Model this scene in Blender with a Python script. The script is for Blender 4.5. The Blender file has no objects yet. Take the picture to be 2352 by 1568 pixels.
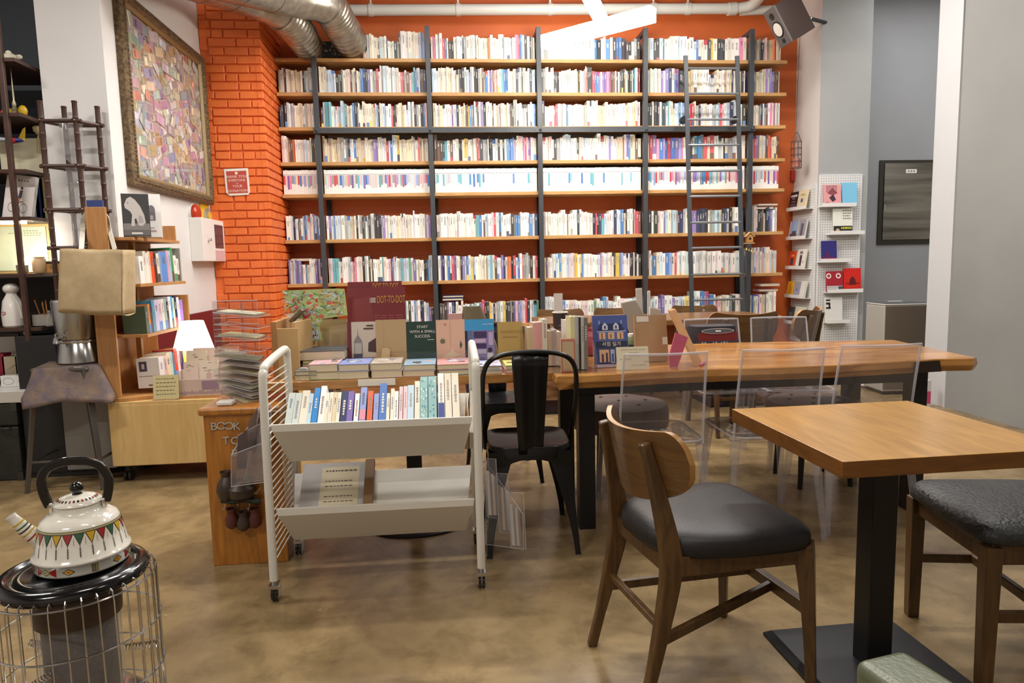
import bpy, math, random
from mathutils import Vector, Matrix
R = random.Random(7)
S = bpy.context.scene
COL = S.collection
PI = math.pi
# ------------------------------------------------------------------ camera
FPX, EYE = 1600.0, 1.23
YAW, PITCH, ROLL = 0.09190572, -0.11267207, -0.02171571
def cam_axes():
    cy, sy, cp, sp = math.cos(YAW), math.sin(YAW), math.cos(PITCH), math.sin(PITCH)
    f = Vector((sy*cp, cy*cp, sp)); r = Vector((cy, -sy, 0)); u = r.cross(f)
    cr, sr = math.cos(ROLL), math.sin(ROLL)
    return cr*r + sr*u, -sr*r + cr*u, f
CR, CU, CF = cam_axes()
def at(u, v, x=None, y=None, z=None):
    d = CF + (u-1176)/FPX*CR - (v-784)/FPX*CU
    t = (z-EYE)/d.z if z is not None else (y/d.y if y is not None else x/d.x)
    return Vector((0, 0, EYE)) + d*t
cd = bpy.data.cameras.new('camera'); cam = bpy.data.objects.new('camera', cd); COL.objects.link(cam)
cd.sensor_width = 36; cd.lens = 36*FPX/2352; cd.clip_start = .02
m = Matrix.Identity(4)
for i in range(3):
    m[i][0], m[i][1], m[i][2] = CR[i], CU[i], -CF[i]
m[2][3] = EYE
cam.matrix_world = m
S.camera = cam
# ------------------------------------------------------------------ materials
def lin(c):
    if isinstance(c, str):
        c = c.lstrip('#'); c = [int(c[i:i+2], 16)/255 for i in (0, 2, 4)]
    return tuple((x/12.92 if x <= .04045 else ((x+.055)/1.055)**2.4) for x in c[:3]) + (1,)
MATS = {}
def mat(name, col, rough=.5, metal=0., var=None, vscale=8., stretch=(1, 1, 1), bump=0., bscale=60., coat=0., emit=None, estr=0., spec=.5, attr=False, wood=False, detail=4.):
    if name in MATS: return MATS[name]
    mt = bpy.data.materials.new(name); mt.use_nodes = True
    nt = mt.node_tree; nd = nt.nodes; lk = nt.links
    b = nd['Principled BSDF']
    b.inputs['Roughness'].default_value = rough; b.inputs['Metallic'].default_value = metal
    b.inputs['Specular IOR Level'].default_value = spec
    b.inputs['Coat Weight'].default_value = coat; b.inputs['Coat Roughness'].default_value = .1
    b.inputs['Base Color'].default_value = lin(col)
    if emit:
        b.inputs['Emission Color'].default_value = lin(emit); b.inputs['Emission Strength'].default_value = estr
    tc = nd.new('ShaderNodeTexCoord'); mp = nd.new('ShaderNodeMapping'); lk.new(tc.outputs['Object'], mp.inputs['Vector'])
    mp.inputs['Scale'].default_value = stretch
    if attr:
        a = nd.new('ShaderNodeVertexColor'); a.layer_name = 'Col'; lk.new(a.outputs['Color'], b.inputs['Base Color'])
    if var:
        n = nd.new('ShaderNodeTexNoise'); n.inputs['Scale'].default_value = vscale; n.inputs['Detail'].default_value = detail
        n.inputs['Distortion'].default_value = 1.2 if wood else .3
        lk.new(mp.outputs['Vector'], n.inputs['Vector'])
        rp = nd.new('ShaderNodeValToRGB'); rp.color_ramp.elements[0].position = .35; rp.color_ramp.elements[1].position = .66
        rp.color_ramp.elements[0].color = lin(var); rp.color_ramp.elements[1].color = lin(col)
        lk.new(n.outputs['Fac'], rp.inputs['Fac']); lk.new(rp.outputs['Color'], b.inputs['Base Color'])
    if bump:
        n2 = nd.new('ShaderNodeTexNoise'); n2.inputs['Scale'].default_value = bscale; n2.inputs['Detail'].default_value = 3
        lk.new(mp.outputs['Vector'], n2.inputs['Vector'])
        bp = nd.new('ShaderNodeBump'); bp.inputs['Strength'].default_value = bump; bp.inputs['Distance'].default_value = .01
        lk.new(n2.outputs['Fac'], bp.inputs['Height']); lk.new(bp.outputs['Normal'], b.inputs['Normal'])
    MATS[name] = mt
    return mt
def acrylic(name, tint='#f2f0f2', ior=1.45, gloss=.03, body=0.):
    mt = bpy.data.materials.new(name); mt.use_nodes = True
    nt = mt.node_tree; nd = nt.nodes; lk = nt.links
    nd.remove(nd['Principled BSDF'])
    tr = nd.new('ShaderNodeBsdfTransparent'); tr.inputs['Color'].default_value = lin(tint)
    gl = nd.new('ShaderNodeBsdfGlossy'); gl.inputs['Roughness'].default_value = gloss
    fr = nd.new('ShaderNodeFresnel'); fr.inputs['IOR'].default_value = ior
    ge = nd.new('ShaderNodeNewGeometry'); mr = nd.new('ShaderNodeMapRange'); mr.inputs[3].default_value = ior; mr.inputs[4].default_value = 1/ior
    lk.new(ge.outputs['Backfacing'], mr.inputs[0]); lk.new(mr.outputs[0], fr.inputs['IOR'])   # a sheet reflects alike from both sides
    mx = nd.new('ShaderNodeMixShader')
    lk.new(fr.outputs['Fac'], mx.inputs['Fac']); lk.new(tr.outputs['BSDF'], mx.inputs[1]); lk.new(gl.outputs['BSDF'], mx.inputs[2])
    out = mx
    if body:
        df = nd.new('ShaderNodeBsdfDiffuse'); df.inputs['Color'].default_value = lin('#e8e6ea')
        m2 = nd.new('ShaderNodeMixShader'); m2.inputs['Fac'].default_value = body
        lk.new(mx.outputs[0], m2.inputs[1]); lk.new(df.outputs[0], m2.inputs[2]); out = m2
    lk.new(out.outputs[0], nd['Material Output'].inputs['Surface'])
    return mt
WALLW = mat('white_paint', '#dfdcda', .6, var='#d8d5d3', vscale=2, bump=.05)
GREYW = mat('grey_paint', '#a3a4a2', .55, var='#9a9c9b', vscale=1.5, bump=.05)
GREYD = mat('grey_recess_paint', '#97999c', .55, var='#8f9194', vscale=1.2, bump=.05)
NAVY = mat('navy_paint', '#3a4048', .6)
ORANGE = mat('orange_paint', '#cb6428', .55, var='#c35c24', vscale=3, bump=.08)
ORANGEB = mat('orange_brick_paint', '#e97634', .5, var='#e06c2e', vscale=9, bump=.25, bscale=40)
SHELFW = mat('shelf_pine', '#c99c64', .5, var='#b3854e', vscale=6, stretch=(1, 12, 12), wood=True)
STEEL = mat('dark_steel', '#43464a', .42, .25)
BLACKST = mat('black_steel', '#17171a', .38, .2)
BLACKGL = mat('black_enamel', '#0a0a0c', .16, coat=.35)
BLACKCH = mat('black_chair_enamel', '#0b0b0d', .28, spec=.4)
CHROME = mat('chrome', '#c8c8ca', .18, 1.)
WHITEMET = mat('white_powder_coat', '#d6d2c8', .4)
WHITEPL = mat('white_plastic', '#e4e2de', .4)
PVC = mat('pvc_pipe', '#d2d2cc', .35)
DUCT = mat('aluminium_foil', '#b9b4a8', .32, .85, var='#9c978c', vscale=14, bump=.3, bscale=25)
SLAB = mat('slab_wood', '#c08a48', .22, var='#8f5c2a', vscale=2.6, stretch=(1, 5, 9), wood=True, coat=.25)
OAK = mat('oak_veneer', '#b8883f', .3, var='#a0732f', vscale=3, stretch=(8, 1, 6), wood=True, coat=.15)
OAKEDGE = mat('oak_edge', '#74491a', .4, var='#623c14', vscale=5, stretch=(2, 2, 14), wood=True)
WALNUT = mat('walnut_wood', '#5e4222', .36, var='#46301a', vscale=5, stretch=(9, 9, 1.2), wood=True, coat=.12)
WALNUTH = mat('walnut_ply', '#6c4b24', .3, var='#563a1d', vscale=4, stretch=(1.5, 1.5, 12), wood=True, coat=.3)
PLYEDGE = mat('ply_edge', '#a57a45', .35)
LEATHER = mat('dark_leather', '#211e1f', .46, spec=.35, bump=.12, bscale=220)
GREYFAB = mat('charcoal_vinyl', '#2c2e2e', .45, bump=.5, bscale=90, var='#232525', vscale=40)
BROWNL = mat('brown_leather', '#5a4842', .4, bump=.12, bscale=120)
GREENL = mat('green_leather', '#5d634d', .34, bump=.1, bscale=120, var='#535944', vscale=12)
PINE = mat('varnished_pine', '#b5752b', .32, var='#98601f', vscale=5, stretch=(7, 7, .9), wood=True, coat=.25)
CHESTW = mat('birch_laminate', '#d2b277', .42, var='#c7a468', vscale=3, stretch=(9, 9, .7), wood=True)
BEECH = mat('beech_board', '#b98650', .45, var='#a97746', vscale=5, stretch=(10, 10, .8), wood=True)
DARKW = mat('dark_bamboo', '#4a2f24', .45, var='#392219', vscale=8)
CANVAS = mat('tote_canvas', '#c9b28c', .9, bump=.6, bscale=350, var='#bda57f', vscale=20)
CANVASW = mat('tote_strap', '#d9d2c2', .9, bump=.5, bscale=300)
KRAFT = mat('kraft_card', '#b0936f', .75, var='#a78a66', vscale=15)
KRAFTB = mat('kraft_box', '#c9a673', .7, var='#bf9b67', vscale=6)
PAPER = mat('paper_block', '#d9cdb4', .8, var='#cdbf9f', vscale=4, stretch=(1, 1, 220))
PAPERW = mat('white_paper', '#e6e2d8', .8)
BOOKM = mat('printed_cover', '#ffffff', .42, attr=True)
MATTEC = mat('printed_matte', '#ffffff', .75, attr=True)
CLEAR = acrylic('clear_acrylic', '#fcfcfc', 1.4)
EDGE = acrylic('acrylic_edge', '#f4f3f5', 1.5, .05, .34)
CLEARG = acrylic('ghost_polycarbonate', '#f7f6f8', 1.45, .03, .035)
GLEG = acrylic('ghost_leg_plastic', '#f3f2f4', 1.5, .04, .11)
GLASS = acrylic('clear_glass', '#fafbfb', 1.5, .01, .12)
RUNG = mat('rung_steel', '#8a8d92', .3, .5)
STAINL = mat('stainless_steel', '#b4b4b2', .2, 1.)
GLOW = mat('led_tube_white', '#ffffff', .5, emit='#fff4e6', estr=58.)
# ------------------------------------------------------------------ mesh builder
class B:
    def __init__(s, M=None):
        s.v, s.f, s.m, s.c, s.M = [], [], [], [], M
    def pt(s, p):
        p = Vector(p)
        if s.M is not None: p = s.M @ p
        s.v.append(p); return len(s.v)-1
    def face(s, pts, mi=0, col=None):
        s.f.append([s.pt(p) for p in pts]); s.m.append(mi); s.c.append(col)
    def idx(s, ids, mi=0, col=None):
        s.f.append(list(ids)); s.m.append(mi); s.c.append(col)
    def hexa(s, p, mi=0, col=None, mis=None):
        i = [s.pt(q) for q in p]   # bottom 0123 ccw from above, top 4567
        for k, q in enumerate(((3, 2, 1, 0), (4, 5, 6, 7), (0, 1, 5, 4), (1, 2, 6, 5), (2, 3, 7, 6), (3, 0, 4, 7))):
            cc = col[k] if isinstance(col, list) else col
            s.idx([i[j] for j in q], mis[k] if mis else mi, cc)
        return s
    def box(s, x0, x1, y0, y1, z0, z1, mi=0, col=None, mis=None):   # faces: bottom, top, -y, +x, +y, -x
        s.hexa([(x0, y0, z0), (x1, y0, z0), (x1, y1, z0), (x0, y1, z0), (x0, y0, z1), (x1, y0, z1), (x1, y1, z1), (x0, y1, z1)], mi, col, mis)
        return s
    def prism(s, poly, a0, a1, axis='z', mi=0, col=None, cap=None):
        def w(p, a): return {'z': (p[0], p[1], a), 'y': (p[0], a, p[1]), 'x': (a, p[0], p[1])}[axis]
        n = len(poly); A = [s.pt(w(p, a0)) for p in poly]; Bq = [s.pt(w(p, a1)) for p in poly]
        for i in range(n): s.idx([A[i], A[(i+1) % n], Bq[(i+1) % n], Bq[i]], mi, col)
        s.idx(A[::-1], mi if cap is None else cap, col); s.idx(Bq, mi if cap is None else cap, col)
        return s
    def tube(s, path, r, seg=10, closed=False, mi=0, col=None, caps=True, sq=None):
        P = [Vector(p) for p in path]; n = len(P); rings = []
        rr = r if isinstance(r, (list, tuple)) else [r]*n
        N = None
        for i in range(n):
            if closed: t = P[(i+1) % n]-P[i-1]
            elif i == 0: t = P[1]-P[0]
            elif i == n-1: t = P[-1]-P[-2]
            else: t = (P[i+1]-P[i]).normalized()+(P[i]-P[i-1]).normalized()
            t = t.normalized() if t.length > 1e-9 else Vector((0, 0, 1))
            if N is None:
                N = t.cross(Vector((0, 0, 1)))
                if N.length < .05: N = Vector((1, 0, 0))-t*t.x
                N.normalize()
            else:
                N = N-t*N.dot(t)
                N = N.normalized() if N.length > 1e-6 else t.orthogonal().normalized()
            Q = t.cross(N)
            if sq:   # rectangular section (w along N, h along Q)
                w, h = sq if not isinstance(sq[0], (list, tuple)) else sq[i]
                rings.append([s.pt(P[i]+N*a*w/2+Q*b*h/2) for a, b in ((-1, -1), (1, -1), (1, 1), (-1, 1))])
            else:
                rings.append([s.pt(P[i]+(N*math.cos(2*PI*k/seg)+Q*math.sin(2*PI*k/seg))*rr[i]) for k in range(seg)])
        m_ = len(rings[0])
        for i in range(n if closed else n-1):
            a, b = rings[i], rings[(i+1) % n]
            for k in range(m_): s.idx([a[k], a[(k+1) % m_], b[(k+1) % m_], b[k]], mi, col)
        if caps and not closed:
            s.idx(rings[0][::-1], mi, col); s.idx(rings[-1], mi, col)
        return s
    def cyl(s, c, r, z0, z1, seg=20, mi=0, col=None, r2=None):
        return s.lathe([(r, z0), (r2 if r2 else r, z1)], c, seg, mi, col, True)
    def lathe(s, prof, c=(0, 0, 0), seg=24, mi=0, col=None, cap=False):
        rings = []
        for r, z in prof:
            rings.append([s.pt((c[0]+r*math.cos(2*PI*k/seg), c[1]+r*math.sin(2*PI*k/seg), (c[2] if len(c) > 2 else 0)+z)) for k in range(seg)])
        for a, b in zip(rings, rings[1:]):
            for k in range(seg): s.idx([a[k], a[(k+1) % seg], b[(k+1) % seg], b[k]], mi, col)
        if cap:
            s.idx(rings[0][::-1], mi, col); s.idx(rings[-1], mi, col)
        return s
    def ball(s, c, r, seg=14, mi=0, col=None, sc=(1, 1, 1)):
        c = Vector(c); rows = []
        for i in range(1, seg//2):
            a = PI*i/(seg//2)
            rows.append([s.pt(c+Vector((r*sc[0]*math.sin(a)*math.cos(2*PI*k/seg), r*sc[1]*math.sin(a)*math.sin(2*PI*k/seg), r*sc[2]*math.cos(a)))) for k in range(seg)])
        t = s.pt(c+Vector((0, 0, r*sc[2]))); b = s.pt(c-Vector((0, 0, r*sc[2])))
        for k in range(seg): s.idx([t, rows[0][k], rows[0][(k+1) % seg]], mi, col); s.idx([b, rows[-1][(k+1) % seg], rows[-1][k]], mi, col)
        for x, y in zip(rows, rows[1:]):
            for k in range(seg): s.idx([x[k], y[k], y[(k+1) % seg], x[(k+1) % seg]], mi, col)
        return s
    def grid(s, fn, nu, nv, mi=0, col=None, closed_u=False):
        g = [[s.pt(fn(i/nu, j/nv)) for j in range(nv+1)] for i in range(nu if closed_u else nu+1)]
        for i in range(nu):
            for j in range(nv):
                a = g[i]; b = g[(i+1) % len(g)]
                s.idx([a[j], b[j], b[j+1], a[j+1]], mi, col)
        return s
        return s
    def obj(s, name, mats, parent=None, smooth=False, bevel=0, world=False, seg=2, solid=0, sub=0, angle=35):
        me = bpy.data.meshes.new(name)
        vs = s.v
        if world and parent is not None:
            iv = parent_matrix(parent).inverted(); vs = [iv @ p for p in vs]
        me.from_pydata([tuple(p) for p in vs], [], s.f)
        for mt in (mats if isinstance(mats, (list, tuple)) else [mats]): me.materials.append(mt)
        me.polygons.foreach_set('material_index', s.m)
        if any(c is not None for c in s.c):
            at_ = me.color_attributes.new('Col', 'BYTE_COLOR', 'CORNER')
            buf = []
            for pl, c in zip(me.polygons, s.c):
                cc = LC(c)
                buf += list(cc)*pl.loop_total
            at_.data.foreach_set('color', buf)
        o = bpy.data.objects.new(name, me); COL.objects.link(o)
        if smooth:
            me.polygons.foreach_set('use_smooth', [True]*len(me.polygons))
            try: me.set_sharp_from_angle(angle=math.radians(angle))
            except Exception: pass
        me.update()
        if parent is not None: o.parent = parent
        if solid:
            q = o.modifiers.new('solid', 'SOLIDIFY'); q.thickness = solid; q.offset = 0
        if sub:
            q = o.modifiers.new('sub', 'SUBSURF'); q.levels = q.render_levels = sub
        if bevel:
            q = o.modifiers.new('bevel', 'BEVEL'); q.width = bevel; q.segments = seg; q.limit_method = 'ANGLE'; q.angle_limit = math.radians(40)
        return o
_lc = {}
def LC(c):
    if c is None: c = '#ffffff'
    if c not in _lc: _lc[c] = lin(c)
    return _lc[c]
def parent_matrix(o):
    m_ = o.matrix_basis.copy()
    while o.parent is not None:
        o = o.parent; m_ = o.matrix_basis @ m_
    return m_
LABELS = set()
def tag(o, label, cat, group=None, kind=None):
    o['label'] = label
    o['category'] = cat
    if group: o['group'] = group
    if kind: o['kind'] = kind
    return o
def thing(name, label, cat, loc=(0, 0, 0), rz=0, group=None, rot=None):
    o = bpy.data.objects.new(name, None); COL.objects.link(o)
    o.empty_display_size = .05
    o.location = loc; o.rotation_euler = rot if rot else (0, 0, rz)
    return tag(o, label, cat, group)
def copy_thing(root, label, loc, rz, group=None):
    r = root.copy(); COL.objects.link(r); r.location = loc; r.rotation_euler = (0, 0, rz); r['label'] = label
    if group: r['group'] = group
    for ch in list(root.children):
        c = ch.copy(); COL.objects.link(c); c.parent = r
        for g in list(ch.children):
            d = g.copy(); COL.objects.link(d); d.parent = c
    return r
def struct(o, label=None):
    o['kind'] = 'structure'
    if label: o['label'] = label
    return o
FONTC = {}
def text(name, s, size, mt, parent, M, depth=.0006, align='CENTER', sx=1.):
    cu = bpy.data.curves.new(name, 'FONT'); cu.body = s; cu.size = size; cu.align_x = align; cu.align_y = 'CENTER'; cu.extrude = depth/2
    cu.resolution_u = 3
    t = bpy.data.objects.new(name, cu); COL.objects.link(t)
    dg = bpy.context.evaluated_depsgraph_get()
    me = bpy.data.meshes.new_from_object(t.evaluated_get(dg))
    bpy.data.objects.remove(t); bpy.data.curves.remove(cu)
    MM = M @ Matrix.Diagonal((sx, 1, 1, 1))
    if parent is not None: MM = parent_matrix(parent).inverted() @ MM
    me.transform(MM)
    me.materials.clear(); me.materials.append(mt)
    o = bpy.data.objects.new(name, me); COL.objects.link(o)
    if parent is not None: o.parent = parent
    return o
def frame_from(o, xa, ya):    # matrix with origin o, x axis xa, y axis ya (z out of plane)
    x = Vector(xa).normalized(); z = x.cross(Vector(ya)).normalized(); y = z.cross(x)
    M = Matrix.Identity(4)
    for i in range(3): M[i][0], M[i][1], M[i][2], M[i][3] = x[i], y[i], z[i], o[i]
    return M
def TRS(loc, rz=0, rx=0, ry=0):
    return Matrix.Translation(loc) @ Matrix.Rotation(rz, 4, 'Z') @ Matrix.Rotation(ry, 4, 'Y') @ Matrix.Rotation(rx, 4, 'X')
def arc(cx, cy, r, a0, a1, n):
    return [(cx+r*math.cos(a0+(a1-a0)*i/n), cy+r*math.sin(a0+(a1-a0)*i/n)) for i in range(n+1)]
def smooth_path(P, n=6):
    P = [Vector(p) for p in P]; out = []
    for i in range(len(P)-1):
        p0 = P[max(i-1, 0)]; p1 = P[i]; p2 = P[i+1]; p3 = P[min(i+2, len(P)-1)]
        for k in range(n):
            t = k/n
            out.append(.5*((2*p1)+(p2-p0)*t+(2*p0-5*p1+4*p2-p3)*t*t+(3*p1-p0-3*p2+p3)*t*t*t))
    out.append(P[-1]); return out
ORD = 'first second third fourth fifth sixth seventh eighth ninth tenth eleventh twelfth thirteenth fourteenth fifteenth sixteenth seventeenth eighteenth nineteenth'.split()
TENS = {20: 'twent', 30: 'thirt', 40: 'fort', 50: 'fift', 60: 'sixt', 70: 'sevent', 80: 'eight', 90: 'ninet'}
def ordinal(n):
    if n < 20: return ORD[n-1]
    t, u = n//10*10, n % 10
    return TENS[t]+('ieth' if u == 0 else 'y-'+ORD[u-1])
CN = {'W': ('#efece6', 'white'), 'C': ('#e6dcc8', 'cream'), 'D': ('#d8c7a4', 'buff'), 'P': ('#e8c3c6', 'pale pink'), 'L': ('#bcd3e2', 'pale blue'), 'B': ('#3f74b8', 'blue'), 'N': ('#27305c', 'navy'),
      'K': ('#232326', 'black'), 'G': ('#8f9290', 'grey'), 'R': ('#c23a4a', 'red'), 'T': ('#5fa9b8', 'teal'), 'Y': ('#e2c04c', 'yellow'), 'V': ('#7a64a8', 'violet'), 'O': ('#d9602a', 'orange'),
      'M': ('#5c4034', 'brown'), 'E': ('#4f8f68', 'green'), 'S': ('#c9ccd2', 'silver grey'), 'U': ('#8ea2d6', 'lilac blue'), 'H': ('#d878a0', 'pink')}
# ================================================================== the room
def concrete():
    mt = bpy.data.materials.new('polished_concrete'); mt.use_nodes = True
    nt = mt.node_tree; nd = nt.nodes; lk = nt.links; b = nd['Principled BSDF']
    tc = nd.new('ShaderNodeTexCoord')
    def noise(sc, det, dist=.6, rough=.6):
        n = nd.new('ShaderNodeTexNoise'); n.inputs['Scale'].default_value = sc; n.inputs['Detail'].default_value = det
        n.inputs['Distortion'].default_value = dist; n.inputs['Roughness'].default_value = rough
        lk.new(tc.outputs['Object'], n.inputs['Vector']); return n
    def ramp(n, *st):
        r = nd.new('ShaderNodeValToRGB'); e = r.color_ramp.elements
        while len(e) < len(st): e.new(.5)
        for k, (p, c) in enumerate(st): e[k].position = p; e[k].color = lin(c)
        lk.new(n.outputs['Fac'], r.inputs['Fac']); return r
    r1 = ramp(noise(1.3, 7, 1.0), (.3, '#6c573d'), (.46, '#85704f'), (.6, '#9a835d'), (.76, '#7d6846'))
    r2 = ramp(noise(6, 8, .35, .7), (.36, '#aaa498'), (.56, '#ffffff'), (1, '#ffffff'))
    mx = nd.new('ShaderNodeMix'); mx.data_type = 'RGBA'; mx.blend_type = 'MULTIPLY'; mx.inputs[0].default_value = .55
    lk.new(r1.outputs['Color'], mx.inputs[6]); lk.new(r2.outputs['Color'], mx.inputs[7])
    r3 = ramp(noise(17, 3, .2), (.0, '#000000'), (.70, '#000000'), (.76, '#ffffff'))
    m2 = nd.new('ShaderNodeMix'); m2.data_type = 'RGBA'; lk.new(mx.outputs[2], m2.inputs[6]); m2.inputs[7].default_value = lin('#b9a98a')
    sc = nd.new('ShaderNodeMath'); sc.operation = 'MULTIPLY'; sc.inputs[1].default_value = .5
    lk.new(r3.outputs['Color'], sc.inputs[0]); lk.new(sc.outputs[0], m2.inputs[0])
    lk.new(m2.outputs[2], b.inputs['Base Color'])
    rr = nd.new('ShaderNodeMapRange'); rr.inputs[3].default_value = .16; rr.inputs[4].default_value = .38
    lk.new(noise(3, 5).outputs['Fac'], rr.inputs[0]); lk.new(rr.outputs[0], b.inputs['Roughness'])
    b.inputs['Specular IOR Level'].default_value = .5
    return mt
CONC = concrete()
XL, XR, YB = -2.0, 3.62, 7.05
ZC = 4.25
def slab(name, x0, x1, y0, y1, z0, z1, mt):
    return struct(B().box(x0, x1, y0, y1, z0, z1).obj(name, mt))
slab('floor', -5.2, 6.4, -3.2, 7.6, -.1, 0, CONC)
CEIL = mat('ceiling_paint', '#8f9094', .8)
slab('ceiling', -5.2, 6.4, -3.2, 7.6, ZC, ZC+.1, CEIL)
slab('wall_back', -1.6, XR, YB, YB+.15, 0, ZC, ORANGE)
slab('wall_left', -2.37, XL, 4.55, 6.4, 0, ZC, WALLW)
slab('wall_niche', -5.2, -2.37, 4.98, 5.1, 0, ZC, NAVY)
slab('wall_far_left', -5.2, -5.1, -3.2, 5.0, 0, ZC, WALLW)
slab('wall_front', -5.2, 6.4, -3.2, -3.1, 0, ZC, WALLW)
struct(B().box(XR, 4.13, 6.58, 7.3, 0, ZC, 0, None, [0, 0, 0, 0, 0, 1]).obj('wall_column', [GREYW, mat('column_side_paint', '#d2cdc8', .6)]))
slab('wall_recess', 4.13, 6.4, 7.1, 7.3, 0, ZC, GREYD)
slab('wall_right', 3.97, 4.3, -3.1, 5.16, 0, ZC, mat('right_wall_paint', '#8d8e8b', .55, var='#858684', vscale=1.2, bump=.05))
slab('wall_pilaster', 3.955, 4.3, 5.16, 5.42, 0, ZC, mat('pilaster_paint', '#c2c3c4', .5))
slab('wall_far_right', 6.3, 6.4, -3.1, 7.3, 0, ZC, WALLW)
slab('trim_left', -1.998, -1.975, 4.6, 6.295, .0, .885, mat('maroon_panel', '#6a1c26', .45))
# painted brick pillar: every brick a low block on a painted core
b = B(); px0, px1, py0, py1 = XL, -1.5, 6.3, YB
b.box(px0, px1-.01, py0+.01, py1, 0, ZC)
rb = random.Random(3); pitch = .0715; row = 0; z = .01
def brick(x0, x1, y0, y1, z0, z1):
    j = lambda: rb.uniform(-.0028, .0028)
    b.hexa([(x0+j(), y0+j(), z0+j()), (x1+j(), y0+j(), z0+j()), (x1+j(), y1, z0+j()), (x0+j(), y1, z0+j()),
            (x0+j(), y0+j(), z1+j()), (x1+j(), y0+j(), z1+j()), (x1+j(), y1, z1+j()), (x0+j(), y1, z1+j())])
while z < ZC-.07:
    off = (0, .1)[row % 2]; x = px0
    cuts = [px0, px0+.07] if (row//2) % 2 else [px0]
    xx = px1-(.2 if row % 2 else .1)
    inner = []
    while xx > cuts[-1]+.04:
        inner.append(xx); xx -= rb.choice((.2, .2, .1, .2))
    cuts = cuts+inner[::-1]+[px1]
    for a, c in zip(cuts, cuts[1:]):
        if a == px0 and c == px0+.07: continue
        brick(a+.005, c-(.006 if c != px1 else 0), py0-.006, py0+.05, z+.006, z+pitch-.005)
    y = py0+.0; k = 0
    while y < py1-.02:
        L = .1 if (k == 0 and row % 2) else .2
        if not (k == 0): brick(px1-.05, px1+.005, y+.004, min(y+L, py1)-.004, z+.006, z+pitch-.005)
        else: brick(px1-.05, px1+.005, y-.009, min(y+L, py1)-.004, z+.006, z+pitch-.005)
        y += L; k += 1
    z += pitch; row += 1
z = .05
while z < ZC-.3:     # stretcher courses on end along the wall side
    if rb.random() < .75: brick(px0+.003, px0+.064, py0, py0+.05, z+.004, z+pitch*2-.006)
    z += pitch*2
struct(b.obj('wall_pillar', ORANGEB, bevel=.004, seg=1))
# ================================================================== bookcase
ZS = [3.125, 2.822, 2.512, 2.196, 1.904, 1.483, 1.073, .64]
UX = [-1.135, -.103, .927, 1.948, 2.994]
X0, X1 = -1.49, 3.37
YF = 6.75
bc = thing('bookcase', 'tall wall bookcase of pine shelves on dark steel uprights, full of books', 'bookcase', (0, 7.0, 0))
for x in UX:
    B().box(x-.022, x+.022, YF-.05, YF-.004, 0, 3.4).box(x-.016, x+.016, YF-.004, 7.04, 3.36, 3.4).obj('upright', STEEL, bc, world=True, bevel=.002)
    B().box(x+.0, x+.045, 7.015, 7.045, 0, 3.34).obj('rear_upright', BLACKST, bc, world=True)
edges = [X0]+UX+[X1]
for zs in ZS:
    for i in range(6):
        e0 = edges[i]+(.0 if i == 0 else .001); e1 = edges[i+1]-.001
        B().box(e0, e1, YF, 7.04, zs-.032, zs).obj('shelf', SHELFW, bc, world=True, bevel=.002)
for zs in ZS:      # flat brackets carrying the boards
    pass
zr = at(1100, 299, y=6.69).z
rl = B().box(UX[0]-.03, UX[4]+.03, YF-.075, YF-.05, zr-.022, zr+.026)
for x in UX: rl.ball((x, YF-.08, zr), .013, 8)
for k in range(15): rl.ball((UX[0]+.12+k*.27, YF-.076, zr), .005, 6)
rl.obj('ladder_rail', STEEL, bc, world=True)
B().box(-1.09, 1.93, 7.0, 7.04, 1.93, 2.165).obj('back_panel', mat('dark_backboard', '#2b2f38', .5), bc, world=True)
B().box(-1.09, 1.93, 7.0, 7.04, 2.2, 2.48).obj('back_panel', mat('grey_backboard', '#9a9488', .6), bc, world=True)
# ladder leaning on the rail
def P2(u, v, y): return at(u, v, y=y)
ld = thing('library_ladder', 'dark steel rolling ladder hooked on the bookcase rail', 'ladder', (2.55, 6.35, 0))
lt, lb = Vector((2.30, 6.60, 3.12)), Vector((2.295, 6.30, 0.02))
rt, rb_ = Vector((2.80, 6.60, 3.12)), Vector((2.79, 6.30, 0.02))
for a, c in ((lt, lb), (rt, rb_)):
    bb = B().tube([c, a], .02, sq=(.04, .02))
    bb.obj('side_rail', STEEL, ld, world=True, bevel=.002)
def on(a, c, z): t = (z-c.z)/(a.z-c.z); return c+(a-c)*t
for v in (151, 211, 272, 332, 392, 451, 511, 569, 629, 686, 745, 805):
    zz = at(1640, v, y=6.5).z
    B().tube([on(lt, lb, zz), on(rt, rb_, zz)], .0115, 8).obj('rung', RUNG, ld, smooth=True, world=True)
for q in (on(rt, rb_, zr), on(lt, lb, zr)):
    B().tube([q+Vector((-.03, -.0, .06)), q+Vector((-.03, .045, .06))], .035, 14).obj('guide_wheel', BLACKST, ld, smooth=True, world=True)
for q in (lb, rb_):
    B().tube([q+Vector((-.012, 0, .03)), q+Vector((.012, 0, .03))], .045, 14).obj('floor_wheel', BLACKST, ld, smooth=True, world=True)
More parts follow.
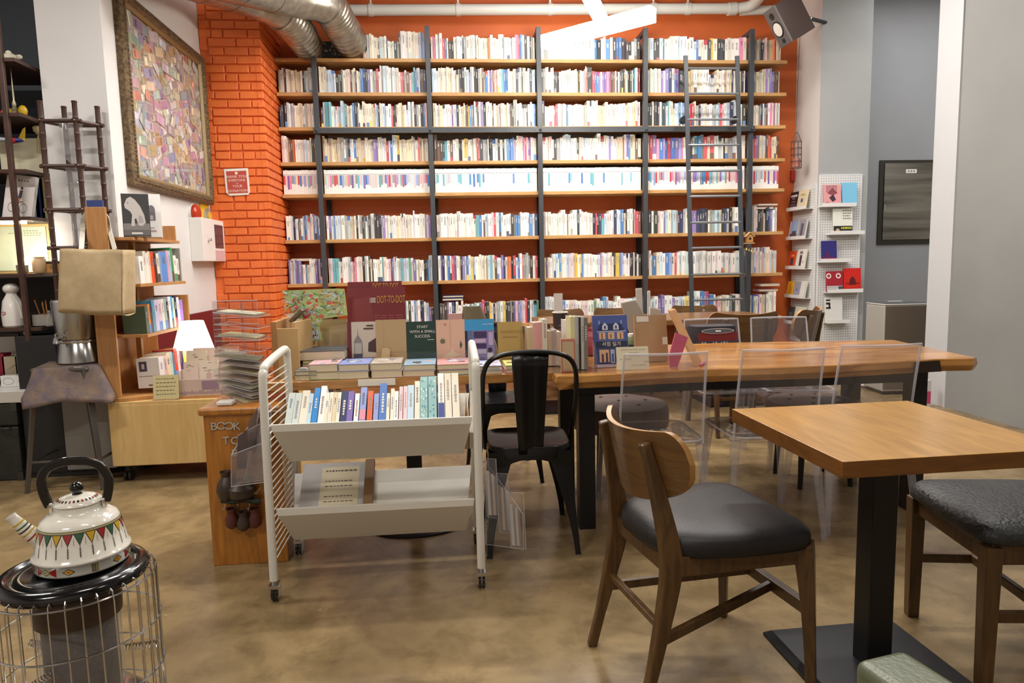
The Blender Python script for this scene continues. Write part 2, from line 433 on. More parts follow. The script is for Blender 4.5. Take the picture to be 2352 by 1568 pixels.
# ------------------------------------------------------------------ books on the bookcase
ROWS = [
 ['', '', 'CHHCLCRBCKKCWLCGPCCLCCCCDCOCCCCCLLCLCHRBLKCKGC', 'CGWCWSLWCCLLWWLLBKWCBCKBBKKKCGK', 'CLKKLBCWCWLLWCWLBCCWKYCKKKCCWWHC', 'CMDDGKCPRDDDOCDC'],
 ['GGWWKCCDCDDCCKGGSP', 'CDCLLLKKGCPMCCKCCBBNKVWGRWPGLLCSLCCCRMCMPTTBCLKMN', 'LLSCCCCDCCCWCCGKKWLVWCKKGDMBVRCCLTBBLCWKGKCCLKLL', 'KGCCKKKKCCDDCWYKPPPRKKKRRBBVVVHHMMMKKKYCKKWKTKR', 'SCCLDCVVNBVKKWYDDDWWWCLCWCCCDNCWWDKW', 'VNGDDGWDDVVVMMMC'],
 ['BKKKWSSWCDCDWDGCDWG', 'KPTTTTLWLLTGCCWBKGCCCCCCDDLLKCLLWRKKCCDDDLLGCKGWKBP', 'DCCDWWPPVLKWCDDGMYBGLKVKCCMCDGPCDWPKKGWWWWKLLB', 'KLCWWRRGCWBLWLWWCDGCLLCCDDDCWCCCLCDDDDP', 'KKKKKKBTCCDLLBLBPRRRCGKCCWGLGRPLNWCK', 'DDCCGKKGMWHPVPGW'],
 ['PPCDMMOOWCCWPLLCCKKY', 'DDDDDDDDGGKLBCDDCCCVVCCLCRBLCYDCDCCDCDGCRDDDC', 'MMKKTWMCKKDYDCSCCRPKGGWKKKWKKBBBBPPCPHRPVPC', 'PCPWKGWWLLWKDWLLWWWWWCCWVWPDDOWVBDDM', 'PRVHBVBRBVUHCSLKTBGRDRWSCKCGWSC', 'DPRVGDDSCMORDDMK'],
 None,
 ['WWKNLWGMWLBBLWPWVLB', 'WVWBLWWGWDWKGKGWWKCWKKKWVWWCWWCDWPWWCWWWWWWVV', 'CWWWWWWWWWWWWWTBWMLWPRWBLWWWKGBBLWLBN', 'WWCWWWWWWGLWWLKWWCWDKRKNTLWWNLBKWWMPRM', 'WKKPWVLCLLKNGLVVNKNKKWGGLLCKNWKCWK', 'KNGPPWKKMWKNBVGW'],
 ['VWLVUVWBLWWWWVVPN', 'WPTTTWWWWSLPPHWWKWKDKWWCWTWPRBLWWTTLEWVWCCWKKBL', 'WVNWBWRVWDKVBWYLLCCWDCLTCMLWVNOOKRLBRGGGGKWRM', 'YVWWLWBWWLPDYWYBLWWWWWWLVPWLPWKYYUUWWWWKKKKKK', 'WWWBDLBUWRWLWLWWSWSSWSWSWSWSWSWS', 'SDSDSPSDSPSDPSPSDSP'],
 ['', 'WLWKWBLWKNWLVK', 'KMKVWNNWWCWLWKWTTWVRKKYCKWGLWYKKGKVPVUPRKWLTE', 'WLWWPGWLBWWPSWWCWPWWEWLBLWLWWPWWWBLWW', 'WLWVVWWVWWLWYSLWBVRBWRPWDWGKWD', 'WCBDWVPDNWWPW'],
]
BAYN = ['narrow end bay by the brick pillar', 'second bay', 'third bay', 'fourth bay', 'ladder bay', 'last bay by the white column']
ROWN = ['top shelf', 'second shelf down', 'third shelf down', 'fourth shelf down', 'fifth shelf down', 'sixth shelf down', 'seventh shelf down', 'eighth shelf down']
def tint(c, rr, a=.05):
    c = c.lstrip('#'); v = [int(c[i:i+2], 16) for i in (0, 2, 4)]; d = rr.uniform(-a, a)*255
    v = [max(0, min(255, int(q+d+rr.uniform(-.02, .02)*255))) for q in v]
    return '#%02x%02x%02x' % tuple(v)
BK = random.Random(21)
def pale(c, k):
    v = [int(c[i:i+2], 16) for i in (1, 3, 5)]
    return '#%02x%02x%02x' % tuple(int(a+(b_-a)*k) for a, b_ in zip(v, (236, 230, 220)))
MARKD = ['#8a8788', '#9a969c', '#a08a84', '#8a96aa', '#aaa59c', '#a8888c', '#6a686e']
def spine_book(bb, w, d, h, col, bands=(), marks=(), M=None):
    """an upright book, spine towards -y, bottom at z=0, x from 0 to w"""
    old = bb.M
    if M is not None: bb.M = M if old is None else old @ M
    cov = .0022
    bb.box(0, w, .0, d, 0, h, 0, [col, '#e4dccb', col, col, '#e4dccb', col])
    bb.box(.0, cov, .002, d, h, h+.002, 0, col); bb.box(w-cov, w, .002, d, h, h+.002, 0, col)
    for z0, z1, c in bands:
        bb.face([(0.0004, -.0007, z0*h), (w-.0004, -.0007, z0*h), (w-.0004, -.0007, z1*h), (.0004, -.0007, z1*h)], 0, c)
    for z0, z1, fx, c in marks:
        bb.face([(w*(.5-fx), -.0012, z0*h), (w*(.5+fx), -.0012, z0*h), (w*(.5+fx), -.0012, z1*h), (w*(.5-fx), -.0012, z1*h)], 0, c)
    bb.M = old
def title_marks(rr, dark, n=None, lo=.3, hi=.9):
    out = []; z = hi-rr.uniform(0, .1); c = '#d8d4cc' if dark else rr.choice(MARKD)
    for k in range(n or rr.randint(3, 7)):
        L = rr.uniform(.025, .05); z -= L+.014
        if z < lo: break
        out.append((z, z+L, rr.uniform(.12, .2), c))
    return out
recs = []     # (area, label data, build function)
def shelf_books(ri, bi, seq, xa, xb, hb=.215, hs=.02, wb=.026):
    if ri not in (0, 7): seq = ''.join(c_+(BK.choice('CWWCS') if BK.random() < .13 else '') for c_ in seq)
    n = len(seq)
    if not n: return
    ws = [wb*BK.uniform(.62, 1.5) for _ in seq]
    k = (xb-xa-.004)/sum(ws); ws = [w*k for w in ws]
    x = xa+.002; h = hb; run = 0
    for i, ch in enumerate(seq):
        if run <= 0: h = hb+BK.gauss(0, hs); run = BK.choice((1, 1, 2, 3, 5))
        run -= 1
        hh = max(.16, h+BK.uniform(-.004, .004))
        d = BK.uniform(.13, .16); y = YF+BK.uniform(.015, .05)
        c0, nm = CN[ch]; c = tint(pale(c0, .16), BK); dark = ch in 'KNMBVRG'
        bands = []
        r_ = BK.random()
        if r_ < .13: bands = [(0.0, BK.uniform(.1, .3), tint(pale(CN[BK.choice('KNBRGPLYMW')][0], .25), BK))]
        elif r_ < .17: bands = [(BK.uniform(.76, .85), 1., tint(CN[BK.choice('RBNWK')][0], BK))]
        recs.append((ws[i]*hh, ri, bi, i, x, y, ZS[ri], ws[i]-.0008, d, hh, c, bands, title_marks(BK, dark), nm, n))
        x += ws[i]
for ri, row_ in enumerate(ROWS):
    z = ZS[ri]
    for bi in range(6):
        xa = edges[bi]+(.012 if bi == 0 else .028); xb = edges[bi+1]-.026
        if bi == 5: xb = X1-.05
        if row_ is None:      # the uniform white set with coloured middles
            n = int((xb-xa)/.0178); x = xa
            pal = 'UVPRBLTSPGDH' if bi in (0, 1, 4, 5) else 'LTWLWWPTLWBW'  # whiter bands in the middle bays: lamp glare put into the colour
            for i in range(n):
                w = (xb-xa)/n; c, nm = '#efece6', 'white'
                mid = CN[BK.choice(pal)]
                lo_ = BK.uniform(.2, .45)
                recs.append((w*.222, ri, bi, i, x, YF+.03, z, w-.0008, .14, .222+BK.uniform(-.002, .002), c, [(lo_, .78, tint(pale(mid[0], .08), BK))], [(.80, .83, .28, '#77757c')], 'white and '+mid[1] if mid[1] != 'white' else 'plain white', n))
                x += w
            continue
        seq = row_[bi]
        if ri == 0 and bi == 1:
            xs = at(832, 120, y=YF).x
            shelf_books(0, 1, 'CCSDWCCLCCBWCCKCKCWCCWCCWLU', xs, xb); continue
        if ri == 7 and bi == 1:
            xs = at(925, 720, y=YF).x; shelf_books(7, 1, seq, xs, xb, .2); continue
        shelf_books(ri, bi, seq, xa, xb, {0: .205, 5: .222, 6: .222, 7: .205}.get(ri, .212), .014 if ri != 7 else .02)
recs.sort(key=lambda q: -q[0])
N_IND = 165
ind, rest = recs[:N_IND], recs[N_IND:]
def side_label(nm, h, i, n, bi, ri):
    k = i+1
    size = 'tall ' if h > .232 else ('short ' if h < .19 else '')
    if k <= n/2 or True:
        return f'{size}{nm} book, {ordinal(k)} along, {BAYN[bi]}, {ROWN[ri]}'
for a, ri, bi, i, x, y, z, w, d, h, c, bands, marks, nm, n in ind:
    bb = B(); spine_book(bb, w, d, h, c, bands, marks)
    o = bb.obj('book', BOOKM); o.location = (x, y, z)
    tag(o, side_label(nm, h, i, n, bi, ri), 'book', 'books on the wall bookcase')
bb = B()
for a, ri, bi, i, x, y, z, w, d, h, c, bands, marks, nm, n in rest:
    spine_book(bb, w, d, h, c, bands, marks, Matrix.Translation((x, y, z)))
o = bb.obj('packed_books', BOOKM); tag(o, 'rows of mostly white and cream books packed along every shelf of the wall bookcase', 'books', 'books on the wall bookcase', 'stuff')
# loose books lying on the rows
def flat_book(name, loc, w, d, h, rz, col, label, cat='book', group=None, mark=None, parent_name=None):
    t = thing(name, label, cat, loc, rz, group)
    bb = B(); cv = .0025
    bb.box(-w/2, w/2, -d/2, d/2, 0, cv, 0, col); bb.box(-w/2, w/2, -d/2, d/2, h-cv, h, 0, col); bb.box(-w/2, -w/2+cv, -d/2, d/2, cv, h-cv, 0, col)
    if mark:
        for q in mark: bb.face([(q[0]*w, q[1]*d, h+.0006), (q[2]*w, q[1]*d, h+.0006), (q[2]*w, q[3]*d, h+.0006), (q[0]*w, q[3]*d, h+.0006)], 0, q[4])
    bb.obj('cover', BOOKM, t)
    B().box(-w/2+cv, w/2-.004, -d/2+.003, d/2-.003, cv, h-cv).obj('page_block', PAPER, t)
    return t
for (u, v, wz, col, lb) in ((697, 600, .03, '#2c3560', 'navy hardback lying on the white books in the end bay by the brick pillar'),
                            (1040, 689, .022, '#3b4f8c', 'blue book lying under another on the lowest visible row, third bay'), (1041, 682, .02, '#2a3a78', 'dark blue book topmost of two lying on the lowest row'),
                            (1757, 473, .016, '#e4dcd2', 'white book lying topmost on the sixth row in the last bay'), (1748, 481, .02, '#d7c3c3', 'pinkish book lying second from the top in the last bay'),
                            (1762, 656, .022, '#e9dfe0', 'white book lying topmost over the lowest row in the last bay'), (1758, 668, .02, '#c9a9b4', 'pink book lying below the topmost one over the lowest row, last bay')):
    p = at(u, v, y=6.86)
    flat_book('book', (p.x, p.y, p.z), .2, .15, wz, 0, col, lb)
# ================================================================== things high on the walls
# photo book on the top shelf, half behind the duct
t = thing('book', 'wide black photo book standing on the top shelf under the silver duct', 'book', at(729, 131, y=6.86))
bb = B(); bb.box(0, .23, 0, .02, 0, .14, 0, '#2b2d2b'); rr = random.Random(5)
for k in range(40):
    x, z = rr.uniform(.01, .2), rr.uniform(.01, .11); bb.face([(x, -.001-k*.00002, z), (x+.02, -.001-k*.00002, z), (x+.015, -.001-k*.00002, z+.02), (x, -.001-k*.00002, z+.02)], 0, rr.choice(['#555a55', '#8a8d85', '#6d6f62', '#3c403c', '#b9b7aa']))
bb.obj('cover', BOOKM, t); B().box(.003, .226, .004, .016, .0, .138).obj('page_block', PAPER, t)
# ducts
def duct(label, pix, r, flex):
    pts = [at(u, v, y=y) for u, v, y in pix]
    t = thing('air_duct', label, 'duct', pts[-1], group='silver air ducts')
    pp = smooth_path(pts, 8); nst = len(pp); cut = int(nst*flex)
    rad = lambda i: r
    B().tube(pp[:cut+1], r, 28).obj('straight_section', DUCT, t, smooth=True, world=True)
    b2 = B(); q = smooth_path(pts, 60)[int(60*(len(pts)-1)*flex):]
    b2.tube(q, [r*1.02+(.0035*math.sin(i*.8)) for i in range(len(q))], 28); b2.obj('flexible_section', DUCT, t, smooth=True, world=True, angle=80)
    b3 = B(); i0 = cut; b3.tube([pp[i0-1]+(pp[i0]-pp[i0-1])*.2, pp[i0]], r*1.06, 28); b3.obj('collar', DUCT, t, smooth=True, world=True)
    for k in (3, 8, 13):
        if k < cut-1: B().tube([pp[k], pp[k]+(pp[k+1]-pp[k]).normalized()*.012], r*1.012, 28).obj('seam', mat('duct_tape', '#7d7a72', .35, .8), t, smooth=True, world=True)
duct('silver air duct hanging lowest, nearest the brick pillar', [(330, -85, 4.4), (450, -46, 5.2), (560, -10, 5.85), (642, 26, 6.12), (684, 70, 6.4), (714, 116, 6.95)], .142, .62)
duct('silver air duct running above the other, reaching the second bay', [(420, -78, 4.5), (540, -42, 5.3), (660, -8, 5.95), (748, 12, 6.25), (782, 58, 6.5), (818, 116, 6.95)], .146, .62)
# white pipe
t = thing('water_pipe', 'long white plastic pipe along the top of the orange wall', 'pipe', at(1250, 22, y=6.9))
a, c = at(700, 24, y=6.9), at(1690, 20, y=6.9); e = at(1752, -18, y=6.6)
B().tube([a, c]+smooth_path([c, at(1722, 14, y=6.86), at(1740, 0, y=6.75), e], 5)[1:], .05, 18).obj('pipe_run', PVC, t, smooth=True, world=True)
B().tube([at(1700, 26, y=6.93), at(1790, 22, y=6.93)], .042, 16).obj('branch_pipe', PVC, t, smooth=True, world=True)
for u in (1250, 1492, 1574, 845, 1040):
    q = a+(c-a)*((u-700)/990.)
    B().tube([q-Vector((.022, 0, 0)), q+Vector((.022, 0, 0))], .057, 18).box(q.x-.008, q.x+.008, q.y-.006, q.y+.006, q.z+.05, ZC).obj('hanger', PVC, t, smooth=True, world=True)
B().tube([at(1672, 21, y=6.9), at(1690, 20, y=6.9)], .06, 18).obj('coupling', PVC, t, smooth=True, world=True)
# pendant lamp of two light bars
A1, A2 = at(1250, 98, z=3.0), at(1500, 32, z=3.0)
J = A1+(A2-A1)*.56
A3 = at(1330, -40, z=3.0)
A3 = J+(A3-J).normalized()*1.0
t = thing('pendant_lamp', 'lit white pendant lamp of crossing light bars before the bookcase', 'lamp', J)
B().tube([A1, A2], .03, sq=(.09, .1)).obj('light_bar', GLOW, t, world=True)
B().tube([J+Vector((0, 0, .045)), A3+Vector((0, 0, .045))], .03, sq=(.08, .08)).obj('light_bar', GLOW, t, world=True)
B().tube([J+Vector((0, 0, .03)), J+Vector((0, 0, ZC-3.0))], .004, 6).obj('suspension_wire', CHROME, t, world=True)
# loudspeaker
c0 = at(1812, 47, y=6.25)
Lx = Vector((.50, 0, -.866)); Dx = Vector((.866, .02, .5)); Dx = (Dx-Lx*Dx.dot(Lx)).normalized(); Wx = Lx.cross(Dx)
Ms = Matrix.Identity(4)
for i in range(3): Ms[i][0], Ms[i][1], Ms[i][2], Ms[i][3] = Lx[i], Dx[i], Wx[i], c0[i]
t = thing('loudspeaker', 'dark loudspeaker with white cone tilted on the white column', 'speaker', c0)
hl, hd, hw = .175, .125, .1
B(Ms).box(-hl, hl, -hd+.015, hd, -hw, hw).obj('cabinet', mat('speaker_walnut', '#33241f', .45), t, world=True, bevel=.004)
B(Ms).box(-hl, hl, -hd, -hd+.015, -hw, hw).obj('baffle', mat('speaker_baffle', '#5b5553', .5), t, world=True, bevel=.003)
def disc(bb, M, r, x, y0, y1, seg=24):
    ring = [[bb.pt(M @ Vector((x+r*math.cos(2*PI*k/seg), yy, r*math.sin(2*PI*k/seg)))) for k in range(seg)] for yy in (y0, y1)]
    for k in range(seg): bb.idx([ring[0][k], ring[0][(k+1) % seg], ring[1][(k+1) % seg], ring[1][k]])
    bb.idx(ring[1]); bb.idx(ring[0][::-1]); return bb
disc(B(), Ms, .074, .02, -hd, -hd-.004).obj('surround', BLACKST, t, world=True)
disc(B(), Ms, .06, .02, -hd, -hd-.007).obj('woofer_cone', mat('cone_white', '#d8d5d0', .5), t, world=True)
disc(B(), Ms, .03, -.105, -hd, -hd-.006).obj('tweeter', BLACKST, t, world=True)
disc(B(), Ms, .022, .13, -hd, -hd-.003).obj('bass_port', BLACKST, t, world=True)
B().tube([c0+Vector((.06, .0, .05)), Vector((XR+.05, 6.6, c0.z+.1))], .018, 8).obj('wall_bracket', BLACKST, t, world=True)
B().tube(smooth_path([at(1840, 0, y=6.2), at(1841, 35, y=6.2), at(1850, 58, y=6.2), at(1864, 40, y=6.22)], 6), .006, 6).obj('cable', WHITEPL, t, smooth=True, world=True)
# hanging wire cage by the white column
t = thing('wire_lantern', 'small wire cage hanging on a thread at the edge of the orange wall', 'lantern', at(1829, 388, y=6.7))
q0, q1 = at(1829, 325, y=6.7), at(1829, 386, y=6.7)
bb = B()
for k in range(8):
    a_ = 2*PI*k/8; dx, dy = .05*math.cos(a_), .05*math.sin(a_)
    bb.tube([q0+Vector((dx, dy, 0)), q1+Vector((dx, dy, 0))], .0025, 5)
for s_ in (0, .25, .5, .75, 1):
    zz = q0.z+(q1.z-q0.z)*s_
    bb.tube([(q0.x+.05*math.cos(2*PI*k/16), q0.y+.05*math.sin(2*PI*k/16), zz) for k in range(16)], .003, 5, closed=True)
bb.obj('cage', mat('rusty_wire', '#5a4a44', .5, .5), t, world=True)
B().lathe([(.001, 0), (.036, 0), (.036, .08), (.001, .08)], (q1.x, q1.y, q1.z+.01), 14).obj('candle_jar', mat('reddish_jar', '#a86858', .4), t, world=True)
B().tube([at(1838, 75, y=6.6), at(1832, 200, y=6.65), at(1828, 300, y=6.7), q0], .002, 5).obj('thread', BLACKST, t, world=True)
B().tube(smooth_path([q0+Vector((-.05, 0, 0)), q0+Vector((0, 0, .09)), q0+Vector((.05, 0, 0))], 6), .0025, 5).obj('handle', BLACKST, t, world=True)
p = at(1822, 402, y=7.02)
tag(B().box(p.x-.02, p.x+.02, 7.02, 7.05, p.z-.06, p.z+.05).obj('wall_tag', mat('red_tag', '#a5281e', .5)), 'narrow red tag on the orange wall below the wire cage', 'tag')
# birdhouse wind chime on the ladder side
p = at(1721, 548, y=6.55)
t = thing('wind_chime', 'tiny wooden birdhouse chime hanging beside the ladder', 'wind chime', p)
B(TRS(p)).prism([(-.03, -.035), (.03, -.035), (.03, .02), (0, .052), (-.03, .02)], -.02, .02, 'y').obj('birdhouse', mat('birch_ply', '#c08a4c', .6), t, world=True)
B(TRS(p)).box(-.075, .045, -.025, .02, -.047, -.04).obj('perch_board', mat('birch_light', '#d8b27a', .6), t, world=True)
bb = B(TRS(p))
bb.tube([(-.045, -.003, .018), (0, -.003, .062), (.045, -.003, .018)], .004, 6, sq=(.05, .006)); bb.obj('roof', mat('birch_light', '#d8b27a', .6), t, world=True)
disc(B(), TRS(p), .011, 0, -.0205, -.022).obj('entrance', BLACKST, t, world=True)
for k, dx in enumerate((-.025, 0, .025, .04)):
    B(TRS(p)).tube([(.005+dx*.3, 0, -.045), (dx, 0, -.09-.01*k)], .0015, 5).lathe([(.001, .018), (.007, .012), (.013, -.006), (.012, -.008)], (dx, 0, -.1-.01*k), 10).obj('bell', mat('brass_bell', '#b0925a', .3, .9), t, world=True)
B(TRS(p)).tube([(0, 0, .05), (.0, .16, .1)], .0015, 5).obj('thread', BLACKST, t, world=True)
# pegboards with book ledges
PEG = mat('pegboard_white', '#d9d8d6', .5)
def dots(bb, fn, nu, nv):
    for i in range(nu):
        for j in range(nv):
            bb.face(fn(i, j), 0, None)
HOLE = mat('peg_hole', '#77777a', .8)
yr = 6.56; a = at(1883, 401, y=yr); zt, zb = a.z, .34
x0, x1 = 3.63, at(1978, 500, y=yr).x
pr = thing('pegboard', 'white pegboard facing the room on the grey column', 'pegboard', ((x0+x1)/2, yr, zb))
B().box(x0, x1, yr, 6.58, zb, zt).obj('board', PEG, pr, world=True, bevel=.002)
bb = B(); s_ = .0038
nx, nz = int((x1-x0)/.0245), int((zt-zb)/.0245)
for i in range(nx):
    for j in range(nz):
        x, z = x0+.016+i*.0245, zb+.016+j*.0245
        bb.face([(x-s_, yr-.0006, z-s_), (x+s_, yr-.0006, z-s_), (x+s_, yr-.0006, z+s_), (x-s_, yr-.0006, z+s_)])
bb.obj('peg_holes', HOLE, pr, world=True)
def ledge_r(u0, u1, v):
    q0, q1 = at(u0, v, y=yr-.08), at(u1, v, y=yr-.08); z = q0.z
    B().box(q0.x, q1.x, yr-.08, yr, z-.004, z).box(q0.x, q1.x, yr-.083, yr-.08, z-.004, z+.032).obj('ledge', WHITEPL, pr, world=True)
    return z
def face_book(label, u0, u1, v0, v1, y, col, deco, group='books facing out on the pegboards', zf=None, lean=.02, th=.018):
    q0, q1 = at(u0, v1, y=y), at(u1, v0, y=y); z0 = zf if zf is not None else q0.z
    w, h = q1.x-q0.x, q1.z-z0
    M = Matrix.Translation((q0.x, y, z0)) @ Matrix.Rotation(-math.atan2(lean, h), 4, 'X')
    t = thing('book', label, 'book', q0, group=group)
    bb = B(M); bb.box(0, w, 0, .0025, 0, h, 0, col).box(0, .0025, .0025, th, 0, h, 0, col).box(0, w, th-.0025, th, 0, h, 0, col)
    for dk, d_ in enumerate(deco):
        yy = -.0006-.0002*dk
        if d_[0] == 'r': bb.face([(d_[1]*w, yy, d_[2]*h), (d_[3]*w, yy, d_[2]*h), (d_[3]*w, yy, d_[4]*h), (d_[1]*w, yy, d_[4]*h)], 0, d_[5])
        elif d_[0] == 'c':
            rx = d_[3]*w; bb.face([(d_[1]*w+rx*math.cos(2*PI*k/18), yy, d_[2]*h+rx*math.sin(2*PI*k/18)) for k in range(18)], 0, d_[4])
        elif d_[0] == 'p': bb.face([(p_[0]*w, yy, p_[1]*h) for p_ in d_[1]], 0, d_[2])
        elif d_[0] == 'l':      # lines of small type
            rq = random.Random(hash(label) % 999 if False else len(label)+dk); z_ = d_[4]
            while z_ > d_[2]:
                x_ = d_[1]
                while x_ < d_[3]-.04:
                    L = min(rq.uniform(.05, .13), d_[3]-x_); bb.face([(x_*w, yy, z_*h), ((x_+L)*w, yy, z_*h), ((x_+L)*w, yy, (z_-d_[6])*h), (x_*w, yy, (z_-d_[6])*h)], 0, d_[5]); x_ += L+.03
                z_ -= d_[6]*2.1
    bb.obj('cover', BOOKM, t, world=True)
    B(M).box(.0025, w-.003, .0025, th-.0025, .002, h-.003).obj('page_block', PAPER, t, world=True)
    return t, M, w, h
fy = yr-.07
z1 = ledge_r(1887, 1967, 474); z2 = ledge_r(1907, 1986, 538); z3 = ledge_r(1884, 1957, 602); z4 = ledge_r(1900, 1982, 672); z5 = ledge_r(1900, 1953, 742)
face_book('pink square book with scattered sketches on the top ledge of the front pegboard', 1893, 1934, 423, 464, fy, '#d99a9c', [('p', [(.2, .6), (.5, .85), (.8, .6), (.5, .5)], '#8a4550'), ('p', [(.3, .4), (.55, .55), (.7, .3), (.5, .2)], '#3f2a33'), ('r', .1, .1, .3, .2, '#b06a70'), ('l', .15, .62, .8, .95, '#7a3f48', .04)], zf=z1+.002)
face_book('plain sky blue book beside the pink square one on the pegboard', 1936, 1971, 418, 464, fy, '#79bcdc', [], zf=z1+.002)
face_book('white book with a black band on the second ledge of the front pegboard', 1915, 1960, 478, 526, fy, '#e2e2d6', [('r', 0, 0, 1, .32, '#26281f'), ('c', .22, .14, .1, '#c8a48c'), ('l', .4, .06, .95, .27, '#c8c83c', .07), ('l', .5, .6, .95, .95, '#8c8c84', .05)], zf=z2+.002)
face_book('navy and crimson book alone on the middle ledge of the front pegboard', 1889, 1924, 552, 591, fy, '#2d2a72', [('r', 0, 0, 1, .2, '#8c2040'), ('p', [(.2, .2), (.3, .5), (.45, .45), (.5, .2)], '#5a2048'), ('r', .1, .02, .3, .15, '#d8a0a0')], zf=z3+.002)
face_book('dark red book with white rings on the fourth ledge', 1900, 1938, 622, 664, fy, '#a02030', [('c', .12, .78, .16, '#e8e0dc'), ('c', .12, .78, .09, '#a02030'), ('c', .72, .78, .16, '#e8e0dc'), ('c', .72, .78, .09, '#a02030'), ('r', 0, 0, 1, .3, '#cfccc8'), ('r', .7, .02, 1, .28, '#4a4a4c'), ('l', .05, .04, .65, .26, '#8a8a88', .04)], zf=z4+.002)
t, M, w, h = face_book('bright red book with a dark crowned figure beside the ringed red one', 1939, 1980, 615, 663, fy, '#c81f12', [('r', 0, 0, 1, .1, '#3a1410'), ('p', [(.3, .3), (.35, .55), (.5, .66), (.65, .55), (.72, .3)], '#5a120c'), ('r', .1, .34, .9, .38, '#5a120c')], zf=z4+.002)
text('title', 'HAMMER', .028, mat('red_ink', '#e0402c', .5), t, M @ frame_from(Vector((w*.5, -.0016, h*.2)), (1, 0, 0), (0, 0, 1)))
face_book('white book with bold black marks on the lowest ledge, behind the wooden chair', 1896, 1937, 682, 733, fy, '#dcdad4', [('r', .05, .55, .32, .62, '#1c1c1e'), ('r', .2, .55, .3, .72, '#1c1c1e'), ('r', .05, .72, .3, .8, '#1c1c1e'), ('r', .05, .86, .3, .92, '#1c1c1e')], zf=z5+.002)
# pegboard on the side face, ledges run along Y
pl = thing('pegboard', 'white pegboard on the side face of the column, seen edge on', 'pegboard', (XR-.02, 6.8, .4))
B().box(XR-.016, XR-.001, 6.585, 7.03, .36, 1.93).obj('board', PEG, pl, world=True)
bb = B()
for i in range(17):
    for j in range(62):
        y, z = 6.6+i*.0245, .38+j*.0245
        bb.face([(XR-.0166, y-s_, z-s_), (XR-.0166, y+s_, z-s_), (XR-.0166, y+s_, z+s_), (XR-.0166, y-s_, z+s_)])
bb.obj('peg_holes', HOLE, pl, world=True)
xb_ = XR-.1
def ledge_l(v):
    q = at(1812, v, x=xb_); z = q.z
    B().box(xb_, XR-.016, 6.62, 7.0, z-.004, z).box(xb_-.003, xb_, 6.62, 7.0, z-.004, z+.03).obj('ledge', WHITEPL, pl, world=True)
    return z
def side_book(label, ya, yb, z, h, col, deco=(), lean=.03):
    # stands on a side ledge, cover towards -x; ya nearer the camera
    t = thing('book', label, 'book', (xb_+.03, (ya+yb)/2, z), group='books facing out on the pegboards')
    M = Matrix.Translation((xb_+.012, yb, z)) @ Matrix.Rotation(-PI/2, 4, 'Z') @ Matrix.Rotation(-math.atan2(lean, h), 4, 'X')
    w = yb-ya
    bb = B(M); bb.box(0, w, 0, .0025, 0, h, 0, col).box(0, w, .0175, .02, 0, h, 0, col).box(0, .0025, .0025, .0175, 0, h, 0, col)
    for dk, (a0, c0_, a1, c1, cc) in enumerate(deco): bb.face([(a0*w, -.0006-.0002*dk, c0_*h), (a1*w, -.0006-.0002*dk, c0_*h), (a1*w, -.0006-.0002*dk, c1*h), (a0*w, -.0006-.0002*dk, c1*h)], 0, cc)
    bb.obj('cover', BOOKM, t, world=True); B(M).box(.0025, w-.002, .0025, .0175, .001, h-.002).obj('page_block', PAPER, t, world=True)
    return t, M, w, h
zz = [ledge_l(v) for v in (484, 550, 617, 682, 742)]
side_book('black book with pale lettering on the top ledge of the side pegboard', 6.83, 6.99, zz[0]+.002, .185, '#1e1c22', [(.1, .72, .9, .84, '#cfc8c8'), (.3, .6, .7, .66, '#8a8488'), (.1, .1, .9, .35, '#5a4a54'), (.25, .42, .8, .5, '#6d6068')])
side_book('cream book with a small blue figure on the top ledge of the side pegboard', 6.66, 6.8, zz[0]+.002, .19, '#d8c9a4', [(.3, .35, .6, .55, '#4a5a86'), (.2, .7, .8, .78, '#a89468')])
side_book('photo book with sky and a dark street on the second side ledge', 6.82, 6.98, zz[1]+.002, .185, '#8fa4c8', [(0, 0, 1, .3, '#5a3a3a'), (.4, .1, .9, .45, '#4a4450'), (0, .0, .15, 1, '#c8c4c0')])
side_book('grey photo book with a dark tower on the second side ledge', 6.66, 6.79, zz[1]+.002, .19, '#9a98a4', [(.3, .1, .7, .8, '#5f5a66'), (0, 0, 1, .1, '#d8d4d0')])
side_book('orange red book with a small photo on the third side ledge', 6.84, 6.99, zz[2]+.002, .18, '#d04a22', [(.3, .2, .75, .6, '#4a3a44'), (.35, .7, .75, .78, '#f0a080')])
side_book('white book with a dark standing figure on the third side ledge', 6.66, 6.81, zz[2]+.002, .195, '#e2dfd8', [(.35, .15, .65, .7, '#4a3c40'), (.3, .75, .7, .9, '#8a7c74'), (.1, .1, .2, .16, '#70686a'), (.8, .3, .88, .4, '#70686a')])
side_book('yellow book with orange scribbles on the fourth side ledge', 6.87, 7.0, zz[3]+.002, .16, '#e8b02c', [(.3, .1, .5, .9, '#c87818'), (.6, .2, .75, .7, '#c87818')])
side_book('grey violet book between yellow and white on the fourth side ledge', 6.74, 6.86, zz[3]+.002, .16, '#9c9aa8', [(.35, .4, .65, .6, '#7a788c')])
side_book('plain white book at the near end of the fourth side ledge', 6.64, 6.73, zz[3]+.002, .17, '#dad8d2')
side_book('dark grey book with small print on the lowest side ledge', 6.85, 6.98, zz[4]+.002, .17, '#3a3c3e', [(.2, .3, .8, .34, '#7a7a78'), (.2, .4, .8, .44, '#7a7a78'), (.2, .5, .8, .54, '#7a7a78'), (.2, .6, .8, .64, '#7a7a78'), (.0, 0, 1, .15, '#b8b4ae')])
side_book('cream booklet with thin drawings on the lowest side ledge', 6.66, 6.83, zz[4]+.002, .18, '#dcd9c4', [(.3, .4, .34, .8, '#a8b088'), (.5, .3, .54, .7, '#b8b49a'), (.7, .45, .74, .8, '#d8d078')])
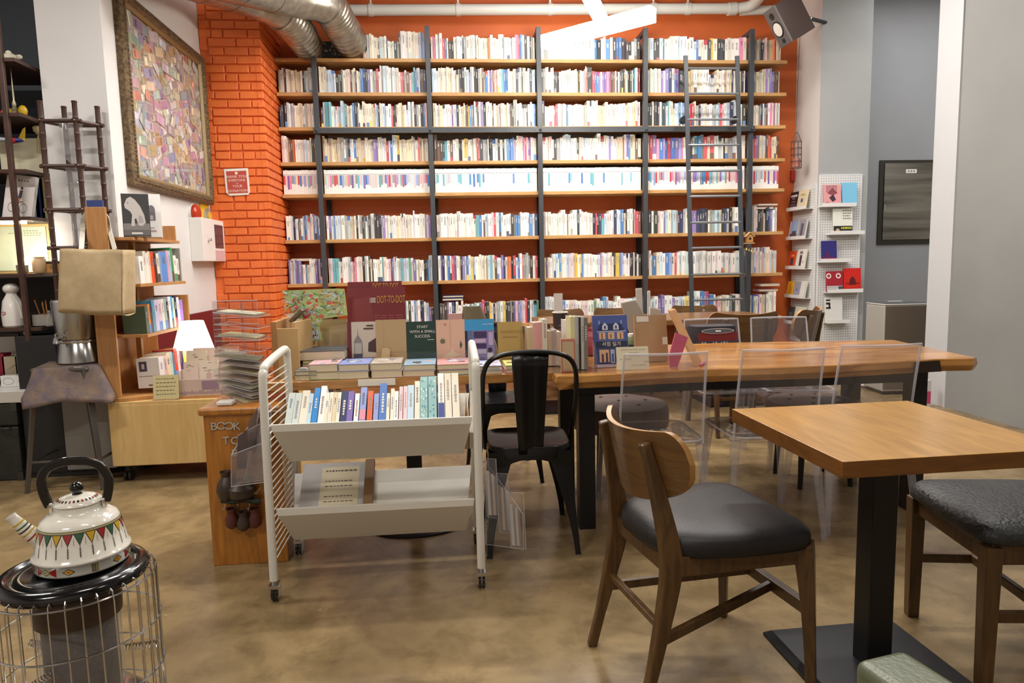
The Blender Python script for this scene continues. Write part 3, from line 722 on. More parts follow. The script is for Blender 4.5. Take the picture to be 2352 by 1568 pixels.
t = thing('brochure_holder', 'clear plastic holder hanging empty below the side pegboard ledges', 'holder', (XR-.05, 6.85, .5))
B().box(XR-.05, XR-.047, 6.7, 6.98, .42, .62).box(XR-.05, XR-.018, 6.7, 6.98, .417, .42).obj('front_panel', CLEARG, t, world=True)
B().box(XR-.02, XR-.0175, 6.7, 6.98, .417, .68).obj('back_panel', CLEARG, t, world=True)
# flush steel door in the recess
q0, q1 = at(2014, 562, y=7.09), at(2150, 367, y=7.09)
xw = q0.x+(q1.x-q0.x)*1.0+.12
t = thing('access_panel', 'mirror steel access panel set in the grey recess wall', 'panel', ((q0.x+xw)/2, 7.08, q0.z))
B().box(q0.x, xw, 7.085, 7.1, q0.z, q1.z).obj('panel_frame', mat('dark_steel_trim', '#4a4742', .25, .9), t, world=True)
MIR = mat('brushed_mirror_steel', '#a8a498', .26, 1., var='#6d6a60', vscale=1.6, stretch=(.4, 1, 6), detail=2)
B().box(q0.x+.05, xw-.03, 7.076, 7.085, q0.z+.05, q1.z-.03).obj('panel_door', MIR, t, world=True, bevel=.003)
B().box(q0.x+.055, q0.x+.065, 7.068, 7.077, q0.z+.36, q0.z+.42).obj('latch', CHROME, t, world=True)
sp = at(2093, 393, y=7.075)
B().box(sp.x-.06, sp.x+.06, 7.072, 7.076, sp.z-.02, sp.z+.02).obj('label_plate', WHITEPL, t, world=True)
bb = B()
for k in (-1, 0, 1): bb.box(sp.x+k*.03-.008, sp.x+k*.03+.008, 7.071, 7.0721, sp.z-.008, sp.z+.008)
bb.obj('label_marks', mat('print_grey', '#6a6a6c', .6), t, world=True)
# air purifier
q0, q1 = at(2003, 690, y=5.95), at(2110, 790, y=5.9)
zt = at(2060, 688, y=6.0).z
t = thing('air_purifier', 'tall grey air purifier with brown front in the recess', 'air purifier', (4.0, 5.9, 0))
M = TRS((4.0, 5.86, 0), rz=math.radians(-5))
wq, dq = .20, .16
B(M).box(-wq, wq, -dq, dq, .03, zt-.03).obj('housing', mat('purifier_silver', '#a8a59c', .45), t, world=True, bevel=.012)
B(M).box(-wq+.006, wq-.006, -dq-.006, -dq+.002, .05, zt-.035).obj('front_panel', mat('purifier_brown', '#5f5448', .4), t, world=True, bevel=.004)
B(M).prism([(-wq, -dq), (wq, -dq), (wq, dq), (-wq, dq)], zt-.03, zt-.018, 'z').obj('rim', mat('purifier_rim', '#bdbab2', .4), t, world=True, bevel=.004)
B(M).box(-wq+.015, wq-.015, -dq+.015, dq-.015, zt-.018, zt-.012).obj('outlet_grille', mat('purifier_top', '#4d5152', .5), t, world=True)
B(M).box(-.02, .1, dq-.06, dq-.03, zt-.012, zt-.009).obj('control_strip', WHITEPL, t, world=True)
B(M).box(-wq+.02, wq-.02, -dq+.02, dq-.02, 0, .03).obj('foot', BLACKST, t, world=True)
p = at(1995, 742, y=7.08)
p = at(2022, 884, z=.02)
tag(B(TRS(p)).prism([(x*.2, y*.12) for x, y in arc(0, 0, 1, 0, 2*PI, 20)[:-1]], 0, .035, 'z').obj('floor_tray', WHITEPL, smooth=False, bevel=.01), 'low white plastic tray on the floor under the far end of the big table', 'tray')
p = at(2118, 905, z=.12)
t = thing('paper_packet', 'pink and white packet standing on the floor against the pilaster', 'packet', (3.82, 5.2, 0))
B(TRS((3.82, 5.2, 0))).box(-.03, .03, -.02, .02, 0, .22).obj('box_body', mat('packet_white', '#ddd6d6', .5), t, world=True)
B(TRS((3.82, 5.2, 0))).box(-.0305, .0305, -.0205, .0205, .03, .13).obj('pink_band', mat('packet_pink', '#d0487c', .5), t, world=True)
# framed banknote collage on the left wall
PXW = XL
y0, y1 = at(292, 425, x=PXW).y, at(478, 462, x=PXW).y
z0 = at(292, 425, x=PXW).z; z1 = at(465, 140, x=PXW).z
t = thing('framed_collage', 'large ornate bronze frame holding a collage of banknotes on the white wall', 'picture', (PXW, (y0+y1)/2, z0))
fw = .085
FR = mat('bronze_frame', '#86704f', .45, .3, var='#54412e', vscale=50, bump=.9, bscale=160)
FRI = mat('bronze_inner', '#8a744e', .5, .2)
def frame_bar(name, pa, pb, inner):   # pa->pb along the outer edge, inner = direction inwards
    pa, pb, inn = Vector(pa), Vector(pb), Vector(inner)
    n = Vector((1, 0, 0)); d = (pb-pa).normalized(); L = (pb-pa).length
    prof = [(0, .0), (0, .04), (.012, .055), (.05, .06), (.065, .04), (fw, .022), (fw, .0)]
    bb = B(); A = []; C = []
    for o_, h_ in prof:
        A.append(bb.pt(pa+inn*o_+d*o_+n*h_)); C.append(bb.pt(pb+inn*o_-d*o_+n*h_))
    for k in range(len(prof)-1): bb.idx([A[k], A[k+1], C[k+1], C[k]], 1 if k >= 4 else 0)
    k = int(L/.028)
    for i in range(k):
        q = pa+d*(fw*.6+(L-fw*1.2)*(i+.5)/k)+inn*.034+n*.058
        bb.ball(q, .011, 8, 0, sc=(.8, 1, 1)); bb.ball(q+inn*.028+d*.012-n*.016, .006, 6, 1)
    bb.obj(name, [FR, FRI], t, world=True)
frame_bar('frame_side', (PXW, y0, z0), (PXW, y0, z1), (0, 1, 0)); frame_bar('frame_side', (PXW, y1, z1), (PXW, y1, z0), (0, -1, 0))
frame_bar('frame_side', (PXW, y0, z1), (PXW, y1, z1), (0, 0, -1)); frame_bar('frame_side', (PXW, y1, z0), (PXW, y0, z0), (0, 0, 1))
rr = random.Random(8); bb = B(); x_ = PXW+.008
bb.face([(x_, y0+.06, z0+.06), (x_, y1-.06, z0+.06), (x_, y1-.06, z1-.06), (x_, y0+.06, z1-.06)], 0, '#8a8272')
pal = ['#b8a890', '#c2bab0', '#a8a0a8', '#a9b4a8', '#b4b8c4', '#c0c4bc', '#9ab0a4', '#9aa08c', '#c09a80', '#b088a0', '#8890b0', '#c8a0a0', '#a8b49a', '#b4a07c', '#c88a70', '#9484a8', '#b8b0b0', '#c4b48c', '#8a9aa4', '#c8b8a0']
kk = 0; zz_ = z0+.08
cells = []
while zz_ < z1-.1:
    yy = y0+.1+rr.uniform(0, .05)
    while yy < y1-.1:
        cells.append((yy, zz_)); yy += rr.uniform(.05, .075)
    zz_ += .04
rr.shuffle(cells)
for yy, zc in cells:
    w, h = rr.choice(((.15, .07), (.14, .065), (.07, .14), (.12, .06), (.16, .075))); a_ = rr.gauss(0, .3); c = tint(rr.choice(pal), rr, .1); kk += 1
    ca, sa = math.cos(a_), math.sin(a_); xo = x_+.001+kk*.0000135
    def pq(py, pz, dx=0): return (xo+dx, min(max(yy+py*ca-pz*sa, y0+.07), y1-.07), min(max(zc+py*sa+pz*ca, z0+.07), z1-.07))
    bb.face([pq(-w/2, -h/2), pq(w/2, -h/2), pq(w/2, h/2), pq(-w/2, h/2)], 0, rr.choice(['#b9b0a0', '#a69e90', '#958c7e']))
    bb.face([pq(-w*.44, -h*.42, 4e-6), pq(w*.44, -h*.42, 4e-6), pq(w*.44, h*.42, 4e-6), pq(-w*.44, h*.42, 4e-6)], 0, c)
    e = rr.choice((-.2, .2)); bb.face([pq(w*(e-.1), -h*.32, 8e-6), pq(w*(e+.1), -h*.32, 8e-6), pq(w*(e+.1), h*.32, 8e-6), pq(w*(e-.1), h*.32, 8e-6)], 0, tint(c, rr, .25))
bb.obj('banknote_collage', MATTEC, t, world=True)
B().box(PXW+.019, PXW+.021, y0+.07, y1-.07, z0+.07, z1-.07).obj('glass_pane', acrylic('picture_glass', '#ffffff', 1.25), t, world=True)
# fire alarm box
yA, yB = at(437, 560, x=XL).y, at(492, 560, x=XL).y
zA, zB = at(437, 600, x=XL).z, at(437, 500, x=XL).z
t = thing('alarm_box', 'white fire alarm box with red lamp on the wall by the brick pillar', 'alarm', (XL, (yA+yB)/2, zA))
ym = yB-.02
B().box(XL, XL+.1, yA, ym, zA, zB).obj('housing', WHITEPL, t, world=True, bevel=.004)
B().box(XL+.1, XL+.104, yA+(ym-yA)*.52, ym-.06, zA+.11, zB-.04).obj('display', mat('dark_display', '#4a4048', .25), t, world=True)
B().box(XL+.1, XL+.103, yA+(ym-yA)*.5, ym-.04, zA+.01, zA+.09).obj('notice', mat('pink_notice', '#cfaab0', .6), t, world=True)
B().tube([(XL+.1, yA+.12, (zA+zB)/2), (XL+.125, yA+.12, (zA+zB)/2)], .012, 10).obj('lock', CHROME, t, world=True, smooth=True)
# second small box on the pillar face beside it
p0, p1 = at(481, 597, y=6.3), at(507, 524, y=6.3)
t2 = thing('alarm_box', 'narrow white box with a dark window on the brick pillar edge', 'alarm', (p0.x, 6.3, p0.z))
B().box(XL+.002, p1.x, 6.215, 6.3, p0.z, p1.z).obj('housing', WHITEPL, t2, world=True, bevel=.004)
B().box(XL+.03, p1.x-.018, 6.211, 6.215, p1.z-.15, p1.z-.04).obj('display', mat('dark_display', '#4a4048', .25), t2, world=True)
B().box(XL+.02, p1.x-.01, 6.212, 6.215, p0.z+.02, p0.z+.13).obj('notice', mat('pink_notice', '#cfaab0', .6), t2, world=True)
p = at(451, 489, x=XL+.04)
t = thing('alarm_light', 'round red alarm light above the white alarm box', 'light', (XL, p.y, p.z))
B().ball((XL+.035, p.y, p.z), .07, 20, sc=(.55, 1, 1)).obj('lens', mat('red_lens', '#b03418', .25), t, world=True, smooth=True)
B().tube([(XL, p.y, p.z), (XL+.02, p.y, p.z)], .075, 20).obj('base', WHITEPL, t, world=True, smooth=True)
p = at(470, 490, x=XL+.01)
t = thing('alarm_bell', 'yellow plate with a round grey bell beside the red alarm light', 'bell', (XL, p.y, p.z))
B().box(XL, XL+.012, p.y-.09, p.y+.1, p.z-.07, p.z+.1).obj('plate', mat('yellow_plate', '#dcae20', .5), t, world=True)
B().tube([(XL+.012, p.y+.03, p.z-.02), (XL+.04, p.y+.03, p.z-.02)], .062, 20).obj('bell_dome', mat('bell_grey', '#b8b8b4', .35, .6), t, world=True, smooth=True)
B().tube([(XL+.04, p.y+.03, p.z-.02), (XL+.044, p.y+.03, p.z-.02)], .034, 20).obj('bell_centre', mat('yellow_plate', '#dcae20', .5), t, world=True)
# sign on the bricks
c = at(545, 418, y=6.29); a, d_ = at(516, 388, y=6.29), at(575, 449, y=6.29)
w, h = (d_.x-a.x), (a.z-d_.z)
t = thing('wall_sign', 'small red and white thank-you sign taped to the orange brick pillar', 'sign', c)
M = Matrix.Translation((c.x, 6.285, c.z)) @ Matrix.Rotation(-.03, 4, 'Y')
B(M).prism([(-w/2, h/2), (-w/2, -h*.38), (-w*.36, -h/2), (w*.42, -h*.49), (w/2, -h*.4), (w/2, h/2)], 0, .004, 'y').obj('paper', PAPERW, t, world=True)
B(M).box(-w*.42, w*.42, -.001, 0, -h*.42, h*.41).obj('red_field', mat('sign_red', '#b8483c', .6), t, world=True)
INK = mat('sign_ink', '#ecd9c8', .6)
for s_, zz_, sz in (('HANK YOU', .2, .032), ('EVERYONE', .06, .029), ('FOR', -.055, .012), ('YOUR', -.16, .03), ('DONATION', -.33, .03)):
    text('lettering', s_, sz, INK, t, M @ frame_from(Vector((0, -.002, zz_*h)), (1, 0, 0), (0, 0, 1)))
disc(B(), M @ Matrix.Translation((0, 0, h*.33)), .012, 0, -.001, -.002).obj('crest', INK, t, world=True)
# ================================================================== furniture
def face_dir(fx, fy): return math.atan2(-fx, fy)
# ---- wooden chair with curved plywood back (local: +y is the front)
def wood_chair(name, label, loc, rz, seat_mt, cat='chair', group=None):
    t = thing(name, label, cat, loc, rz, group)
    for s in (-1, 1):
        P = smooth_path([(s*.186, -.288, 0), (s*.179, -.238, .2), (s*.172, -.2, .38), (s*.168, -.204, .47), (s*.152, -.232, .62), (s*.138, -.262, .745)], 5)
        n = len(P); sq = []
        for i in range(n):
            z = P[i].z; wz = .026+.004*(1-abs(z-.4)/.4); d = .03+.034*max(0, 1-abs(z-.41)/.3)
            sq.append((wz, d))
        B().tube(P, .02, sq=sq).obj('rear_leg', WALNUT, t, bevel=.005, seg=2)
        Q = smooth_path([(s*.226, .215, 0), (s*.216, .205, .25), (s*.206, .196, .40), (s*.204, .19, .435)], 4)
        B().tube(Q, .02, sq=[(.026+.02*(q.z/.43)**2, .028+.028*(q.z/.43)**2) for q in Q]).obj('front_leg', WALNUT, t, bevel=.005)
        B().tube([(s*.17, -.2, .405), (s*.203, .19, .405)], .02, sq=(.02, .055)).obj('side_rail', WALNUT, t, bevel=.002)
        B().tube([(s*.172, -.226, .2), (s*.055, .203, .245)], .02, sq=(.018, .026)).obj('stretcher', WALNUT, t, bevel=.002)
    B().tube([(-.2, .195, .398), (.2, .195, .398)], .02, sq=(.02, .05)).obj('front_rail', WALNUT, t, bevel=.002)
    B().tube([(-.17, -.2, .405), (.17, -.2, .405)], .02, sq=(.02, .05)).obj('back_rail', WALNUT, t, bevel=.002)
    B().tube([(-.212, .205, .245), (.212, .205, .245)], .02, sq=(.026, .035)).obj('front_stretcher', WALNUT, t, bevel=.002)
    B().tube([(-.172, -.226, .235), (.172, -.226, .235)], .02, sq=(.018, .02)).obj('rear_stretcher', WALNUT, t, bevel=.002)
    # seat pad
    def outline(sc, n=48):
        o = []
        for k in range(n):
            a = 2*PI*k/n; c, s = math.cos(a), math.sin(a)
            e = .34; x = math.copysign(abs(c)**e, c); y = math.copysign(abs(s)**e, s)
            w = .246-.042*(1-(y+1)/2)**1.2
            if y < 0: x *= (1-.35*abs(y)**3)
            o.append((x*w*sc, y*.23*sc+.002))
        return o
    bb = B(); rings = []
    for sc, z in ((.93, .424), (.985, .428), (1.0, .442), (1.0, .458), (.985, .472), (.93, .484), (.8, .492), (.5, .496), (.2, .496)):
        rings.append([bb.pt((x, y, z)) for x, y in outline(sc)])
    for a, c in zip(rings, rings[1:]):
        for k in range(48): bb.idx([a[k], a[(k+1) % 48], c[(k+1) % 48], c[k]])
    bb.idx(rings[0][::-1]); bb.idx(rings[-1])
    bb.obj('seat_pad', seat_mt, t, smooth=True, angle=60)
    # curved plywood backrest
    hw = .229; N = 36; bb = B(); F, K = [], []
    def prof(x):
        u = abs(x)/hw
        zt = .768+.014*min(1, (u/.8))**2
        if u > .80: zt = .70+(.782-.70)*math.sqrt(max(0, 1-((u-.80)/.20)**2))
        zb = .70-.138*math.sqrt(max(0, 1-u*u))**.8
        return zb, max(zt, zb+.001)
    M_ = 8
    for i in range(N+1):
        x = -hw+2*hw*i/N; x = math.copysign(hw*(1-(1-abs(x)/hw)**1.3), x)
        zb, zt = prof(x); cf, ck = [], []
        for j in range(M_+1):
            z = zb+(zt-zb)*j/M_; y = -.272+.095*(x/hw)**2-.2*(z-.70)
            cf.append(bb.pt((x, y+.016, z))); ck.append(bb.pt((x, y, z)))
        F.append(cf); K.append(ck)
    for i in range(N):
        for j in range(M_):
            bb.idx([F[i][j], F[i][j+1], F[i+1][j+1], F[i+1][j]]); bb.idx([K[i][j], K[i+1][j], K[i+1][j+1], K[i][j+1]])
        bb.idx([F[i][M_], K[i][M_], K[i+1][M_], F[i+1][M_]], 1); bb.idx([F[i][0], F[i+1][0], K[i+1][0], K[i][0]], 1)
    for i in (0, N):
        for j in range(M_): bb.idx([F[i][j], K[i][j], K[i][j+1], F[i][j+1]], 1)
    bb.obj('backrest', [WALNUTH, PLYEDGE], t, smooth=True, angle=50)
    return t
ch = wood_chair('dining_chair', 'walnut chair with curved plywood back and dark leather seat beside the square table', (.745, 1.955, 0), face_dir(.978, .17), LEATHER)
# rear chairs of the same kind
def rear_chair(label, loc, f):
    return copy_thing(ch, label, loc, face_dir(*f), 'wooden chairs around the rear table')
rear_chair('wooden chair behind the rear table, half hidden by a white book', (1.06, 6.35, 0), (-.05, -1))
rear_chair('wooden chair behind the rear table, just over the blue house book', (1.62, 6.38, 0), (0, -1))
rear_chair('wooden chair with a shiny back behind the rear table, below the ladder', (2.38, 6.4, 0), (-.08, -1))
rear_chair('wooden chair on the near side of the rear table, broad back to the clear chairs', (at(1722, 750, y=4.55).x, 4.84, 0), (.05, 1)).scale = (1.1, 1.1, 1.1)
rear_chair('wooden chair turned sideways before the front pegboard', (at(1880, 740, y=4.75).x-.22, 4.95, 0), (-.74, .67)).scale = (1.1, 1.1, 1.1)
# ---- right chair, grey seat
t = thing('dining_chair', 'wooden chair with charcoal vinyl seat and straight legs beyond the square table', 'chair', (1.70, 1.90, 0), face_dir(-.985, .165))
for sx in (-1, 1):
    B().tube([(sx*.205, .185, 0), (sx*.205, .185, .42)], .02, sq=((.036, .036), (.046, .046))).obj('front_leg', WALNUT, t, bevel=.004)
    B().tube(smooth_path([(sx*.19, -.23, 0), (sx*.19, -.19, .42), (sx*.18, -.25, .8)], 4), .02, sq=(.03, .042)).obj('rear_leg', WALNUT, t, bevel=.004)
    B().tube([(sx*.2, .185, .21), (sx*.19, -.21, .21)], .02, sq=(.02, .032)).obj('stretcher', WALNUT, t, bevel=.003)
    B().tube([(sx*.2, .185, .395), (sx*.19, -.19, .395)], .02, sq=(.022, .06)).obj('side_rail', WALNUT, t, bevel=.003)
B().tube([(-.2, .18, .395), (.2, .18, .395)], .02, sq=(.022, .06)).obj('front_rail', WALNUT, t, bevel=.003)
B().tube([(-.19, -.19, .395), (.19, -.19, .395)], .02, sq=(.022, .06)).obj('back_rail', WALNUT, t, bevel=.003)
B().tube([(-.19, .0, .21), (.19, .0, .21)], .02, sq=(.02, .03)).obj('cross_stretcher', WALNUT, t, bevel=.003)
B().box(-.2, .2, -.245, -.225, .62, .8).obj('backrest', WALNUTH, t, bevel=.006)
bb = B(); rings = []
for sc, z in ((.96, .425), (1.0, .432), (1.0, .446), (.98, .462), (.92, .476), (.75, .486), (.4, .492), (.1, .493)):
    ring = []
    for k in range(48):
        a = 2*PI*k/48; c, s = math.cos(a), math.sin(a); e = .3
        ring.append(bb.pt((math.copysign(abs(c)**e, c)*.236*sc, math.copysign(abs(s)**e, s)*.222*sc, z)))
    rings.append(ring)
for a, c in zip(rings, rings[1:]):
    for k in range(48): bb.idx([a[k], a[(k+1) % 48], c[(k+1) % 48], c[k]])
bb.idx(rings[-1]); bb.idx(rings[0][::-1])
bb.obj('seat_pad', GREYFAB, t, smooth=True, angle=60)
# ---- square table
ZT = .74
pL, pF, pB = at(1686.8, 940.4, z=ZT), at(1943.2, 1062.3, z=ZT), at(2078.4, 918.7, z=ZT)
cen = (pF+pB)/2; ang = math.atan2((pL-pF).y, (pL-pF).x)-PI/2
t = thing('square_table', 'square oak-topped pedestal table with black square base', 'table', (cen.x, cen.y, 0), ang)
hs = .309
B().box(-hs, hs, -hs, hs, ZT-.042, ZT, 0, None, [1, 0, 1, 1, 1, 1]).obj('tabletop', [OAK, OAKEDGE], t, bevel=.0012)
B().box(-.038, .038, -.038, .038, .02, ZT-.05).obj('column', BLACKST, t, bevel=.004)
B().prism([(-.228, -.228), (.228, -.228), (.228, .228), (-.228, .228)], 0, .008, 'z').hexa([(-.228, -.228, .008), (.228, -.228, .008), (.228, .228, .008), (-.228, .228, .008), (-.208, -.208, .024), (.208, -.208, .024), (.208, .208, .024), (-.208, .208, .024)]).obj('base_plate', BLACKST, t, bevel=.001)
B().box(-.16, .16, -.16, .16, ZT-.05, ZT-.042).obj('top_plate', BLACKST, t)
# ---- green leather bench arm at the very front
zg = .56
pts = [at(u, v, z=zg) for u, v in ((1940, 1545), (1962, 1514), (2078, 1487), (2098, 1491), (2170, 1580))]
c = (pts[1]+pts[2])/2
d1 = (pts[2]-pts[1]).normalized(); ag = math.atan2(d1.y, d1.x); wg = (pts[2]-pts[1]).length
t = thing('bench_seat', 'green leather upholstered bench corner in front of the square table base', 'bench', (c.x, c.y, 0), ag)
B().box(-wg/2+.006, wg/2-.004, -.7, -.004, .06, zg-.03).obj('seat_block', GREENL, t, bevel=.03, seg=4, smooth=True)
B().box(-wg/2, wg/2, -.7, .004, zg-.055, zg).obj('top_cushion', GREENL, t, bevel=.018, seg=5, smooth=True)
for sx in (-1, 1):
    B().box(sx*.05-.015, sx*.05+.015, -.05, -.02, 0, .07).obj('leg', BLACKST, t)
# ---- big slab table
ZB = .75
fr = [at(u, v, z=ZB) for u, v in ((1278, 865), (1320, 862.5), (1420, 858), (1526, 852), (1664, 846.5), (1768, 843.5), (1871, 840), (1926, 838), (2000, 834), (2096, 828), (2145, 824.5), (2200, 823.5), (2236, 823))]
en = [at(u, v, z=ZB) for u, v in ((2244, 820.5), (2200, 812), (2140, 799), (2078, 785.5), (2052, 780))]
bk = [at(u, v, z=ZB) for u, v in ((1990, 781), (1900, 783), (1800, 784), (1700, 786), (1600, 789))]
bk.append(Vector((fr[0].x+.02, bk[-1].y+.02, ZB)))
poly = [(p.x, p.y) for p in fr+en+bk]
t = thing('slab_table', 'long live-edge slab table on a black steel frame', 'table', (1.5, 3.35, 0))
cx, cy = 1.5, 3.35
bb = B(); n = len(poly); lv = []
for sc, z in ((.0, ZB), (-.008, ZB-.004), (.004, ZB-.03), (-.012, ZB-.058)):
    ring = []
    for k in range(n):
        p = Vector(poly[k]); a = Vector(poly[k-1]); c_ = Vector(poly[(k+1) % n]); d = (c_-a).normalized(); nn = Vector((d.y, -d.x))
        off = {0: -.006, 1: 0}.get(len(lv), sc)
        q = p+nn*(-.006 if len(lv) == 0 else sc+.006 if len(lv) == 1 else sc)
        ring.append(bb.pt((q.x, q.y, z)))
    lv.append(ring)
bb.idx(lv[0]); bb.idx(lv[-1][::-1])
for a, c_ in zip(lv, lv[1:]):
    for k in range(n): bb.idx([c_[k], c_[(k+1) % n], a[(k+1) % n], a[k]])
bb.obj('tabletop', SLAB, t, world=True)
# dark bark inclusion on the front edge
q0, q1 = fr[9]+Vector((.0, -.0075, 0)), fr[10]+Vector((.035, -.0075, 0))
bb = B(); bb.face([(q0.x, q0.y-.001, ZB-.056), (q1.x, q1.y-.001, ZB-.057), (q1.x-.012, q1.y-.001, ZB-.006), (q0.x+.004, q0.y-.001, ZB-.006)])
bb.face([(q0.x+.004, q0.y-.001, ZB-.006), (q1.x-.012, q1.y-.001, ZB-.006), (q1.x-.02, q1.y+.012, ZB+.0006), (q0.x+.012, q0.y+.012, ZB+.0006)]) if False else None
bb.obj('bark_inclusion', mat('bark', '#2c1a12', .6), t, world=True)
XA, XC, YA, YC = .615, 2.215, 3.09, 3.62
for x in (XA, XC):
    for y in (YA, YC):
        B().box(x-.037, x+.037, y-.037, y+.037, 0, ZB-.12).obj('leg', BLACKST, t, world=True, bevel=.002)
    B().box(x-.037, x+.037, YA-.037, YC+.037, ZB-.12, ZB-.06).obj('end_beam', BLACKST, t, world=True, bevel=.002)
for y in (YA, YC):
    B().box(XA+.037, XC-.037, y-.037, y+.037, ZB-.12, ZB-.06).obj('long_beam', BLACKST, t, world=True, bevel=.002)
# ---- display table carrying the books, pedestal with round foot
q0, q1 = at(655, 878, z=ZB), at(1276, 858.5, z=ZB)
t = thing('display_table', 'narrow wooden display table covered with books, on a round black foot', 'table', (-.18, 3.3, 0))
B().box(-.79, q1.x-.004, 2.985, 3.66, ZB-.04, ZB).obj('tabletop', SLAB, t, world=True, bevel=.004)
B().box(-.215, -.145, 3.265, 3.335, .02, ZB-.05).obj('column', BLACKST, t, world=True)
B().lathe([(.26, 0), (.26, .008), (.24, .018), (.06, .028), (.001, .028)], (-.18, 3.32), 40).obj('base', BLACKST, t, world=True, smooth=True)
B().box(-.4, .04, 3.1, 3.5, ZB-.05, ZB-.04).obj('top_plate', BLACKST, t, world=True)
B().box(at(822, 876, y=2.98).x, at(908, 876, y=2.98).x, 2.981, 2.984, ZB-.03, ZB-.001).obj('price_strip', PAPERW, t, world=True)
# ---- book trolley
LX, RX = -.668, .098; YF_, YR_ = 2.535, 2.945
pt_ = thing('book_trolley', 'white metal book trolley on castors with two tilted troughs', 'trolley', ((LX+RX)/2, 2.74, 0))
zt = at(620, 872, y=YF_).z; zr2 = at(668, 840, y=YR_).z+.02
for sx, x in (('', LX), ('', RX)):
    s_ = -1 if x == LX else 1
    P = smooth_path([(x+.0, YF_-.005, .085), (x+.0, YF_, .45), (x, YF_+.01, zt-.02), (x, YF_+.03, zt+.022), (x, YF_+.07, zt+.045), (x, YR_-.06, zr2+.055), (x, YR_-.015, zr2+.04), (x, YR_, zr2), (x, YR_, .45), (x, YR_+.005, .085)], 6)
    fo = B().tube(P, .0155, 14).obj('side_frame', WHITEMET, pt_, smooth=True, world=True)
    bb = B()
    for k in range(27):
        z = .145+k*.0265
        if z < zt+.01: bb.tube([(x, YF_+.003, z), (x, YR_+.0, z)], .0026, 6)
    bb.obj('wire_grid', WHITEMET, pt_, smooth=True, world=True)
TH = .008
def trough(zl, zbot, zback, yl, ybm, yb):
    """front lip at (yl, zl), fold at (ybm, zbot), back edge at (yb, zback)"""
    x0, x1 = LX+.018, RX-.018
    b_ = B()
    F = [(yl, zl-.026), (yl, zl), (yl+.012, zl), (yl+.012, zl-.02), (ybm, zbot+.008), (yb, zback), (yb+.006, zback), (ybm+.003, zbot-.004), (ybm-.004, zbot-.004)]
    i_ = lambda z: .034*min(1, max(0, (zl-z)/(zl-zbot)))
    A_ = [b_.pt((x0+(i_(z) if y < ybm+.01 else .034*(yb-y)/(yb-ybm)), y, z)) for y, z in F]; C_ = [b_.pt((x1-(i_(z) if y < ybm+.01 else .034*(yb-y)/(yb-ybm)), y, z)) for y, z in F]
    for k in range(len(F)): b_.idx([A_[k], C_[k], C_[(k+1) % len(F)], A_[(k+1) % len(F)]])
    b_.idx(A_); b_.idx(C_[::-1])
    return b_.obj('trough', WHITEMET, pt_, world=True, bevel=.0015)
zl1 = at(860, 966, y=2.545).z; zb1 = at(860, 1048, y=2.66).z
zl2 = at(870, 1157, y=2.545).z; zb2 = at(870, 1226, y=2.66).z; zk2 = at(900, 1080, y=2.86).z
trough(zl1, zb1, zb1+(zk2-zb2), 2.545, 2.66, 2.875); trough(zl2, zb2, zk2, 2.545, 2.66, 2.875)
for x in (LX, RX):
    for y in (YF_-.005, YR_+.005):
        c_ = B().cyl((x, y, 0), .009, .07, .095, 12).prism([(x-.016, y-.02), (x+.016, y-.02), (x+.016, y+.03), (x-.016, y+.03)], .058, .072, 'z').box(x-.017, x-.013, y-.005, y+.035, .02, .06).box(x+.013, x+.017, y-.005, y+.035, .02, .06).obj('caster', CHROME, pt_, world=True, smooth=True)
        wh = B().tube([(x-.012, y+.018, .031), (x-.003, y+.018, .031)], .031, 20).tube([(x+.003, y+.018, .031), (x+.012, y+.018, .031)], .031, 20).obj('wheel', BLACKGL, None, smooth=True)
        wh.parent = c_; iv = parent_matrix(c_).inverted(); wh.data.transform(iv)
# books in the upper trough, leaning back
TB = [('S', 652, 668, 907, 'pale green lettered'), ('S', 668, 684, 907, 'second pale green lettered'), ('C', 684, 702, 902, 'wide cream'), ('L', 702, 712, 908, 'light blue'), ('B', 712, 726, 897, 'sky blue'), ('W', 727, 741, 893, 'white green-footed'), ('C', 741, 750, 906, 'cream'),
      ('C', 750, 760, 905, 'plain cream'), ('D', 760, 769, 905, 'buff'), ('C', 769, 778, 905, 'ivory'), ('N', 779, 794, 902, 'dark violet'), ('V', 794, 808, 903, 'violet patterned'), ('W', 811, 822, 907, 'white red-lettered'), ('U', 823, 838, 895, 'blue and pink shaded'),
      ('O', 841, 854, 902, 'orange'), ('U', 856, 868, 907, 'lilac blue'), ('B', 868, 885, 887, 'cobalt blue'), ('C', 886, 894, 906, 'thin cream'), ('C', 895, 904, 897, 'cream lettered'), ('W', 904, 914, 902, 'off-white'), ('P', 915, 924, 893, 'first pink'), ('P', 925, 935, 892, 'second pink'),
      ('L', 935, 950, 890, 'pale blue lettered'), ('C', 951, 964, 882, 'cream yellow'), ('T', 964, 982, 873, 'teal patterned'), ('T', 983, 1003, 872, 'second teal patterned'), ('W', 1006, 1021, 866, 'white blue-footed'), ('C', 1022, 1038, 866, 'tall cream'), ('C', 1039, 1056, 865, 'tall ivory')]
slope = math.atan2(.875-.66+.0, 1) if False else math.atan2(2.875-2.66, zk2-zb2)
TRX = []
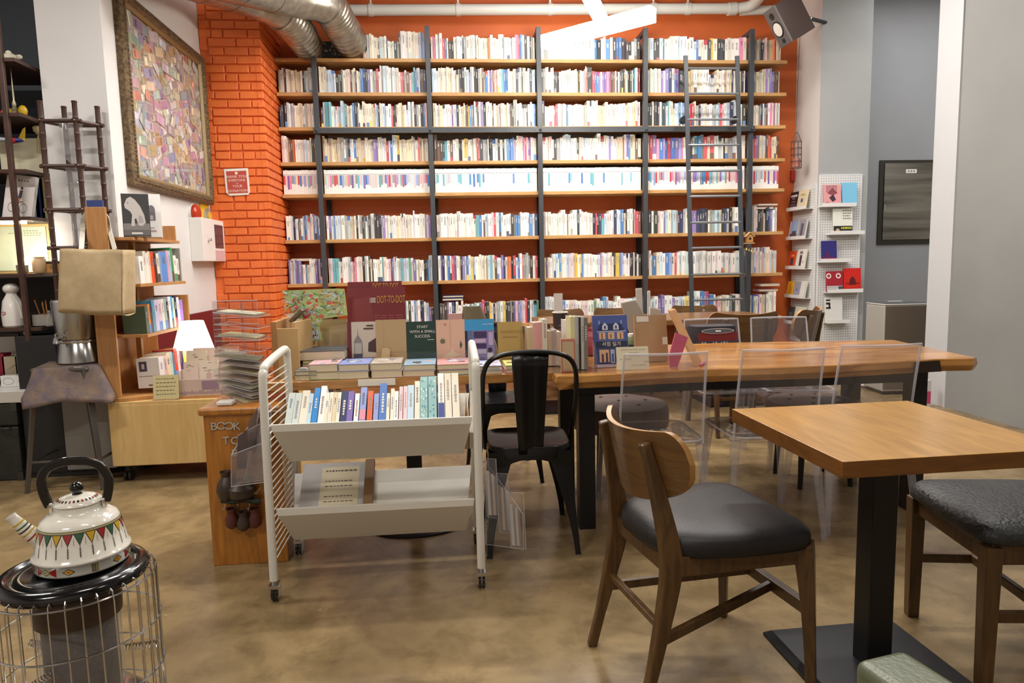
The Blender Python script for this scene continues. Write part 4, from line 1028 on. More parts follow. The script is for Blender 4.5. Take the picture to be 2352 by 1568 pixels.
for k, (ch_, u0, u1, v, nm) in enumerate(TB):
    d = .105; y0_ = 2.668-d*math.cos(slope); zq = zb1+.012
    x0 = at(u0, v+60, y=2.65).x; x1 = at(u1, v+60, y=2.65).x
    zt_ = at((u0+u1)/2, v, y=2.72).z; h = max(.14, (zt_-zq-d*math.sin(slope))/math.cos(slope))
    w = (x1-x0)-.001; zbase = zq
    M = Matrix.Translation((x0, 2.668, zq)) @ Matrix.Rotation(-slope, 4, 'X') @ Matrix.Translation((0, -d, 0))
    lb_ = f'{nm} book standing in the upper trough of the white trolley'
    t = thing('book', lb_, 'book', (x0+w/2, 2.66, zbase), group='books in the trolley')
    col = {'T': '#8fb8b8', 'S': '#c9d2cc', 'B': '#2f86cc' if k == 4 else '#4a74b8', 'U': '#8d9bd0'}.get(ch_, CN[ch_][0])
    bb = B(M)
    bb.box(0, w, 0, .0015, 0, h, 0, col).box(0, .0015, .0015, d, 0, h, 0, col).box(w-.0015, w, .0015, d, 0, h, 0, col)
    rq = random.Random(100+k)
    if k == 5: bb.face([(0.001, -.0006, .001), (w-.001, -.0006, .001), (w-.001, -.0006, h*.16), (.001, -.0006, h*.16)], 0, '#3c9c60')
    if k == 26: bb.face([(0.001, -.0006, .001), (w-.001, -.0006, .001), (w-.001, -.0006, h*.5), (.001, -.0006, h*.5)], 0, '#3a4a98')
    if k == 13: bb.face([(0.001, -.0006, h*.35), (w-.001, -.0006, h*.35), (w-.001, -.0006, h*.55), (.001, -.0006, h*.55)], 0, '#d88a9c')
    if k in (24, 25):
        for q in range(26):
            zz_ = rq.uniform(.02, .95)*h; xx = rq.uniform(.1, .8)*w; bb.face([(xx, -.0007, zz_), (xx+.15*w, -.0007, zz_+.004), (xx+.1*w, -.0007, zz_+.012), (xx-.05*w, -.0007, zz_+.008)], 0, rq.choice(['#d8e4e0', '#4a8a90', '#5f9aa8']))
    else:
        dk = ch_ in 'NVB'
        for z0_, z1_, fx, c_ in title_marks(rq, dk, None, .18, .9): bb.face([(w*(.5-fx), -.0009, z0_*h), (w*(.5+fx), -.0009, z0_*h), (w*(.5+fx), -.0009, z1_*h), (w*(.5-fx), -.0009, z1_*h)], 0, c_)
    bb.obj('cover', BOOKM, t, world=True)
    B(M).box(.0016, w-.0016, .0016, d-.002, .002, h-.003).obj('page_block', PAPER, t, world=True)
M = Matrix.Translation((at(1076, 950, y=2.65).x, 2.668, zb1+.012)) @ Matrix.Rotation(-slope, 4, 'X') @ Matrix.Translation((0, -.11, 0)) @ Matrix.Rotation(.06, 4, 'Y')
t = thing('book', 'grey-white book alone at the far end of the trolley, leaning on its side frame', 'book', (.05, 2.7, zb1), group='books in the trolley')
B(M).box(0, .016, 0, .11, 0, .2, 0, '#bdb6a8').obj('cover', BOOKM, t, world=True); B(M).box(.002, .014, .002, .111, .002, .201).obj('page_block', PAPER, t, world=True)
t = thing('bookend', 'thin beige card leaning beside the last ivory book in the trolley', 'bookend', (0, 2.7, zb1), group='books in the trolley')
M = Matrix.Translation((at(1062, 950, y=2.66).x, 2.668, zb1+.012)) @ Matrix.Rotation(-slope, 4, 'X') @ Matrix.Translation((0, -.1, 0)) @ Matrix.Rotation(.1, 4, 'Y')
B(M).box(-.002, .002, 0, .1, 0, .18).obj('card', KRAFT, t, world=True); B(M).box(-.002, .02, 0, .1, 0, .003).obj('foot', KRAFT, t, world=True)
# notice and brown board in the lower trough
M = Matrix.Translation((0, 2.664, zb2+.014)) @ Matrix.Rotation(-slope, 4, 'X')
xa, xb = at(677, 1150, y=2.68).x, at(832, 1150, y=2.7).x
t = thing('framed_notice', 'framed handwritten notice sheet lying in the lower trough of the trolley', 'notice', (xa, 2.68, zb2))
hN = (zk2-zb2)/math.cos(slope)+.02
B(M).box(xa, xb, -.012, -.004, 0, hN).obj('mount', mat('notice_mount', '#a9a5a2', .5), t, world=True)
w = xb-xa
B(M).box(xa+w*.3, xb-w*.1, -.0135, -.0125, 0.005, hN*.93).obj('paper', mat('notice_paper', '#c8bda0', .7), t, world=True)
bb = B(M); rq = random.Random(4)
for r_ in range(11):
    z = hN*(.86-r_*.075); x = xa+w*.37
    if r_ in (1, 4, 7): continue
    while x < xb-w*.19:
        L = rq.uniform(.006, .016); bb.box(x, x+L, -.0139, -.0137, z, z+(.007 if r_ == 0 else .004)); x += L+.004
bb.obj('handwriting', mat('ink_brown', '#5a4c40', .7), t, world=True)
xa2, xb2 = at(830, 1150, y=2.68).x, at(852, 1150, y=2.68).x
tag(B(M).box(xa2, xb2, -.03, -.004, 0, hN).obj('wooden_board', mat('brown_board', '#7a5a34', .5)), 'narrow brown board standing beside the notice in the lower trough', 'board')
# ---- black metal chair
def metal_chair(label, loc, rz):
    t = thing('metal_chair', label, 'chair', loc, rz)
    zs = .455
    bb = B(); n = 40
    def ol(sc, n=40):
        return [(math.copysign(abs(math.cos(2*PI*k/n))**.45, math.cos(2*PI*k/n))*.18*sc*(1+.06*math.sin(2*PI*k/n)), math.copysign(abs(math.sin(2*PI*k/n))**.45, math.sin(2*PI*k/n))*.185*sc) for k in range(n)]
    rings = [[bb.pt((x, y, z)) for x, y in ol(sc)] for sc, z in ((1.02, zs-.055), (1.02, zs-.006), (1.0, zs), (.94, zs-.002), (.88, zs-.010), (.4, zs-.012))]
    for a, c in zip(rings, rings[1:]):
        for k in range(n): bb.idx([a[k], a[(k+1) % n], c[(k+1) % n], c[k]])
    bb.idx(rings[-1]); bb.obj('seat', BLACKCH, t, smooth=True, angle=50)
    for sx in (-1, 1):
        for sy in (-1, 1):
            bb = B(); top = Vector((sx*.168, sy*.172, zs-.03)); ft = Vector((sx*.198, sy*(.245 if sy < 0 else .235), 0))
            P = [top+(ft-top)*k/6 for k in range(7)]
            A = []
            for k, p in enumerate(P):
                w = .075*(1-k/6)**1.6+.021
                A.append([bb.pt((p.x, p.y, p.z)), bb.pt((p.x-sx*w, p.y, p.z)), bb.pt((p.x-sx*w, p.y-sy*.012, p.z)), bb.pt((p.x-sx*.012, p.y-sy*.012, p.z)), bb.pt((p.x-sx*.012, p.y-sy*w, p.z)), bb.pt((p.x, p.y-sy*w, p.z))])
            for a, c in zip(A, A[1:]):
                for k in range(6): bb.idx([a[k], a[(k+1) % 6], c[(k+1) % 6], c[k]])
            bb.idx(A[0]); bb.idx(A[-1][::-1]); bb.obj('leg', BLACKCH, t, bevel=.003)
    # arched skirts between the legs
    def skirt(p0, p1, inn):
        bb = B(); p0, p1 = Vector(p0), Vector(p1); N_ = 14; T_, L_ = [], []
        for k in range(N_+1):
            s = k/N_; p = p0+(p1-p0)*s; dz = .035+.10*(abs(2*s-1))**2.6
            T_.append(bb.pt((p.x, p.y, zs-.02))); L_.append(bb.pt((p.x+inn[0]*-.0, p.y, zs-.02-dz)))
        for k in range(N_): bb.idx([T_[k], T_[k+1], L_[k+1], L_[k]])
        bb.obj('skirt', BLACKCH, t, solid=.003)
    skirt((-.176, -.18, 0), (.176, -.18, 0), (0, 1)); skirt((-.18, .18, 0), (.18, .18, 0), (0, 1)); skirt((-.178, -.175, 0), (-.178, .175, 0), (1, 0)); skirt((.178, -.175, 0), (.178, .175, 0), (1, 0))
    P = smooth_path([(-.185, .02, zs-.05), (-.192, -.1, zs+.08), (-.198, -.17, zs+.24), (-.185, -.20, zs+.345), (-.13, -.215, zs+.395), (0, -.222, zs+.41), (.13, -.215, zs+.395), (.185, -.20, zs+.345), (.198, -.17, zs+.24), (.192, -.1, zs+.08), (.185, .02, zs-.05)], 6)
    B().tube(P, .0105, 10).obj('back_hoop', BLACKCH, t, smooth=True)
    bb = B()
    def sp(u, v):
        z = zs-.03+v*.43; w = .052+.026*v; y = -.182-.038*v-.006*math.cos(u*PI)
        e = abs(u-.5)*2
        return ((u-.5)*2*w, y-(.002 if .3 < e < .7 else 0), z)
    bb.grid(sp, 16, 8); bb.obj('back_splat', BLACKCH, t, solid=.004, smooth=True)
    return t
mc = metal_chair('black metal chair tucked at the joint of the two long tables', (.337, 3.035, 0), face_dir(.02, 1))
copy_thing(mc, 'black metal chair on the far side of the display table, facing the room', (.30, 3.98, 0), face_dir(.06, -1), 'black metal chairs at the long table'); mc['group'] = 'black metal chairs at the long table'
# ---- clear chairs
def ghost(label, loc, f):
    t = thing('clear_chair', label, 'chair', loc, face_dir(*f), 'clear plastic chairs at the slab table')
    zs = .46
    def sq(sc, n=40, e=.28): return [(math.copysign(abs(math.cos(2*PI*k/n))**e, math.cos(2*PI*k/n))*.195*sc*(1+.05*math.sin(2*PI*k/n)), math.copysign(abs(math.sin(2*PI*k/n))**e, math.sin(2*PI*k/n))*.2*sc) for k in range(n)]
    bb = B(); n = 40
    rings = [[bb.pt((x, y, z)) for x, y in sq(sc)] for sc, z in ((.9, zs-.03), (1.0, zs-.028), (1.01, zs-.012), (.99, zs), (.93, zs-.002), (.86, zs-.008), (.3, zs-.014))]
    for a, c in zip(rings, rings[1:]):
        for k in range(n): bb.idx([a[k], a[(k+1) % n], c[(k+1) % n], c[k]])
    bb.idx(rings[-1]); bb.tube([(x, y, zs-.006) for x, y in sq(1.0)], .0045, 6, closed=True, mi=1); bb.obj('seat', [CLEARG, EDGE], t, smooth=True, angle=50)
    for sx in (-1, 1):
        for sy in (-1, 1):
            top = Vector((sx*.175, sy*.178, zs-.02)); ft = Vector((sx*.205, sy*(.225 if sy > 0 else .235), 0))
            B().tube([top, top+(ft-top)*.25, top+(ft-top)*.94, top+(ft-top)*.945, ft], [.024, .0185, .0125, .014, .014], 8).obj('leg', GLEG, t)
    bb = B(); hw = .183; N_, M_ = 14, 10
    def bs(u, v, o):
        x = (u-.5)*2*hw*(1-.05*v); zz_ = zs-.02+v*.405; y = -.185-.07*v**1.4-.035*(1-(2*u-1)**2)*v+o
        return (x, y, zz_)
    bb.grid(lambda u, v: bs(u, v, 0), N_, M_); bb.grid(lambda u, v: bs(u, v, .007), N_, M_)
    bb.obj('backrest', CLEARG, t, smooth=True, angle=60)
    bb = B(); path = [bs(0, v/10, .003) for v in range(11)]+[bs(u/14, 1, .003) for u in range(1, 15)]+[bs(1, v/10, .003) for v in range(9, -1, -1)]
    bb.tube(path, .0055, 8); bb.obj('back_rim', EDGE, t, smooth=True)
    return t
g1 = ghost('clear plastic chair tucked under the slab table behind the walnut chair', (.90, 3.03, 0), (.03, 1))
def gcopy(label, loc, f): return copy_thing(g1, label, loc, face_dir(*f), 'clear plastic chairs at the slab table')
gcopy('clear plastic chair second along the near side, over the square table corner', (1.415, 3.03, 0), (.06, 1))
gcopy('clear plastic chair nearest the bark-edged end of the slab table', (1.865, 3.06, 0), (.05, 1))
gcopy('clear plastic chair on the far side carrying the printed bag', (1.66, 4.02, 0), (-.02, -1))
gcopy('clear plastic chair on the far side before the broad-backed wooden chair', (2.07, 4.0, 0), (-.12, -1))
# ---- tufted brown stools beyond the slab table
def stool(label, loc, r):
    t = thing('upholstered_stool', label, 'stool', loc, 0, 'brown tufted stools')
    B().lathe([(r*.97, .32), (r, .34), (r, .42), (r*.95, .447), (r*.8, .456), (.001, .46)], (0, 0, 0), 40).obj('cushion', BROWNL, t, smooth=True)
    bb = B()
    for k in range(6): a = 2*PI*k/6; bb.ball((r*.55*math.cos(a), r*.55*math.sin(a), .459), .011, 8, sc=(1, 1, .5))
    bb.ball((0, 0, .461), .011, 8, sc=(1, 1, .5)); bb.obj('button_tufts', BROWNL, t, smooth=True)
    for k in range(4):
        a = PI/4+PI/2*k; B().tube([(r*.7*math.cos(a), r*.7*math.sin(a), .33), (r*.8*math.cos(a), r*.8*math.sin(a), 0)], [.02, .013], 10).obj('leg', BLACKST, t, smooth=True)
    return t
stool('brown tufted leather stool under the far left of the slab table', (.93, 3.72, 0), .27)
stool('brown tufted leather stool under the bark-edged end of the slab table', (1.98, 3.58, 0), .25)
# ---- rear table
t = thing('rear_table', 'long wooden table with chairs in front of the bookcase', 'table', (1.7, 5.8, 0))
RT = [(.72, 5.42), (2.62, 5.36), (2.67, 5.45), (2.66, 6.02), (2.55, 6.08), (.74, 6.1)]
B().prism(RT, .705, .75, 'z').obj('tabletop', mat('rear_table_wood', '#8a5f35', .3, var='#74502c', vscale=4, stretch=(1, 8, 8), wood=True, coat=.2), t, world=True, bevel=.004)
for x in (.95, 2.4):
    B().box(x-.035, x+.035, 5.7, 5.77, .02, .7).obj('column', BLACKST, t, world=True); B().box(x-.25, x+.25, 5.5, 5.97, 0, .02).obj('base_plate', BLACKST, t, world=True)
# ================================================================== things on the two long tables
GRP = 'books facing out on the display table'
def stand(label, u0, u1, v0, v1, y, col, deco, lean=.03, th=.02, zf=ZB+.002):
    return face_book(label, u0, u1, v0, v1, y, col, deco, GRP, zf, lean, th)
def on_cover(M, w, h, fx, fz, off=-.0018): return M @ frame_from(Vector((w*fx, off, h*fz)), (1, 0, 0), (0, 0, 1))
WINK = mat('cover_white_ink', '#e8e4dc', .6); GOLD = mat('cover_gold_ink', '#c8943c', .45); DINK = mat('cover_dark_ink', '#3a3632', .6)
zs0 = ZB+.002
# low stacks along the front edge
STK = [(678, 732, 842, 866, '#6d6a62', '#d8c8a0', 'leftmost grey'), (708, 780, 826, 862, '#c8a0a8', '#8fa05a', 'pink-covered'), (776, 851, 826, 862, '#7a86b8', '#c9c0b0', 'blue snow-scene'),
       (851, 926, 824, 861, '#a89a8c', '#d8c4bc', 'grey pebble-patterned'), (927, 1004, 827, 858, '#8aa0b4', '#d8a8a0', 'blue-coral banded'), (1006, 1086, 826, 858, '#c88a88', '#7f9cb0', 'coral and blue painted'),
       (1088, 1158, 830, 855, '#b8c0dc', '#d8d4d0', 'pale lilac'), (1160, 1228, 828, 853, '#c8d070', '#d890b0', 'green and pink')]
rs = random.Random(12)
for k, (u0, u1, v0, v1, c1, c2, nm) in enumerate(STK):
    yf = 2.995; x0, x1 = at(u0, v1, y=yf).x, at(u1, v1, y=yf).x
    zt_ = at((u0+u1)/2, v0+10, y=yf).z; hh = max(.016, (zt_-ZB)/2)
    w = x1-x0-.006; d = w*1.4 if k not in (0, 1) else .17
    for j in range(2):
        cc = c1 if j else c2
        mk = []
        if j:
            for q in range(9):
                a, b_ = rs.uniform(-.46, .2), rs.uniform(-.46, .3); mk.append((a, b_, a+rs.uniform(.1, .3), b_+rs.uniform(.05, .14), tint(rs.choice([c1, c2, '#e6e2dc', '#e6e2dc', '#5a5f78', '#d09088', '#86a8c0']), rs)))
        flat_book('book', (x0+w/2+rs.uniform(-.004, .004), yf+d/2+.002, ZB+.001+j*hh), w, d, hh-.001, rs.uniform(-.02, .02), cc,
                  f'{nm} paperback {"on top" if j else "at the bottom"} of a low pile at the table edge', group='book piles on the display table', mark=mk)
# second rank at the far left
for k, (u0, u1, v, w_, h_, c, nm) in enumerate([(650, 720, 828, .16, .03, '#3a3a3c', 'white printed magazine with dark edge'), (700, 790, 815, .2, .022, '#8a96a4', 'grey-blue large book'), (700, 782, 806, .18, .01, '#c8c460', 'yellow-covered thin book'), (690, 795, 797, .22, .042, '#4a4c50', 'thick buff book with dark cover')]):
    p = at((u0+u1)/2, v, y=3.2+.02*k)
    x0, x1 = at(u0, v, y=3.2).x, at(u1, v, y=3.2).x
    flat_book('book', ((x0+x1)/2, 3.235, [ZB+.001, ZB+.032, ZB+.055, ZB+.066][k]), x1-x0, .19, h_, [.03, -.02, .02, 0][k], c, f'{nm} in the pile beside the beech box', group='book piles on the display table', mark=[(-.4, -.4, .3, .35, '#d4d2cc')] if k == 0 else None)
# standing covers
stand('small maroon-spined book with a cathedral print standing on the display table', 798, 862, 738, 806, 3.235, '#cdbfae', [('r', 0, 0, .14, 1, '#6a2630'), ('r', .16, 0, 1, .26, '#8a5f60'), ('p', [(.22, .3), (.22, .6), (.34, .72), (.36, .86), (.38, .72), (.5, .6), (.52, .3)], '#8a8480'), ('p', [(.7, .38), (.72, .56), (.98, .66), (.98, .36)], '#4a3234'), ('r', .25, .32, .48, .56, '#b8b2ac'), ('r', .2, .2, .5, .34, '#4a4a60'), ('r', .66, .9, .9, .93, '#4a3c38'), ('r', .56, .84, .9, .87, '#4a3c38')])
tq, M, w, h = stand('plain kraft paper book with a string tag on the display table', 864, 931, 733, 810, 3.225, '#b99c74', [('r', 0, .34, 1, .345, '#97795a'), ('r', .25, 0, .255, 1, '#a58860')])
B(M).prism([(w*.12, .002), (w*.42, .006), (w*.46, h*.4), (w*.34, h*.44), (w*.2, h*.42)], -.012, -.010, 'y').obj('paper_tag', mat('tag_paper', '#d0b78c', .7), tq, world=True)
tq, M, w, h = stand('dark green book titled START WITH A SMALL SUCCESS on the display table', 933, 1001, 737, 812, 3.225, '#1f3a32', [])
for k, s_ in enumerate(('START', 'WITH A SMALL', 'SUCCESS.')): text('title', s_, .0175, WINK, tq, on_cover(M, w, h, .55, .88-.1*k))
B(M).box(w*.7, w*.92, -.001, -.0003, h*.6, h*.61).obj('small_print', WINK, tq, world=True)
stand('peach book with a hand, a stone and a leaf drawn on it', 1003, 1067, 733, 808, 3.225, '#dcb49c', [('c', .22, .55, .09, '#6f7250'), ('p', [(.84, .38), (.8, .46), (.85, .56), (.9, .46)], '#4f5c4c'), ('p', [(.1, .16), (.5, .34), (.56, .42), (.62, .3), (.85, .26), (.6, .2), (.3, .08)], '#e0cdb0'), ('r', 0, 0, 1, .06, '#c89ab0'), ('c', .32, .9, .04, '#c87a62'), ('r', .48, .45, .49, .98, '#b08a74')])
stand('sky blue topped book with a purple photo of a bookshop', 1069, 1135, 732, 806, 3.225, '#8d7fae', [('r', 0, .76, 1, 1, '#3f9ad2'), ('r', 0, 0, .09, .76, '#232c4a'), ('r', .1, 0, .26, .76, '#5a6f96'), ('r', .3, .6, .74, .74, '#41305c'), ('r', .3, .38, .72, .48, '#41305c'), ('r', .32, .5, .7, .58, '#c9a8c8'), ('r', .32, .26, .72, .36, '#b9b0cc'), ('c', .84, .34, .08, '#2e2038'), ('r', .74, .02, .94, .28, '#d9d6de'), ('r', .5, .02, .66, .2, '#6b6286'), ('r', .8, .44, .96, .72, '#bda6cc'), ('r', .6, .88, .96, .9, '#9cc8e4')])
tq, M, w, h = stand('ochre paper-covered book inside a clear stand', 1145, 1200, 738, 806, 3.225, '#c2a05a', [('r', .1, .74, .9, .8, '#b08c44'), ('l', .2, .6, .8, .66, '#9a7a3c', .03), ('l', .12, .1, .92, .24, '#8a6c34', .035)])
t = thing('acrylic_stand', 'clear acrylic stand holding the ochre book', 'stand', (M.translation.x, 3.22, ZB))
B(M).box(-.008, w+.012, -.012, -.009, 0, h*1.06).box(-.008, w+.012, -.012, .05, -.0, .003).obj('front_panel', CLEAR, t, world=True)
B(M).box(-.008, w+.012, .026, .029, .003, h*1.1).obj('back_panel', CLEAR, t, world=True)
t = thing('acrylic_riser', 'low clear acrylic ledge in front of the standing books', 'stand', (.0, 3.19, ZB))
xa, xb = at(934, 800, y=3.19).x, at(1142, 800, y=3.19).x
B().box(xa, xb, 3.19, 3.193, ZB+.03, ZB+.085).obj('front_lip', CLEAR, t, world=True); B().box(xa, xb, 3.193, 3.30, ZB+.0005, ZB+.0015).obj('base_sheet', CLEAR, t, world=True)
# DOT-TO-DOT books behind
def dot_book(label, u0, u1, v0, v1, y, full):
    tq, M, w, h = stand(label, u0, u1, v0, v1, y, '#742028', [('p', [(.05, .3), (.1, .8), (.4, .85), (.45, .4)], '#7d2f30'), ('l', .46, .3, .96, .52, '#8f4646', .018), ('r', .05, .14, .4, .15, '#a06a60')] if full else [], lean=.04, th=.012, zf=ZB+.10 if full else ZB+.11)
    text('title', 'DOT-TO-DOT', .05 if full else .046, GOLD, tq, on_cover(M, w, h, .755 if full else .70, .78 if full else .91), sx=.42)
    if full:
        text('subtitle', '1000', .036, WINK, tq, on_cover(M, w, h, .435, .772), sx=.42)
        B(M).box(w*.05, w*.38, -.001, -.0003, h*.05, h*.12).obj('small_print', mat('dull_rose_print', '#a87a74', .6), tq, world=True)
        B(M).box(w*.55, w*.8, -.001, -.0003, h*.08, h*.14).obj('gold_line', mat('dull_gold_print', '#94582a', .6), tq, world=True)
    B().box(M.translation.x+.03, M.translation.x+w-.03, y+.002, y+.014, ZB+.001, M.translation.z).obj('foot_block', KRAFT, tq, world=True)
    return tq
dot_book('dark red 1000 DOT-TO-DOT picture book behind the cathedral book', 797, 929, 657, 733, 3.36, True)
dot_book('second dark red DOT-TO-DOT book, tilted behind the first', 799, 921, 644, 720, 3.385, False)
# die-cut tulip card on a box
y = 3.315
q0, q1 = at(651, 728, y=y), at(795, 662, y=y); w, h = q1.x-q0.x, q1.z-q0.z
t = thing('tulip_display', 'die-cut card panel printed with tulips, narrowing to a vase', 'display card', (q0.x+w*.5, y, ZB))
T = [(.18, 0), (.34, -.1), (.40, -.45), (.38, -.9), (.58, -.9), (.545, -.4), (.6, -.1), (1, 0), (.97, .98), (.86, 1.0), (0, .97)]
bb = B(Matrix.Translation((q0.x, y, q0.z))); bb.prism([(x*w, z*h) for x, z in T], 0, .004, 'y', 0, '#bccb86')
rq = random.Random(2)
def inside(px, pz):
    if pz > .03: return .01+.0*pz < px < .97
    if pz > -.1: return .22 < px < .62
    return .41 < px < .54
for k in range(640):
    px, pz = rq.uniform(0, 1), rq.uniform(-.88, .96)
    if not inside(px, pz): continue
    c = rq.choice(['#86b85e', '#bcd474', '#6aa256', '#e0e0a0', '#cf4040', '#d86858', '#9fd0d8', '#e8eef0', '#dfe6ea', '#5f7a64', '#e0b45c', '#9fa4c8'])
    s_ = rq.uniform(.024, .07); a = rq.uniform(0, PI); yy = -.0002-k*.000002
    if c in ('#c23c3c', '#d86858'): pts = [(px+s_*.7*math.cos(q*PI/4), pz+s_*1.1*math.sin(q*PI/4)) for q in range(8)]
    else: pts = [(px-s_*math.cos(a)*1.6, pz-s_*2*math.sin(a)), (px+s_*.3*math.sin(a), pz-s_*.3*math.cos(a)), (px+s_*math.cos(a)*1.6, pz+s_*2*math.sin(a)), (px-s_*.3*math.sin(a), pz+s_*.3*math.cos(a))]
    pts = [(min(max(x, .01), .965), min(z, .97)) for x, z in pts]
    bb.face([(x*w, yy, z*h) for x, z in pts], 0, c)
zv0 = at(712, 782, y=y).z-q0.z
bb.face([(.41*w, -.0016, -.86*h), (.54*w, -.0016, -.86*h), (.525*w, -.0016, -.5*h), (.425*w, -.0016, -.5*h)], 0, '#c9d4dc')
for k in range(9): px, pz = rq.uniform(.42, .5), rq.uniform(-.84, -.55); bb.face([(px*w, -.0018, pz*h), ((px+.03)*w, -.0018, (pz+.04)*h), ((px+.02)*w, -.0018, (pz+.1)*h)], 0, rq.choice(['#b03434', '#4a6a4a', '#5a5f74']))
bb.obj('printed_panel', MATTEC, t, world=True)
B().box(q0.x+w*.42, q0.x+w*.53, y+.004, y+.03, zv0+q0.z, zv0+q0.z+.006).obj('foot', KRAFT, t, world=True)
# kraft slipcase behind the pile
stand('kraft slipcase with a smudged print behind the thick buff book', 728, 795, 732, 800, 3.36, '#a8916c', [('r', .2, .5, .4, .8, '#97835e'), ('r', .5, .4, .75, .7, '#9c8862'), ('c', .3, .25, .07, '#6a5a44')], th=.04)
# beech box open on its side
xa, xb = at(626, 830, y=3.12).x, at(690, 830, y=3.12).x
zt_ = at(645, 738, y=3.12).z
t = thing('display_box', 'open beech display box at the end of the display table', 'box', ((xa+xb)/2, 3.2, ZB))
B().box(xa+.03, xb, 3.10, 3.114, ZB, zt_-.03).obj('front_board', KRAFTB, t, world=True, bevel=.001)
B().box(xa+.006, xa+.03, 3.10, 3.42, ZB, zt_).obj('end_board', BEECH, t, world=True, bevel=.001)
B(TRS((xb-.014, 3.114, ZB), rz=math.radians(80))).box(0, .26, 0, .014, 0, zt_-ZB-.005).obj('side_board', KRAFTB, t, world=True, bevel=.001)
stand('beige-grey board leaning up inside the beech box', 640, 682, 722, 800, 3.3, '#b0a594', [('p', [(0, 0), (.5, 0), (.35, .8), (0, .95)], '#9a8f7e')], lean=.1, th=.03)
M = Matrix.Translation((at(672, 735, y=3.25).x, 3.25, at(672, 735, y=3.25).z)) @ Matrix.Rotation(-.75, 4, 'Y')
tag(B(M).box(-.005, .07, -.05, .05, -.006, .006).obj('folded_card', mat('grey_brown_card', '#6a5f50', .7)), 'grey-brown folded card poking out of the beech box', 'card')
# green felt hat-like bag behind the peach book
p = at(1095, 730, y=3.52)
t = thing('felt_bag', 'crumpled olive bag behind the sky blue topped book', 'bag', (p.x, 3.52, ZB))
def fb(u, v):
    a = 2*PI*u; r = (.10-.06*v)*(1+.12*math.sin(3*a+v*4)); return (p.x+.0+r*1.1*math.cos(a)-.02*v, 3.52+r*.6*math.sin(a), ZB+(at(1095, 703, y=3.52).z-ZB)*v)
B().grid(fb, 24, 8, closed_u=True).obj('bag_body', mat('olive_felt', '#6d6650', .85), t, smooth=True, world=True, angle=70)
B().ball((p.x-.02, 3.52, at(1095, 704, y=3.52).z-.008), .03, 12, sc=(1.2, .8, .5)).obj('bag_knot', mat('olive_felt', '#6d6650', .85), t, smooth=True, world=True)
tag(B().box(at(1030, 733, y=3.5).x, at(1062, 733, y=3.5).x, 3.5, 3.52, ZB+.12, at(1046, 720, y=3.5).z).box(at(1035, 733, y=3.5).x, at(1057, 733, y=3.5).x, 3.5, 3.52, ZB, ZB+.12).obj('card_sign', mat('pale_pink_card', '#d0a8a4', .6)), 'small pink and grey card sign peeping over the peach book', 'sign')
# ---- slab table end: clear book bin with books
SPB = [(1213, 1224, 752, 806, '#c8b494', 'thin buff'), (1225, 1236, 741, 803, '#d8a8a4', 'first pink'), (1237, 1246, 740, 803, '#d49a9a', 'second pink'), (1247, 1257, 733, 801, '#d8d2c4', 'cream lettered'), (1260, 1270, 760, 812, '#c4a890', 'tan'), (1270, 1279, 757, 818, '#b8a8b8', 'grey violet'),
       (1281, 1290, 762, 836, '#c8b0a0', 'beige'), (1300, 1310, 735, 800, '#d8d8d4', 'white'), (1312, 1322, 727, 846, '#d8d0a0', 'yellow edged'), (1322, 1330, 727, 848, '#b8b8b4', 'silver grey'), (1331, 1336, 728, 848, '#222226', 'black'), (1336, 1342, 728, 849, '#c4c0bc', 'pale grey lettered'), (1343, 1350, 729, 850, '#7a7874', 'dark grey lettered')]
for k, (u0, u1, v0, v1, c, nm) in enumerate(SPB):
    y_ = 3.04+.012*(12-k) if k < 7 else 2.99+.006*(12-k)
    if k == 7: y_ = 3.2
    q0, q1 = at(u0, v1, y=y_), at(u1, v0, y=y_)
    h = q1.z-ZB-.006; w = q1.x-q0.x
    t = thing('book', f'{nm} spined book upright in the clear bin near the black metal chair', 'book', (q0.x, y_, ZB), group='books in the clear bin')
    M = Matrix.Translation((q0.x, y_, ZB+.006)) @ Matrix.Rotation(-.02, 4, 'X')
    bb = B(M); bb.box(0, w, 0, .0015, 0, h, 0, c).box(0, .0015, .0015, .13, 0, h, 0, c).box(w-.0015, w, .0015, .13, 0, h, 0, c)
    rq = random.Random(300+k)
    if k in (3, 11, 12):
        for z0_, z1_, fx, cc in title_marks(rq, k == 12, 6, .3, .92): bb.face([(w*(.5-fx), -.0006, z0_*h), (w*(.5+fx), -.0006, z0_*h), (w*(.5+fx), -.0006, z1_*h), (w*(.5-fx), -.0006, z1_*h)], 0, cc)
    bb.obj('cover', BOOKM, t, world=True); B(M).box(.0016, w-.0016, .0016, .127, .002, h-.003).obj('page_block', PAPER, t, world=True)
# thick red-edged block facing out
q0, q1 = at(1306, 850, y=2.955), at(1320, 800, y=2.955)
stand('beige book with a pink frame facing out at the end of the clear bin', 1290, 1321, 778, 848, 2.955, '#c4ad8c', [('r', 0, 0, .08, 1, '#b86a5c'), ('r', .92, 0, 1, 1, '#b86a5c'), ('r', 0, .93, 1, 1, '#c87a6c'), ('r', 0, 0, 1, .04, '#b86a5c')], lean=.01, th=.03)
t = thing('acrylic_bin', 'clear acrylic bin holding upright books by the black metal chair', 'bin', (.5, 3.0, ZB))
xa, xm, xb = at(1204, 800, y=3.1).x, at(1285, 845, y=2.94).x, at(1372, 848, y=2.94).x
B().prism([(2.935, ZB+.001), (2.935, ZB+.06), (3.08, ZB+.2), (3.3, ZB+.2), (3.3, ZB+.001)], xb-.003, xb, 'x').obj('side_panel', CLEAR, t, world=True)
B().prism([(2.935, ZB+.001), (2.935, ZB+.06), (3.08, ZB+.19), (3.3, ZB+.19), (3.3, ZB+.001)], xm-.003, xm, 'x').obj('side_panel', CLEAR, t, world=True)
